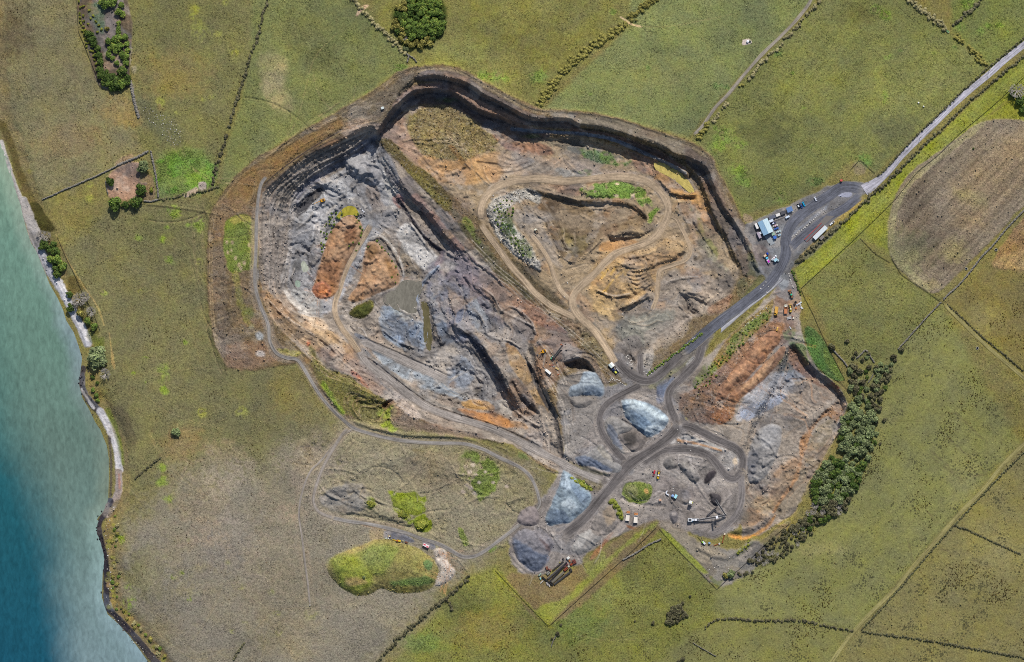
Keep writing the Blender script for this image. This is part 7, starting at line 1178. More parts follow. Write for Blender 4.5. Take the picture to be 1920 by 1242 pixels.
def car(x, y, d, hexc, label, kind='car', L_=4.5, group=None, roof=None):
    t = thing({'car': 'parked_car', 'ute': 'pickup_truck', 'van': 'van'}[kind], label, {'car': 'car', 'ute': 'pickup', 'van': 'van'}[kind], x, y, d, group); m = mt(hexc, .25)
    if kind == 'van':
        B().box(-.1, 0, .35, L_, 1.9, 1.45, .97, .92, bev=.15).put('body', mt(hexc, .35), t); B().box(L_ * .38, 0, 1.1, L_ * .12, 1.7, .62, .7, .9).put('windscreen', GLASS, t)
    else:
        b = B().box(0, 0, .35, L_, 1.8, .55, .98, .93, bev=.14)
        if kind == 'ute':
            b.put('body', m, t); B().box(.35, 0, .9, 1.9, 1.62, .6, .72, .85, bev=.06).put('window', GLASS, t); B().box(.35, 0, 1.5, 1.3, 1.36, .05, bev=.02).put('roof', mt(roof or hexc, .3), t); B().box(-1.45, 0, .905, 1.5, 1.5, .06).put('tray', mt('4a4a4c', .7), t)
        else:
            b.put('body', m, t); B().box(-.15, 0, .9, 2.7, 1.62, .5, .68, .84, bev=.06).put('window', GLASS, t); B().box(-.15, 0, 1.4, 1.75, 1.34, .06, bev=.03).put('roof', mt(roof or hexc, .3), t)
    wheels(t, (L_ * .31, -L_ * .31), .82); return t
def cabin(x, y, d, a, b, h, roofc, label, name='site_cabin', cat='cabin', wall='b9b8b4', pitch=0.0, dz=0.0, ribs=True):
    t = thing(name, label, cat, x, y, d, dz=dz); B().box(0, 0, -.15, a - .3, b - .3, h + .1, bev=.03).put('wall', mt(wall, .7), t)
    if pitch: 
        for sg, nm in ((1, 'roof'), (-1, 'roof')): B().prism([(0, h + pitch), (0, h + pitch + .12), (sg * (b / 2), h + .1), (sg * b / 2, h - .02)], -a / 2, a / 2).put(nm, mt(roofc[0 if sg > 0 else 1], .45), t).rotation_euler = (0, 0, -math.pi / 2)
    else:
        bb = B().box(0, 0, h, a, b, .14, bev=.03)
        if ribs:
            for k in range(int(a / .9)): bb.box(-a / 2 + .5 + k * .9, 0, h + .1, .1, b * .96, .07, bev=0)
        bb.put('roof', mt(roofc, .45), t)
    B().box(a * .2, -(b - .3) / 2 - .02, .1, .9, .06, 2.0 if h > 2.1 else h * .8, bev=0).put('door', mt('4c5560', .6), t); B().box(-a * .2, -(b - .3) / 2 - .02, h * .5, 1.1, .05, .7, bev=0).put('window', GLASS, t); return t
def container(x, y, d, L_, hexc, label, w=2.5, h=2.6, top=None, cat='container'):
    t = thing('shipping_container', label, cat, x, y, d); b = B().box(0, 0, .1, L_, w, h - .1, bev=.03)
    for k in range(int(L_ / .6)):
        for sg in (1, -1): b.box(-L_ / 2 + .4 + k * .6, sg * w / 2, .2, .25, .08, h - .4, bev=0)
    b.put('body', mt(hexc, .5), t); r = B().box(0, 0, h, L_ - .15, w - .15, .05, bev=0)
    for k in range(int(L_ / .8)): r.box(-L_ / 2 + .5 + k * .8, 0, h + .04, .2, w - .4, .04, bev=0)
    r.put('roof', mt(top or hexc, .55), t); dd = B().box(L_ / 2 + .04, w * .24, .2, .07, w * .46, h - .4, bev=0).box(L_ / 2 + .04, -w * .24, .2, .07, w * .46, h - .4, bev=0); dd.put('door', mt(hexc, .5), t); return t
def excavator(x, y, d, label, swing=0.0, reach=7.0):
    t = thing('excavator', label, 'excavator', x, y, d); Y = mt('c08a1e', .45); K = DKST
    for sg in (1, -1): B().box(0, sg * 1.15, 0, 4.2, .65, .85, .86, 1, bev=.15).put('track', RUB, t)
    b = B().box(-.6, 0, .95, 3.9, 2.7, 1.05, .96, bev=.1); b.box(-2.1, 0, 1.1, .7, 2.5, 1.3, .9); b.put('body', Y, t); B().box(-1.3, 0, 2.0, 1.8, 1.6, .35, .9).put('engine_cover', K, t)
    c = B().box(.75, .85, 1.0, 1.6, .95, 1.9, .9, .92, bev=.06).put('cab', GLASS, t); B().box(.7, .85, 2.92, 1.4, .9, .08).put('cab_roof', Y, c)
    B().bar((.9, -.1, 1.7), (3.2, -.1, 4.6), .45, .6).bar((3.2, -.1, 4.6), (reach - 1.6, -.1, 4.0), .42, .55).put('boom', Y, t); B().bar((reach - 1.6, -.1, 4.2), (reach, -.1, 1.5), .34, .5).put('arm', Y, t)
    B().prism([(reach - .6, 1.4), (reach + .35, 1.5), (reach + .5, .7), (reach - .1, .25), (reach - .8, .6)], -.75, .55).put('bucket', STEEL, t); return t
def loader(x, y, d, label, body='c49420', L_=8.0, cab='3a3c40', front='5a4c34', old=False):
    """wheel loader looking along d, bucket first"""
    t = thing('wheel_loader', label, 'loader', x, y, d); m = mt(body, .5)
    B().box(-2.3, 0, .9, 3.0, 2.1, 1.2, .88, .85, bev=.12).put('engine_body', m, t); B().box(1.2, 0, .8, 2.0, 1.4, .9, .8, bev=.08).put('front_frame', m, t)
    c = B().box(-.4, 0, 1.2, 1.5, 1.5, 1.9, .85, bev=.05).put('cab', GLASS, t); B().box(-.4, 0, 3.1, 1.45, 1.45, .1).put('cab_roof', mt(cab, .5), c)
    for sg in (1, -1): B().bar((1.2, sg * .55, 1.6), (3.3, sg * .55, .8), .22, .35).put('lift_arm', m, t)
    B().prism([(3.1, .25), (4.3, .1), (4.35, .2), (3.6, .5), (3.45, 1.3), (3.0, 1.25)], -1.55, 1.55).put('bucket', mt(front, .6), t); wheels(t, (1.5, -2.1), 1.05, .78, .6); return t
def dumper(x, y, d, label, bedc, cabc, L_=8.4, Wd=3.4, bedin=None):
    """off road dump truck looking along d, cab first"""
    t = thing('dump_truck', label, 'dump truck', x, y, d); B().box(0, 0, .9, L_ - .6, 1.2, .6).put('chassis', DKST, t)
    c = B().box(L_ / 2 - 1.0, 0, 1.1, 1.9, Wd * .92, .8, bev=.08); c.box(L_ / 2 - .4, 0, 1.3, .8, Wd * .7, .9, .9); c.put('bonnet', mt(cabc, .5), t)
    B().box(L_ / 2 - 1.6, .55, 1.8, 1.2, 1.3, 1.2, .9, bev=.05).put('cab', GLASS, t); B().box(L_ / 2 - 1.6, .55, 3.0, 1.25, 1.35, .08).put('cab_roof', mt(cabc, .5), t)
    x0 = -L_ / 2; x1 = L_ / 2 - 2.4; bd = B()
    bd.prism([(x0, 1.9), (x1, 1.55), (x1, 1.75), (x0, 2.05)], -Wd / 2, Wd / 2)
    for sg in (1, -1): bd.prism([(x0, 1.9), (x1, 1.6), (x1, 3.0), (x0, 2.5)], sg * Wd / 2 - .09, sg * Wd / 2 + .09)
    bd.box(x1, 0, 1.6, .16, Wd, 1.45, bev=0); bd.put('dump_bed', mt(bedc, .6), t); wheels(t, (L_ / 2 - 1.3, -L_ / 2 + 1.2, -L_ / 2 + 2.7), Wd / 2 - .45, .8, .65); return t
def truck(x, y, d, label, cabc, trayc, L_=6.5, load=None, box=False):
    t = thing('truck', label, 'truck', x, y, d); B().box(0, 0, .7, L_, .9, .25).put('chassis', DKST, t); B().box(L_ / 2 - .8, 0, .8, 1.6, 2.2, 1.6, .9, .94, bev=.1).put('cab', mt(cabc, .35), t); B().box(L_ / 2 - .28, 0, 1.55, .5, 2.0, .7, .8).put('windscreen', GLASS, t)
    if box: B().box(-.9, 0, 1.0, L_ - 2, 2.3, 1.9, bev=.05).put('cargo_box', mt(trayc, .5), t)
    else:
        b = B().box(-.9, 0, 1.0, L_ - 2, 2.3, .15, bev=0)
        for sg in (1, -1): b.box(-.9, sg * 1.12, 1.1, L_ - 2, .07, .5, bev=0)
        b.put('tray', mt(trayc, .6), t)
        if load: B().box(-1.2, 0, 1.15, L_ * .35, 1.6, .7).put('load', mt(load, .6), t)
    wheels(t, (L_ / 2 - 1.2, -L_ / 2 + 1.1), .95, .48, .3); return t
def conveyor(x0, y0, z0, x1, y1, z1, w, label, frame='9a9a9a', belt='3a3a3c', legs=True, name='conveyor', lattice=True):
    """belt conveyor between two map points at heights z0,z1 above the ground"""
    cx, cy = (x0 + x1) / 2, (y0 + y1) / 2; L_ = math.hypot(x1 - x0, y1 - y0) * M; t = thing(name, label, 'conveyor', cx, cy, (x1 - x0, y1 - y0)); h = L_ / 2
    f = B()
    for sg in (1, -1): f.bar((-h, sg * w / 2, z0), (h, sg * w / 2, z1), .16, .3); f.bar((-h, sg * w / 2, z0 + .55), (h, sg * w / 2, z1 + .55), .1, .12)
    if lattice:
        n = max(3, int(L_ / 1.5))
        for k in range(n + 1):
            u = -h + 2 * h * k / n; zz = z0 + (z1 - z0) * k / n; f.bar((u, -w / 2, zz + .12), (u, w / 2, zz + .12), .14)
    f.put('frame', mt(frame, .6, .2), t); B().bar((-h, 0, z0 + .3), (h, 0, z1 + .3), w * .62, .1).put('belt', mt(belt, .85), t)
    for e, z in ((-h, z0), (h, z1)): B().cyl(e, -w / 2, z + .3, .28, w, 'Y').put('drum', DKST, t)
    if legs:
        for k in (.25, .75):
            u = -h + 2 * h * k; zz = z0 + (z1 - z0) * k
            for sg in (1, -1): B().bar((u, sg * w / 2, -.2), (u * .92, sg * w * .3, zz), .18).put('leg', mt(frame, .6, .2), t)
    return t
def simple(name, label, cat, x, y, d, parts, group=None, dz=0):
    """thing made of listed parts: (part name, material, [shape calls])"""
    if len(parts) == 1:
        b = B()
        for fn, a in parts[0][2]: getattr(b, fn)(*a)
        o = b.put(name, parts[0][1]); o.location = W(x, y, gz(x, y) + .04 + dz); o.rotation_euler = (0, 0, math.atan2(-d[1], d[0])); return tag(o, label, cat, group)
    t = thing(name, label, cat, x, y, d, group, dz)
    for pn, m, sh in parts:
        b = B()
        for fn, a in sh: getattr(b, fn)(*a)
        b.put(pn, m, t)
    return t
# ---- workshop and cabins of the yard
U = (.93, -.37); V_ = (.42, .907)
tW = thing('workshop', 'large workshop with pale blue gabled roof at the west end of the yard', 'building', 1434.5, 426, V_)
B().box(0, 0, -.2, 13.5, 9.4, 4.2, bev=.02).put('wall', mt('9aa6ac', .6), tW)
for sg, hx in ((1, 'b3c6cd'), (-1, '8fb0c8')):
    r = B().prism([(0, 5.3), (0, 5.42), (sg * 5.0, 4.0), (sg * 5.0, 3.88)], -6.95, 6.95)
    for k in range(17): r.prism([(sg * .05, 5.42), (sg * .05, 5.47), (sg * 4.95, 4.06), (sg * 4.95, 4.0)], -6.8 + k * .84, -6.72 + k * .84)
    o = r.put('roof', mt(hx, .4), tW); o.rotation_euler = (0, 0, math.pi / 2)
B().bar((-6.95, 0, 5.45), (6.95, 0, 5.45), .3, .08).put('ridge_cap', mt('a9bcc4', .4), tW); B().box(6.77, 0, 0, .08, 4, 3.4, bev=0).put('roller_door', mt('6f7a80', .5), tW); B().box(6.8, -3.4, 0, .06, .9, 2, bev=0).put('door', mt('3f4a55', .5), tW)
container(1418.4, 424.4, V_, 5.4, 'c9c5c0', 'white container beside the west wall of the workshop', top='d8d4cf'); container(1422.9, 441.5, V_, 6.1, '8d7f8c', 'faded mauve container south west of the workshop', top='a095a0'); cabin(1426, 437, V_, 2.3, 2.3, 2.3, 'd0d2d4', 'tiny white cabin between a mauve container and the workshop')
cabin(1447.3, 407.7, U, 6.4, 3.3, 2.6, '5d606c', 'dark grey flat roofed cabin next to the workshop gable'); cabin(1458.3, 403.5, U, 4, 2.6, 2.5, 'd3cec9', 'small white roofed cabin between two dark grey cabins'); cabin(1467.6, 399.3, U, 4.6, 3.2, 2.5, '4d4c50', 'charcoal roofed cabin beside the blue roofed office'); cabin(1479.9, 393.2, U, 5.5, 4.6, 2.9, '5d7aa6', 'blue roofed site office at the east end of the cabin row', cat='office'); cabin(1445.6, 414.4, U, 4, 2.4, 2.5, 'c5ccd6', 'pale lilac roofed cabin beside the corner of the workshop'); cabin(1449.3, 439, U, 3, 2.7, 2.3, '8fa893', 'pale green roofed shed south of the parked cars'); cabin(1452.5, 445.4, U, 3, 2.9, 2.2, '3a66b0', 'bright blue roofed shed at the south end of the parked cars')
simple('boardwalk', 'grey timber boardwalk along the front of the cabin row', 'boardwalk', 1467, 406.5, U, [('deck', mt('8d8580', .8), [('box', (0, 0, 0, 19, 1.7, .35))]), ('handrail', mt('b4aea8', .7), [('bar', ((-9.5, -.8, 1.1), (9.5, -.8, 1.1), .08))] + [('bar', ((-9.4 + k * 2.35, -.8, 0), (-9.4 + k * 2.35, -.8, 1.1), .08)) for k in range(9)])])
simple('veranda', 'white slatted veranda in front of the blue roofed office', 'veranda', 1482, 398.2, U, [('deck', mt('bdbcb8', .7), [('box', (0, 0, 0, 5.6, 1.7, .4))] + [('box', (-2.6 + k * .4, 0, .4, .3, 1.7, .03, 1, 1, 0, 0, 0, 0)) for k in range(14)]), ('post', mt('c9c8c4', .6), [('bar', ((-2.7, -.8, 0), (-2.7, -.8, 2.3), .1)), ('bar', ((2.7, -.8, 0), (2.7, -.8, 2.3), .1))])])
def pad(name, pts, hexc, dz=.05):
    cx = sum(p[0] for p in pts) / len(pts); cy = sum(p[1] for p in pts) / len(pts); n = 10; V = []
    b = B(); vs = [b.bm.verts.new(W(x, y, gz(x, y) + dz)) for x, y in pts]; b.bm.faces.new(vs); lo = [b.bm.verts.new(W(x, y, gz(x, y) - .3)) for x, y in pts]
    for i in range(len(pts)): b.bm.faces.new((vs[i], vs[(i + 1) % len(pts)], lo[(i + 1) % len(pts)], lo[i]))
    return tag(b.put(name, mt(hexc, .85, 0, .2)), kind='structure')
pad('concrete_apron', [(1433,443.5),(1447,437),(1453,456.5),(1444,461)], '8b9093', .3)
pad('concrete_slab', [(1531,424),(1545.5,408),(1549,404.5),(1564.5,405.5),(1557,412.5),(1546,422)], '6b6560', .2)
CARS = [(1449.8,419,U,'1d2a55','dark blue car parked nearest the lilac roofed cabin','car',4.6,'c5cbe0'),(1454,423.5,U,'c9c4b8','cream car with magenta patch on its bonnet, second in the row by the workshop','car',4.6,'d2a8b8'),(1455.4,429,U,'3f62a6','mid blue car in the middle of the row by the workshop','car',4.6,None),(1459.3,434.7,U,'b4c4c4','silver car with dark rear window, fourth in the row by the workshop','car',4.5,None),(1459.2,441.8,U,'9db4c0','pale blue silver ute beside the green roofed shed','ute',5.0,None),
 (1497,387,(.45,.9),'10161f','black car with a white tail, leftmost of three parked by the paddock','car',4.7,'c8ccd0'),(1501.7,385.3,(.45,.9),'2e4a80','navy blue ute between the black and turquoise cars','ute',5.3,None),(1506.7,383,(.45,.9),'1f8fb8','bright turquoise blue car parked by the paddock fence','car',4.7,None),(1529,373.5,(.45,.9),'c6c9d2','white car with dark windows parked alone by the paddock fence','car',4.3,None),(1559.9,418.7,(-.75,.65),'dcdcdc','white ute parked behind the weighbridge office','ute',5.2,None)]
for x, y, d, c, lb, k, L_, rf in CARS: car(x, y, d, c, lb, k, L_, None, rf)
car(1476, 407.4, (-.9, .43), 'c2ccd8', 'white and pale blue van driving across the yard', 'van', 4.2); B
truck(1435.7, 478.6, (.75, -.66), 'blue cab truck with a beige load in the lower yard', '1f3f9a', 'c3a78c', 5.6, 'd2b49a'); truck(1439.6, 488.3, (-.45, -.9), 'white and blue truck with a magenta crate, nose to nose with the beige loaded truck', '58b8d8', 'dde0e4', 6.2, 'c02fb0')
cabin(1453.8, 487.7, (.78, -.62), 3.6, 2.7, 2.6, '9cc0cc', 'pale blue roofed hut in the lower yard')
for x, y, c, lb in [(1454,481,'d9d9de','northernmost white tank behind the pale blue roofed hut'),(1451,484,'d8c8cc','pinkish white tank behind the pale blue roofed hut'),(1448,487,'d2d5da','westernmost white tank behind the pale blue roofed hut'),(1458.6,489,'a8bcc4','pale grey round tank on the road side of the blue roofed hut')]: simple('water_tank', lb, 'tank', x, y, (.78, -.62), [('body', mt(c, .5), [('cyl', (0, 0, 0, .95, 1.7)), ('cyl', (0, 0, 1.7, .95, .25, 'Z', 14, .35))]), ('lid', mt('7c8084', .6), [('cyl', (0, 0, 1.95, .3, .1))])])
# ---- weighbridge
tO = thing('weighbridge_office', 'long narrow white roofed weighbridge office by the lower yard lane', 'building', 1537.2, 436.8, (.72, -.7)); B().box(0, 0, -.2, 15.4, 3.3, 3.0, bev=.02).put('wall', mt('a8aaa8', .7), tO); r = B().box(0, 0, 2.8, 16, 4.0, .16)
for k in range(24): r.box(-7.8 + k * .67, 0, 2.95, .1, 3.9, .06, 1, 1, 0, 0, 0, 0)
r.put('roof', mt('c6ccce', .4), tO); B().box(3, 1.68, 0, .95, .06, 2.1, bev=0).put('door', mt('3d4a52', .6), tO)
for k in (-5, -1): B().box(k, 1.68, 1.0, 1.6, .06, 1, bev=0).put('window', GLASS, tO)
simple('weighbridge', 'truck weighbridge deck with two red side rails beside the white roofed office', 'weighbridge', 1526, 436.3, (.72, -.7), [('deck', mt('5f5d60', .7), [('box', (0, 0, 0, 22.5, 3.0, .35))]), ('rail', mt('a83a34', .5), [('box', (0, 1.45, .35, 22.5, .5, .3))]), ('rail', mt('8f4a44', .6), [('box', (0, -1.45, .35, 22.5, .35, .3))])])
cabin(1540.6, 446, (.72, -.7), 4.6, 2.9, 2.3, '77706a', 'grey brown shed behind the white roofed weighbridge office'); simple('gate_hut', 'tiny red kiosk on the bank at the yard entrance', 'kiosk', 1577, 338.7, (.8, -.6), [('wall', mt('7a4a4a', .7), [('box', (0, 0, 0, 1.9, 1.6, 2.1))]), ('roof', mt('b4504a', .5), [('box', (0, 0, 2.1, 2.2, 1.9, .15))])])
# ---- plant park
dumper(1455.1, 583.4, (-.12, .99), 'yellow articulated dump truck, leftmost of the machines parked on brown earth', 'c49a4a', 'b8902e', 8.2, 2.9); dumper(1473, 580, (0, -1), 'dump truck with orange tray and white cab parked on brown earth', 'b0724c', 'd2d0c0', 8.4, 2.9); loader(1481.8, 578.5, (-.05, -1), 'yellow wheel loader with buff bucket, between the orange trayed truck and a dark tracked machine', 'b89a3a', 9, 'd8cfae', '9a7a48'); loader(1482.8, 552, (-.35, -.93), 'old wheel loader with turquoise cab roof and rust brown frame near the pale boulders', '7d5a3c', 9, '2fb28c', '8a5a3a')
simple('tracked_machine', 'small dark tracked machine beside the white scrap heap', 'machine', 1491, 568.4, (.45, -.9), [('track', RUB, [('box', (0, .8, 0, 3.8, .5, .8)), ('box', (0, -.8, 0, 3.8, .5, .8))]), ('body', mt('4a3a34', .6), [('box', (-.4, 0, .7, 2.8, 1.7, 1.1))]), ('cab', GLASS, [('box', (1, .2, .8, 1.2, 1.2, 1.6, .9))])])
simple('flatbed_trailer', 'grey flatbed trailer parked below the machines', 'trailer', 1479.6, 596, (.97, -.25), [('deck', mt('a09c98', .6), [('box', (0, .35, .9, 4.5, 1.5, .15))]), ('side_beam', mt('c8c4c4', .5), [('box', (-.2, -.95, .7, 4.2, .5, .5))]), ('drawbar', DKST, [('bar', ((2.2, 0, .8), (3.8, 0, .6), .15))]), ('wheel', RUB, [('cyl', (-1.2, -.9, .4, .4, .3, 'Y')), ('cyl', (-1.2, .7, .4, .4, .3, 'Y'))])])
for i, (x, y, a, b, h, c, lb) in enumerate([(1498.5,569.8,2.2,1.5,1.0,'c8c9cf','largest white block in the scrap heap by the fence'),(1501.5,567.5,1.7,1.2,.9,'bcc8cc','pale white block at the top of the scrap heap by the fence'),(1494.3,572,1.3,1.2,.9,'c5c8d8','lilac white block at the west of the scrap heap by the fence'),(1501,572.3,1,1,.8,'d3d3d2','small white block at the east of the scrap heap by the fence'),(1502.5,577,1.4,2.0,.8,'d0d2d6','white block lying south of the scrap heap by the fence'),(1504.8,578.5,1.2,1.2,.7,'c4c6c6','white block touching the southern end of the scrap heap'),(1492.4,578.6,1.5,1.8,1.1,'b0642e','small orange bin beside the scrap heap'),(1487.5,596.8,1.5,1.8,1.2,'d2c6b4','cream crate east of the grey flatbed trailer'),(1485.3,593.2,.9,.9,.9,'a04a3a','small red drum crate by the flatbed trailer')]): simple('scrap_block', lb, 'crate', x, y, (.8, -.5 + .2 * (i % 4)), [('body', mt(c, .6), [('box', (0, 0, 0, a, b, h, .9)), ('box', (0, 0, h, a * .7, b * .2, .08)), ('box', (a * .2, 0, h, a * .15, b * .8, .12))])])
simple('loading_ramp', 'white and black panel lying in the rough grass below the plant park', 'panel', 1481.5, 615.4, (.55, .83), [('panel', mt('d0d2d4', .5), [('box', (0, .2, .3, 3.0, .8, .12, 1, 1, .25))]), ('support', DKST, [('box', (.2, -.3, 0, 3.0, .35, .45))])])
simple('wheel_hub', 'ochre steel plough blade lying on the brown soil ridge', 'machine part', 1457.3, 617.5, (.25, -.97), [('blade', mt('c09a4a', .7, 0, .3), [('box', (0, 0, 0, 4.2, 1.5, .8, .6)), ('box', (-1, .3, .6, 1.8, .9, .5, .7))])])
# ---- southern yard machines
dumper(1177, 967.5, (.13, -.99), 'left of two parked dump trucks with pale bed and orange front', 'cfc6ba', 'b0764a', 9.2, 3.6); dumper(1192, 971, (.06, -1), 'right of two parked dump trucks with pale bed and orange front', 'd4cbbf', 'b87c4e', 9.4, 3.7)
car(1226.4, 887.7, (.22, -.97), 'b0283a', 'red ute parked beside the yellow loader', 'ute', 5.6); loader(1234.5, 890.5, (.2, -.98), 'yellow wheel loader with cream front parked next to the red ute', 'c8a01e', 9, 'd6d4e0', '6a5a48')
simple('pipe_rack', 'white L shaped steel frame west of a round blue tank', 'frame', 1251, 925, (.85, .5), [('beam', mt('d8dadf', .5), [('box', (.6, -.9, 0, 3.4, .9, 1.4))]), ('upright', mt('d0d3da', .5), [('box', (-1.2, .8, 0, .9, 2.6, 1.6))])]); simple('water_tank', 'round pale blue tank beside a turquoise topped cabin', 'tank', 1261.2, 929.9, (1, 0), [('body', mt('7f9cc8', .5), [('cyl', (0, 0, 0, 1.3, 2.2)), ('cyl', (0, 0, 2.2, 1.3, .3, 'Z', 14, .4))]), ('lid', mt('5f7484', .5), [('cyl', (0, 0, 2.5, .35, .12))])])
cabin(1266.7, 930.9, (.45, -.9), 3.7, 2.4, 2.5, '9fd0d6', 'small turquoise roofed cabin beside the round blue tank'); simple('steel_hopper', 'buff coloured steel hopper on the grey floor west of the crusher', 'hopper', 1237.6, 937.7, (1, -.1), [('bin', mt('c09a80', .6), [('box', (0, 0, .6, 1.8, 1.6, 1.2, 1.35)), ('box', (0, 0, 1.7, 2.6, .2, .3))]), ('stand', DKST, [('box', (0, 0, 0, 1.6, 1.4, .7))])])
simple('screen_tower', 'tall white topped screening unit beside the dark rock heaps', 'screen', 1294.4, 941.5, (.9, .3), [('housing', mt('d8d6d0', .5), [('box', (0, 0, 2.4, 2.8, 2.8, 2.2)), ('box', (.3, 0, 4.6, 1.6, 2.4, .3))]), ('chute', mt('b8b44a', .5), [('box', (1.9, .2, 2.2, .9, 1.6, 1.6, .8))])] + [('leg', DKST, [('bar', ((a * 1.2, b * 1.2, 0), (a * 1.2, b * 1.2, 2.5), .2))]) for a in (1, -1) for b in (1, -1)])
tC = thing('mobile_crusher', 'long white mobile crusher with a blue panel at the west end of the conveyor train', 'crusher', 1301, 974.6, (1, -.02))
for sg in (1, -1): B().box(0, sg * 1.1, 0, 5.2, .6, 1.0, .85, 1, bev=.12).put('track', RUB, tC)
B().box(0, 0, 1.1, 9.6, 2.0, 1.5, bev=.05).put('body', mt('c2c4c8', .5), tC); B().box(-3.9, 0, 2.3, 3.2, 2.7, 1.3, 1.18, 1.1, bev=0).put('hopper', mt('d6d8da', .5), tC); B().box(-3.9, 0, 3.65, 2.6, 2.0, .1, bev=0).put('feed_deck', mt('3a3c40', .7), tC); B().box(-2.6, -1.2, 2.4, 2.2, .4, 1.0).put('side_panel', mt('3f9fd0', .5), tC); B().box(1.4, 0, 2.6, 1.8, 2.1, 1.1, .92).put('engine_box', mt('d9d9dc', .5), tC); B().box(3.7, .1, 2.6, 1.2, 1.5, .9).put('magnet_box', DKST, tC)
conveyor(1311,975,2.2,1345,968.8,4.6,1.7,'grey lattice conveyor leading east from the white mobile crusher','b4b4b8'); simple('transfer_hopper', 'white transfer hopper over the crusher conveyor', 'hopper', 1343.4, 969.2, (.97, -.25), [('bin', mt('dcdcdf', .5), [('box', (0, 0, 4.9, 1.9, 2.3, 1.3, 1.15)), ('box', (0, 0, 6.1, 1.4, 1.7, .15))]), ('support', DKST, [('bar', ((-.8, 1, -.2), (-.6, .9, 5), .2)), ('bar', ((.8, -1, -.2), (.6, -.9, 5), .2)), ('bar', ((-.8, -1, -.2), (-.6, -.9, 5), .2)), ('bar', ((.8, 1, -.2), (.6, .9, 5), .2))])])
conveyor(1346,969,4.2,1361,965.5,2.2,1.8,'short grey conveyor between the white hopper and the stacking conveyor','a2a2a8'); conveyor(1360.5,966.5,1.2,1340.6,936.5,8.6,1.6,'long pale stacking conveyor raised over a charcoal stone cone','c4c2c0'); conveyor(1336,977,2.4,1338.5,987,3.4,1.1,'short dark side conveyor on the south of the crusher train','55555c'); conveyor(1326,966.5,.8,1343,952,1.6,1.2,'grey side belt lying between the crusher train and the charcoal cone','77757c',lattice=False)
tD = thing('drill_rig', 'white and lime green tracked drill rig with its dark boom folded to the west', 'drill rig', 1319, 1017.5, (-.75, -.66))
for sg in (1, -1): B().box(0, sg * .9, 0, 3.8, .5, .8, bev=.1).put('track', RUB, tD)
B().box(-.3, 0, .8, 3.6, 1.9, 1.2, .95, bev=.08).put('body', mt('c8ccd2', .5), tD); B().box(1.0, .3, 1.9, 1.6, .9, .4).put('hose_reel', mt('8fd02a', .5), tD); B().bar((1.5, -.4, 1.8), (5.2, -2.2, 2.6), .4).bar((5.2, -2.2, 2.6), (8.4, -1.6, 1.6), .34).put('boom', DKST, tD)
simple('compressor', 'small blue grey compressor box beside the drill rig', 'compressor', 1330, 1018.3, (.9, -.3), [('body', mt('7f98b0', .5), [('box', (0, 0, .3, 1.9, 1.6, 1.5))]), ('base', DKST, [('box', (0, 0, 0, 2.2, 1.8, .3))])])
simple('rusty_pipe', 'rusty brown pipe string standing along the southern yard edge', 'pipe', 1356.3, 1010.5, (-.25, .97), [('pipe', RUST, [('cyl', (-4, 0, .4, .45, 7.2, 'X')), ('cyl', (3.2, 0, .3, .6, .9, 'X'))]), ('head', mt('cfc0a8', .6), [('box', (-4.6, 0, 0, 1.4, 1.4, 1.3))])]); simple('rusty_pipe', 'rusty boom with a pale round joint lying on the yard edge', 'pipe', 1346.5, 1020.5, (-.93, .35), [('boom', RUST, [('cyl', (-2, 0, .4, .4, 6.4, 'X'))]), ('joint', mt('b8b0a8', .6), [('cyl', (-1.2, 0, 0, .9, 1.1))])])
# ---- western pit and middle ground machines
excavator(604.2, 376.4, (-.92, .4), 'yellow excavator loading on the grey floor of the western pit', reach=9.4); excavator(1018.8, 659.2, (-.85, .5), 'yellow excavator parked on brown ground in the middle of the quarry', reach=6.5)
car(679.5, 394.6, (.66, .75), 'c8c8cc', 'white ute with dark windows parked at the bend of the pit road', 'ute', 5.0)
truck(1005.5, 433.5, (-.5, -.86), 'small cream truck on the pale flat of the inner lobe', 'd8d6c0', '6a5a48', 4.6)
conveyor(1036.7,671,1.0,1054.6,648,3.4,1.8,'grey belt conveyor with an orange end frame standing on brown ground','8d8880'); simple('end_frame', 'orange steel frame at the upper end of the belt conveyor on brown ground', 'frame', 1053, 647.6, (.85, .5), [('beam', mt('c0622a', .6), [('box', (0, .45, .2, 3.1, .45, 1.2))]), ('beam', RUST, [('box', (0, -.6, .1, 3.0, .45, .9))])])
simple('feed_machine', 'feed machine with green and red panels at the lower end of a belt conveyor', 'machine', 1036, 670.5, (.6, -.8), [('chassis', DKST, [('box', (0, 0, .2, 4.4, 1.9, .5))]), ('green_box', mt('3fa07a', .6), [('box', (-1.4, .4, .7, 1.4, 1.2, .9))]), ('pale_box', mt('a8c8b0', .6), [('box', (.8, .1, .7, 1.2, 1.5, .8))]), ('red_panel', mt('a04432', .6), [('box', (1.6, -.8, .7, 1.7, .6, 1.0)), ('box', (-.6, -.9, .7, .9, .5, .6))])])
container(1027.7, 697.3, (.77, .64), 6.0, 'e0ded8', 'bright white container standing on brown ground west of the dark hollow', w=2.4); simple('conveyor_chassis', 'low grey steel frame lying along the white container on brown ground', 'frame', 1022.5, 693.4, (.7, .7), [('frame', mt('b8b4ac', .6), [('bar', ((-3, .6, .4), (3, .6, .4), .35)), ('bar', ((-3, -.6, .4), (3, -.6, .4), .35)), ('bar', ((-2.6, -.7, .6), (-2.6, .7, .6), .4)), ('bar', ((2.2, -.7, .6), (2.2, .7, .6), .4)), ('bar', ((0, -.7, .5), (0, .7, .5), .3))])])
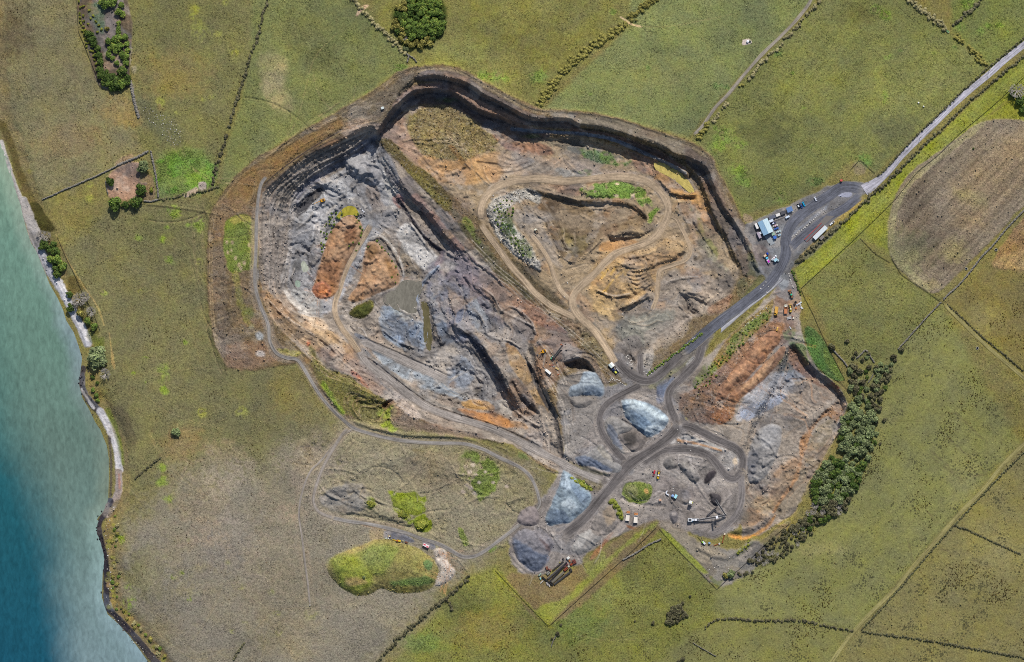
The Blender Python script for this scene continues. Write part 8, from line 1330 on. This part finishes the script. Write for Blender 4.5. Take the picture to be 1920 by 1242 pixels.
simple('tan_skip', 'tan skip bin on reddish ground north of the blue grey stone heap', 'skip', 1044.5, 691.2, (.85, .5), [('bin', mt('b49c6a', .7), [('box', (0, 0, .1, 3.4, 1.5, 1.0, 1.12)), ('box', (0, 0, 1.05, 3.9, .15, .1)), ('box', (-1.8, 0, 1.05, .15, 1.7, .1))])])
for i, (x, y, c, lb) in enumerate([(1031,684.5,'c08a5a','tan scrap bracket north of the bright white container'),(1035.2,685.2,'b07068','pink red scrap bracket north east of the bright white container'),(1038,687.5,'9a9a98','grey scrap bracket beside the tan skip bin'),(1036.5,703,'b8a48a','buff scrap bracket south east of the bright white container'),(1046.8,702.8,'b0643a','orange scrap bracket south of the tan skip bin')]): simple('scrap_bracket', lb, 'scrap', x, y, (.6, .8 - .3 * i), [('bracket', mt(c, .7), [('box', (0, 0, 0, 1.8, .9, .5, .8)), ('box', (.4, .3, .4, .9, .3, .5)), ('bar', ((-1, -.4, .2), (1.3, .6, .5), .2))])])
t = cabin(1146.4, 684.8, (.66, .75), 4.4, 4.4, 2.8, ('c9d2cc', 'dedbd2'), 'white gabled hut beside the sandy ramp and the haul road junction', name='wheel_wash_hut', pitch=.5)
truck(1152.8, 696.5, (-.7, -.72), 'dark navy flatbed truck standing between the white hut and a shallow puddle', '1c2a52', '1f2c4a', 6.4, 'c8c84a'); simple('white_barrier', 'white barrier panel along the east side of the navy flatbed truck', 'barrier', 1158.1, 694.3, (.68, .73), [('panel', mt('dedede', .5), [('box', (0, 0, .2, 4.2, .35, 1.3))]), ('foot', DKST, [('box', (-1.5, 0, 0, .4, .9, .2)), ('box', (1.5, 0, 0, .4, .9, .2))])])
# ---- scrap conveyor line
Q = (.72, -.69)
for (x0, y0, x1, y1, w, c, b, lb) in [(1031.6,1089.9,1062,1054.5,1.9,'3f3a3a','242226','widest black scrapped conveyor in the middle of the scrap line'),(1034.5,1092,1057,1072.3,2.1,'a49a86','6a6458','pale lattice conveyor in the scrap line'),(1039,1095.7,1068.5,1072.5,1.7,'4a4644','3a3a3e','dark conveyor on the southern side of the scrap line'),(1036.7,1068.7,1056.8,1051.2,1.0,'5a5048','3a3634','thin dark conveyor arm on the northern side of the scrap line'),(1027,1085,1056,1059.5,1.5,'6a6462','4a4648','grey scrapped conveyor north of the widest black one')]: conveyor(x0, y0, .9, x1, y1, 1.3, w, lb, c, b, True, 'scrap_conveyor')
simple('steel_beam', 'long black steel beam across the western end of the scrap line', 'beam', 1026.4, 1089.6, (.78, .62), [('beam', mt('1f1d20', .7), [('box', (0, 0, .5, 13.2, 1.0, .9)), ('box', (0, .6, 1.2, 13.2, .12, .3)), ('box', (0, -.6, 1.2, 13.2, .12, .3))])])
for i, (x, y, a, b, h, c, d2, lb) in enumerate([(1060.6,1067.4,4.6,2.4,1.6,'7a3a26',Q,'large rust red hopper in the middle of the scrap line'),(1058.6,1061.6,2.4,1.7,1.4,'84605c',Q,'faded pink rust hopper beside the large rust red one'),(1062.5,1058.2,2.0,1.9,1.3,'7a4248',Q,'dark red hopper next to the widest black conveyor end'),(1071,1058.4,2.6,2.2,1.5,'8f4228',Q,'orange rust hopper at the eastern part of the scrap line'),(1068,1052.4,2.6,1.3,1.4,'b06a34',V_,'bright orange steel frame near the top of the scrap line'),(1076.7,1053.8,4.2,3.2,1.7,'6a3a32',V_,'rusty slatted rack at the eastern end of the scrap line'),(1065,1046.6,2.7,2.5,2.0,'dcdad4',Q,'white cube shaped tank at the northern end of the scrap line'),(1070.3,1068.8,3.6,1.9,1.8,'3f3c38',V_,'dark steel box south of the orange rust hopper'),(1025.8,1065.6,3.4,2.2,1.8,'7d5040',V_,'brown rust engine block at the western cluster of the scrap line'),(1031.5,1069,2.6,1.4,1.5,'8a5a58',V_,'pinkish rust bracket beside the brown rust engine block'),(1027.7,1075,3.8,2.8,1.4,'7a7870',Q,'grey square steel frame in the western cluster of the scrap line'),(1012,1077.8,3.4,1.5,1.5,'8fa090',Q,'pale green slatted panel at the western tip of the scrap line'),(1013.4,1085,2.0,1.3,1.3,'9accc4',V_,'cyan white crate at the western tip of the scrap line'),(1015.7,1091.6,4.0,.8,.8,'c8c4bc',Q,'white steel beam lying beyond the western tip of the scrap line'),(1026.4,1094.6,3.4,1.9,1.0,'9a9490',V_,'grey broken frame below the black steel beam'),(1030,1098.4,2.8,1.2,.9,'b0aaa4',V_,'pale broken frame near the southern tip of the scrap line'),(1066.3,1062.3,1.9,1.7,1.2,'c0bcb0',Q,'cream crate between two rusty hoppers of the scrap line'),(1055.5,1048,1.6,1.2,1.2,'2c2c30',Q,'black box standing off the northern side of the scrap line'),(1049.5,1055,1.2,1.2,.9,'b4b06a',Q,'small yellow crate on the northern side of the scrap line')]):
    simple('scrap_steel', lb, 'scrap', x, y, d2, [('body', mt(c, .75, 0, .35), [('box', (0, 0, 0, a, b, h * .75, .92)), ('box', (0, 0, h * .7, a * .2, b * .95, h * .25)), ('box', (a * .3, 0, h * .7, a * .12, b * .9, h * .3)), ('box', (-a * .3, 0, h * .7, a * .12, b * .9, h * .3))]), ('rim', mt('5a4a42', .8), [('box', (0, b / 2, h * .7, a, .12, .14, 1, 1, 0, 0, 0, 0)), ('box', (0, -b / 2, h * .7, a, .12, .14, 1, 1, 0, 0, 0, 0))])])
# ---- depot by the southern track
tG = thing('road_grader', 'long yellow road grader with a slender nose on the grey pad by the southern track', 'grader', 744.4, 1013.4, (-.97, -.16)); B().box(-1.9, 0, .8, 3.6, 1.7, 1.1, .9).put('engine_body', mt('c9a82a', .5), tG); B().prism([(-.4, 1.0), (4.0, 1.4), (4.2, 1.7), (-.4, 1.8)], -.35, .35).put('frame', mt('c9a82a', .5), tG); B().box(-.3, 0, 1.2, 1.3, 1.4, 1.7, .9).put('cab', GLASS, tG); B().box(-.3, 0, 2.95, 1.3, 1.4, .1).put('cab_roof', mt('a8503a', .5), tG); B().box(1.6, 0, .3, .3, 3.0, .7, 1, 1, 0, 0, .35).put('blade', STEEL, tG); wheels(tG, (3.7, -1.2, -2.8), .85, .6, .4)
simple('forklift', 'small yellow forklift on the western end of the grey pad', 'forklift', 731, 1005.8, (.98, .1), [('body', mt('b8a030', .5), [('box', (-.4, 0, .4, 2.0, 1.3, 1.0))]), ('mast', DKST, [('bar', ((.9, .4, .1), (.9, .4, 2.4), .12)), ('bar', ((.9, -.4, .1), (.9, -.4, 2.4), .12))]), ('cab_roof', mt('c4b8c0', .5), [('box', (-.3, 0, 2.0, 1.3, 1.2, .1))]), ('post', DKST, [('bar', ((-.8, .5, 1.3), (-.8, .5, 2), .08)), ('bar', ((.3, -.5, 1.3), (.3, -.5, 2), .08))]), ('wheel', RUB, [('cyl', (.4, -.75, .35, .35, .25, 'Y')), ('cyl', (.4, .5, .35, .35, .25, 'Y'))])])
for x, y, c, a, b, lb in [(728.7,1009.6,'d6d6d8',1.3,1.3,'small white tank below the forklift'),(724,1009.8,'bcc4b0',1.2,1.6,'pale green tank at the western edge of the grey pad'),(755.4,1014.6,'8f8d70',2.0,1.5,'dull yellow grey drum frame east of the road grader'),(762,1017.4,'6a4630',2.6,1.6,'brown rusty roller east of the drum frame')]: simple('site_gear', lb, 'equipment', x, y, (.85, .5), [('body', mt(c, .6), [('box', (0, 0, 0, a, b, .9, .9)), ('cyl', (-a * .25, 0, .8, min(a, b) * .35, .5)), ('box', (a * .3, 0, .8, a * .2, b * .8, .25))])])
tR = container(798.9, 1023.2, (.87, .45), 6.0, 'd9c4c4', 'white container with two red roof panels beside the southern track', top='dccfcf'); B().box(-1.6, .35, 2.72, 2.2, 1.2, .03, bev=0).box(1.7, -.3, 2.72, 2.2, 1.2, .03, bev=0).put('roof_panel', mt('c8505a', .6), tR)
# ---- small things in the fields
cabin(717.3, 203, (.9, -.35), 2.6, 2.2, 2.0, 'c4cac6', 'tiny pale hut on the stripped ground north west of the pit rim', name='pump_hut', cat='hut')
simple('stock_tank', 'round white water tank on a bare pad in the northern pasture', 'tank', 1401.8, 78.2, (1, 0), [('body', mt('dcdce0', .5), [('cyl', (0, 0, 0, 1.2, 1.5)), ('cyl', (0, 0, 1.5, 1.2, .3, 'Z', 14, .3))]), ('trough', mt('26382c', .4), [('cyl', (2.2, 0, 0, .95, .6))])])
simple('cattle_trough', 'long narrow trough with green water at the hedge corner', 'trough', 1774.8, 57.5, (.75, .66), [('wall', mt('b8bcb4', .7), [('box', (0, .65, 0, 6, .2, .9)), ('box', (0, -.65, 0, 6, .2, .9)), ('box', (2.95, 0, 0, .2, 1.4, .9)), ('box', (-2.95, 0, 0, .2, 1.4, .9))]), ('water', mt('4f8a3a', .2), [('box', (0, 0, .2, 5.7, 1.1, .45))])])
for x, y, lb in [(1867.5,468.6,'round trough on the pale grass east of a stone wall, northern of two'),(1811.5,504.2,'round trough close to a stone wall below the ploughed field'),(1832.5,653,'round trough in the open pasture south of the diagonal lane')]: simple('water_trough', lb, 'trough', x, y, (1, 0), [('ring', mt('a09c94', .8), [('cyl', (0, 0, 0, 1.35, .6, 'Z', 20))]), ('water', mt('14181a', .15), [('cyl', (0, 0, .3, 1.05, .34, 'Z', 20))])])
for x, y, lb in [(1722,193,'larger of two white bales in the pasture beside the public road'),(1731.5,200,'smaller white bale nearer to the public road')]: simple('bale', lb, 'bale', x, y, (.7, .7), [('wrap', mt('e0e0dc', .5), [('cyl', (-.6, 0, .65, .7 if x < 1725 else .5, 1.2, 'X', 16)), ('cyl', (-.65, 0, .65, .45, 1.3, 'X', 16))])])
simple('marker_post', 'white marker post at the end of the western farm track', 'post', 581.3, 1134.6, (1, 0), [('post', mt('dddcd8', .5), [('box', (0, 0, 0, .9, .9, 1.3, .8))]), ('cap', mt('a8a49c', .6), [('box', (0, 0, 1.3, 1.0, 1.0, .12))])])
for x, y, lb in [(1854.2,133,'timber power pole by the public road at the hedge end'),(1724.5,259,'timber power pole by the public road below the white bales'),(1990,16,'timber power pole by the public road beyond the picture')][:2]:
    t = thing('power_pole', lb, 'power pole', x, y, (.68, .73)); B().cyl(0, 0, -.5, .2, 10.5, 'Z', 10, .14).put('pole', mt('5a5048', .85), t); B().box(0, 0, 9.2, .14, 2.2, .16, bev=0).put('crossarm', mt('4f463e', .85), t)
    for k in (-.9, 0, .9): B().cyl(0, k, 9.36, .07, .22).put('insulator', mt('c8c8c0', .3), t)
# ---- stone walls
MSTONE = plain('dry_stone', '77726a', .95, var=.45, scale=2.2)
def wall(pts, label, h=1.1, w=1.0, name='dry_stone_wall', mat=None, seed=0):
    r = np.random.default_rng(seed + 900); P_ = np.array(smooth(pts, False, 5)); s = np.concatenate([[0], np.cumsum(np.hypot(*np.diff(P_, axis=0).T))]); n = int(s[-1] / 1.3); V = []; F = []; o0 = np.array(W(*P_[0], gz(*P_[0])))
    for i in range(n):
        u = i * 1.3; x = np.interp(u, s, P_[:, 0]); y = np.interp(u, s, P_[:, 1])
        for k in range(2 if w > .7 else 1):
            X = np.array(W(x + r.uniform(-.5, .5) * w, y + r.uniform(-.5, .5) * w, gz(x, y))) - o0; q = r.uniform(.32, .6, 3) * np.array((w, w, h * 1.3)); a = r.random() * 3; b = len(V)
            for c in range(8):
                i_, j_, k_ = (1 if c & 1 else -1), (1 if c & 2 else -1), (1 if c & 4 else 0); f = .75 if k_ else 1; p = np.array((i_ * q[0] * f, j_ * q[1] * f)) + r.uniform(-.08, .08, 2); V.append((X[0] + p[0] * math.cos(a) - p[1] * math.sin(a), X[1] + p[0] * math.sin(a) + p[1] * math.cos(a), X[2] - .1 + k_ * q[2] * 2))
            F += [(b, b + 1, b + 5, b + 4), (b + 1, b + 3, b + 7, b + 5), (b + 3, b + 2, b + 6, b + 7), (b + 2, b, b + 4, b + 6), (b + 4, b + 5, b + 7, b + 6)]
    o = link(bpy.data.objects.new(name, mesh_np(name, V, F, mat or MSTONE, smooth_=False))); o.location = o0; return tag(o, label, 'stone wall')
for i, (p, lb, w_) in enumerate([([(1926,388),(1905,410),(1882,435),(1862,460),(1842,480),(1825,502),(1808,523),(1792,540),(1778,552),(1768,563)],'long grey stone wall along the edge of the ploughed field',1.3),([(1764,567),(1750,582),(1740,592),(1726,608),(1713,622),(1702,635),(1690,648),(1683,656)],'grey stone wall from the field crossing down to the tree belt',1.1),([(80,374),(100,366),(120,356),(140,348),(160,339),(175,333),(190,326),(208,317),(220,311)],'long grey stone wall from the shore to the bare earth enclosure',1.2),([(222,309),(235,304),(250,298),(265,291),(278,283)],'crumbling stone wall on the north side of the bare earth enclosure',1.8),([(283,284),(286,300),(290,318),(293,335),(295,350),(297,372)],'stone wall on the east side of the bare earth enclosure',1.4),([(270,377),(282,378),(297,374)],'short stone wall on the south side of the bare earth enclosure',1.4),([(198,340),(200,352),(203,366)],'short stone wall on the west side of the bare earth enclosure',.8),([(1561,655),(1570,665),(1580,676),(1590,688)],'grey stone wall running into the northern end of the tree belt',1.2),([(1606,672),(1615,664),(1622,657),(1628,662),(1634,672),(1640,681)],'peaked stone wall around the grassy nook in the tree belt',1.1),([(1628,717),(1634,708),(1638,700)],'short curved stone wall inside the tree belt',.8),([(244,153),(247,165),(250,180),(253,195),(257,210),(261,222)],'tumbled stone row leading away from the strip grove',2.2),([(760,98),(766,106),(763,118)],'tumbled pale stone row where the brown hedge meets the pit bank',1.2),([(767,104),(776,110),(782,118)],'pale stone spur east of the tumbled row at the pit bank',1.0),([(1168,1050),(1185,1041),(1200,1032),(1215,1022),(1240,1011)],'low grey stone row inside the southern boundary fence corner',1.3),([(1034,1212),(1037,1202),(1043,1192)],'short stone row near the lone bushes at the south edge',.8),([(1300,1206),(1320,1218),(1345,1232)],'faint stone row at the south edge below the compact dark clump',.7)]): wall(p, lb, 1.0, w_, seed=i)
# ---- fences
def fence(pts, label, step=6, h=1.15, wires=3):
    P_ = np.array(pts, float); s = np.concatenate([[0], np.cumsum(np.hypot(*np.diff(P_, axis=0).T))]); n = max(2, int(s[-1] / step)); us = np.linspace(0, s[-1], n); q = [(np.interp(u, s, P_[:, 0]), np.interp(u, s, P_[:, 1])) for u in us]; b = B(); w = B(); o0 = Vector(W(*q[0], gz(*q[0]))); T_ = [Vector(W(x, y, gz(x, y))) - o0 for x, y in q]
    for p in T_: b.bar(p + Vector((0, 0, -.3)), p + Vector((0, 0, h)), .2)
    for a, c in zip(T_[:-1], T_[1:]):
        for k in range(wires): w.bar(a + Vector((0, 0, h * (k + 1) / (wires + .3))), c + Vector((0, 0, h * (k + 1) / (wires + .3))), .1, .13)
    t = link(bpy.data.objects.new('field_fence', None)); t.location = o0; tag(t, label, 'fence'); b.put('posts', mt('3a342c', .9), t); w.put('rails', mt('2f2b27', .9), t); return t
for p, lb in [([(929,1070),(960,1103),(995,1140),(1028,1174)],'boundary fence down the western side of the southern grass point'),([(1029,1174),(1060,1146),(1100,1110),(1140,1074),(1175,1043),(1230,990)],'long boundary fence up the south eastern side of the southern grass point'),([(1237,992),(1270,1030),(1310,1070),(1344,1105)],'boundary fence from the inner corner to the eastern fence tip'),([(1344,1105),(1362,1088),(1400,1055),(1435,1020),(1480,982)],'thin fence behind the loose scrub tail'),([(1502,541),(1530,515),(1570,478),(1602,449),(1640,412),(1680,372),(1720,322),(1760,290),(1800,250),(1860,200),(1925,140)],'long fence along the lower side of the bright verge by the public road'),([(1502,543),(1512,565),(1525,590),(1540,625),(1560,665),(1584,712)],'thin fence on the east side of the bright green bank'),([(1613,447),(1640,475),(1668,492)],'short fence between the verge and the ploughed field'),([(144,0),(147,60),(156,80),(168,110),(180,140),(188,165)],'fence along the west side of the strip grove'),([(108,445),(125,485),(140,515),(155,550),(172,580),(188,620)],'thin fence along the top of the shore bank'),([(1595,318),(1612,299),(1640,325)],'small fence around the rough patch by the yard entrance'),([(406,343),(418,356)],'short gate fence at the south end of the dark hedge'),([(1770,570),(1735,545),(1690,515),(1672,485)],'thin fence along the south west edge of the ploughed field')]: fence(p, lb)
# ---- boulders
MROCK = [plain('pale_rock', 'b4afa8', .9, var=.3), plain('grey_rock', '7d7973', .9, var=.35), plain('dark_rock', '2a282b', .9, var=.4), plain('brown_rock', '6a5f54', .9, var=.35)]
def rock_mesh(seed, mat):
    r = np.random.default_rng(seed); bm = bmesh.new(); bmesh.ops.create_icosphere(bm, subdivisions=2, radius=1)
    ax = r.standard_normal((7, 3)); ax /= np.linalg.norm(ax, axis=1)[:, None]
    for v in bm.verts:
        p = np.array(v.co); 
        for a in ax:
            d = p @ a
            if d > .62: p = p - a * (d - .62) * .9
        v.co = p * np.array((1, .85, .7)) + np.array((0, 0, .25))
    me = bpy.data.meshes.new('boulder'); bm.to_mesh(me); bm.free(); me.materials.append(mat); return me
RKM = [[rock_mesh(7 * i + j, m) for j in range(4)] for i, m in enumerate(MROCK)]; NR = [0]
def rock(x, y, r, kind, label, group, name='boulder'):
    NR[0] += 1; i = NR[0]; rr = random.Random(i * 3); o = link(bpy.data.objects.new(name, RKM[kind][i % 4])); o.location = W(x, y, gz(x, y) - .1); o.scale = [r * M * rr.uniform(.8, 1.2) for _ in range(3)]; o.rotation_euler = (0, 0, rr.random() * 6.28); return tag(o, label, name.split('_')[-1], group)
def line(pts, n, jit, r, kind, label, group, seed=0):
    rr = random.Random(seed + 3); P_ = np.array(pts, float); s = np.concatenate([[0], np.cumsum(np.hypot(*np.diff(P_, axis=0).T))])
    for i in range(n):
        u = s[-1] * (i + .5) / n; rock(np.interp(u, s, P_[:, 0]) + rr.uniform(-jit, jit), np.interp(u, s, P_[:, 1]) + rr.uniform(-jit, jit), rr.uniform(*r), kind, label, group)
line([(1484,447),(1497,436),(1512,424),(1528,409),(1547,389)], 20, .8, (1.3, 2.2), 0, 'pale boulder in the row along the median between the yard lanes', 'boulders on the yard median', 1)
line([(1562,394),(1575,381)], 4, .5, (1.2, 1.8), 1, 'grey boulder in the short row in front of the yard entrance island', 'boulders at the entrance island', 2)
for x, y in [(1479,513.5),(1480.5,518.4),(1481.8,524.8),(1483,527.7),(1484,531.9),(1485.7,537),(1487.3,539)]: rock(x, y, 1.9, 0, 'pale boulder in the row down to the plant park', 'boulders by the plant park')
line([(1218,700),(1240,684),(1268,663),(1300,638),(1320,622)], 34, 2.4, (.9, 1.8), 0, 'pale boulder on the planted bank north of the haul road', 'boulders on the planted bank', 4)
for i, (x, y) in enumerate([(1211.8,701),(1221.5,701),(1207.5,697),(1216,704)]): rock(x, y, 1.9, 0, 'pale boulder at the western end of the planted bank', 'boulders at the bank end')
for x, y in [(1177,667),(1182,677),(1184,676),(1186,682),(1180,681),(1178.5,673),(1174,670),(1183,684),(1176,682)]: rock(x, y, 1.7, 0, 'pale boulder on the traffic island in the dark road loop', 'boulders on the road island')
for x, y in [(1146,709.6),(1150,710),(1152.5,713.5),(1142,716),(1144,713),(1160.9,714),(1163.5,717.5),(1167.5,720.5),(1171.9,723.4),(1157,712),(1148,712)]: rock(x, y, 1.5, 0, 'pale boulder scattered south of the white hut', 'boulders south of the hut')
line([(805,686),(823,688)], 6, .6, (1.2, 1.8), 2, 'dark boulder in the short row beside the pit ramp', 'boulders by the pit ramp', 7)
for x, y in [(868,742),(872,745),(876,742),(879,746),(870,748),(874,739)]: rock(x, y, 2.2, 1, 'grey block in the pile beside the dark scoop of the pit floor', 'blocks beside the scoop')
line([(1440,575),(1425,588),(1412,600),(1395,612)], 8, 1.5, (1.2, 1.9), 0, 'pale boulder along the lower side of the grey service lane', 'boulders by the service lane', 9)
line([(1440,552),(1438,530),(1425,545)], 5, 3, (1.2, 2), 0, 'pale boulder on the verge above the grey service lane', 'boulders on the lane verge', 10)
for i, (x, y) in enumerate(scatter([(266,195),(285,205),(300,215),(325,222),(338,245),(340,272),(322,275),(305,255),(285,235),(270,220)], 75, 4.0, 21)): rock(x, y, random.Random(i).uniform(.6, 1.4), 0 if i % 3 else 1, 'small pale stone in the stony drift across the north western pasture', 'stones of the pasture drift', 'stone')
for i, (x, y) in enumerate(scatter([(920,366),(938,364),(975,356),(990,372),(962,385),(948,400),(955,425),(975,455),(1005,490),(1000,503),(960,478),(930,440),(913,405)], 85, 4.4, 22)): rock(x, y, random.Random(i).uniform(.9, 2.0), 0 if i % 4 else 1, 'pale boulder on the rubble slope west of the brown bowl', 'boulders of the rubble slope')
for i, (x, y) in enumerate(scatter([(958,370),(935,378),(922,395),(935,425),(955,455),(985,485),(975,450),(955,420),(965,395)], 40, 5.5, 23)): tree(x, y, random.Random(i).uniform(1.6, 3), 'mid', 'small green bush growing between pale boulders on the rubble slope', 'bushes on the rubble slope', 'shrub', parts=False)
for i, (x, y) in enumerate(scatter([(600,430),(625,395),(640,400),(672,398),(681,425),(680,455),(668,460),(676,430),(660,404),(640,408),(615,445),(602,480)], 34, 4.5, 24)): tree(x, y, random.Random(i).uniform(1.8, 3.2), 'mid', 'small green weed clump around the edge of the long orange mound', 'weeds around the orange mound', 'shrub', parts=False)
for i, (x, y) in enumerate([(707,452),(712,458),(716,464),(722,470),(728,476),(735,490),(742,500),(746,515),(742,530),(735,520),(690,463),(655,462),(662,455),(668,470)]): tree(x, y, random.Random(i).uniform(1.6, 2.8), 'mid', 'small green weed clump on the rim of the broad orange mound', 'weeds around the broad mound', 'shrub', parts=False)
for i, (x, y) in enumerate(scatter([(1300,720),(1330,690),(1365,650),(1400,615),(1440,580),(1448,590),(1405,635),(1370,675),(1345,705),(1310,745)], 60, 5, 25)): tree(x, y, random.Random(i).uniform(1.4, 3), 'mid' if i % 3 else 'gorse', 'small green weed clump on the bank west of the red brown ridges', 'weeds by the red ridges', 'shrub', parts=False)
for i, (x, y) in enumerate(scatter([(1395,780),(1390,760),(1420,745),(1445,730),(1470,715),(1480,730),(1460,750),(1430,770),(1405,792)], 70, 3.4, 26)): rock(x, y, random.Random(i).uniform(.7, 1.5), 1 if i % 2 else 0, 'blue grey stone in the rock spread east of the red brown ridges', 'stones of the eastern spread', 'stone')
for i, (x, y) in enumerate(scatter([(815,1035),(832,1030),(838,1050),(850,1068),(846,1085),(825,1097),(818,1085),(828,1065)], 40, 3.2, 27)): rock(x, y, random.Random(i).uniform(.9, 1.9), 0 if i % 3 else 1, 'pale stone on the rubble heap beside the overburden hill', 'stones of the rubble heap', 'stone')
CL = [(x, y) for x, y in COAST if -10 < y < 1260]; cl = smooth(CL, False, 4); rr = random.Random(5)
for i in range(150):
    x, y = cl[rr.randrange(len(cl))]
    if 660 < y < 790 or y > 925: rock(x + rr.uniform(-5, 12), y + rr.uniform(-5, 5), rr.uniform(.8, 2.2), 2, 'black wet rock along the waterline', 'rocks of the shoreline', 'shore_rock')
for i, (x, y) in enumerate(scatter([(205,940),(215,945),(206,985),(205,1020),(210,1060),(212,1110),(205,1140),(230,1165),(258,1195),(290,1228),(285,1240),(250,1205),(215,1165),(198,1120),(200,1060),(198,1000)], 70, 4.5, 29)): rock(x, y, random.Random(i).uniform(.8, 1.9), 3 if i % 3 else 0, 'brown rock on the eroded bank above the black shore rocks', 'rocks of the eroded bank', 'shore_rock')
for i, (x, y) in enumerate(scatter([(212,955),(222,985),(222,1020),(226,1060),(226,1100),(222,1128),(250,1160),(285,1195),(315,1235),(300,1240),(262,1190),(215,1140),(210,1085),(208,1010)], 36, 6.5, 30)): tree(x, y, random.Random(i).uniform(2.5, 5), ['olive', 'mid', 'dry'][i % 3], 'low bush on the eroded southern shore bank', 'bushes of the shore bank', 'shrub', hf=.7, parts=False)
for i, (x, y) in enumerate([(1362,1060),(1340,1065),(1330,1068),(1376,1045),(1368,1046),(1420,1052),(1404,1050),(1366,1067)]): rock(x, y, 1.3, 0, 'pale boulder on the stony ground at the southern corner of the quarry', 'boulders at the southern corner')
for i, (x, y) in enumerate([(1273,870.3),(1263,912),(1262,916.4),(1262,921)]): rock(x, y, 1.6, 0, 'pale boulder near the dark heaps of the crusher yard', 'boulders in the crusher yard')
for i, (x, y) in enumerate([(905,465),(1022,409),(1064,531),(1058,557),(1167,589),(1188,616),(977,566),(1295,845),(1270,806),(1272,831),(1170,772)]): rock(x, y, 1.5, 0, 'lone pale boulder lying on the quarry floor', 'lone boulders of the quarry floor')
# ------------------------------------------------------------------ light, sky, camera
EL, AZ = 42.0, 13.0       # sun north and a little east (up in the picture)
sun = bpy.data.lights.new('sun', 'SUN'); sun.energy = 4.8; sun.angle = R(.55); sun.color = (1, .965, .91)
so = link(bpy.data.objects.new('sun', sun))
d = Vector((math.sin(R(AZ)) * math.cos(R(EL)), math.cos(R(AZ)) * math.cos(R(EL)), math.sin(R(EL))))
so.rotation_euler = d.to_track_quat('Z', 'Y').to_euler(); so.location = d * 400
w = bpy.data.worlds.new('World'); S.world = w; w.use_nodes = True; nt = w.node_tree
bg = nt.nodes['Background']; sky = nt.nodes.new('ShaderNodeTexSky'); sky.sky_type = 'NISHITA'; sky.sun_disc = False
sky.sun_elevation = R(EL); sky.sun_rotation = R(AZ); nt.links.new(sky.outputs[0], bg.inputs[0]); bg.inputs[1].default_value = .10
cam = bpy.data.cameras.new('camera'); cam.sensor_width = 36; cam.lens = 36 * H / (1920 * M); cam.clip_start = 10; cam.clip_end = 12000
co = link(bpy.data.objects.new('camera', cam)); co.location = (0, 0, H); S.camera = co
S.view_settings.view_transform = 'Standard'; S.view_settings.look = 'None'; S.view_settings.exposure = 0; S.view_settings.gamma = 1
S.cycles.use_adaptive_sampling = True; S.cycles.use_denoising = False; S.cycles.filter_width = 1.0
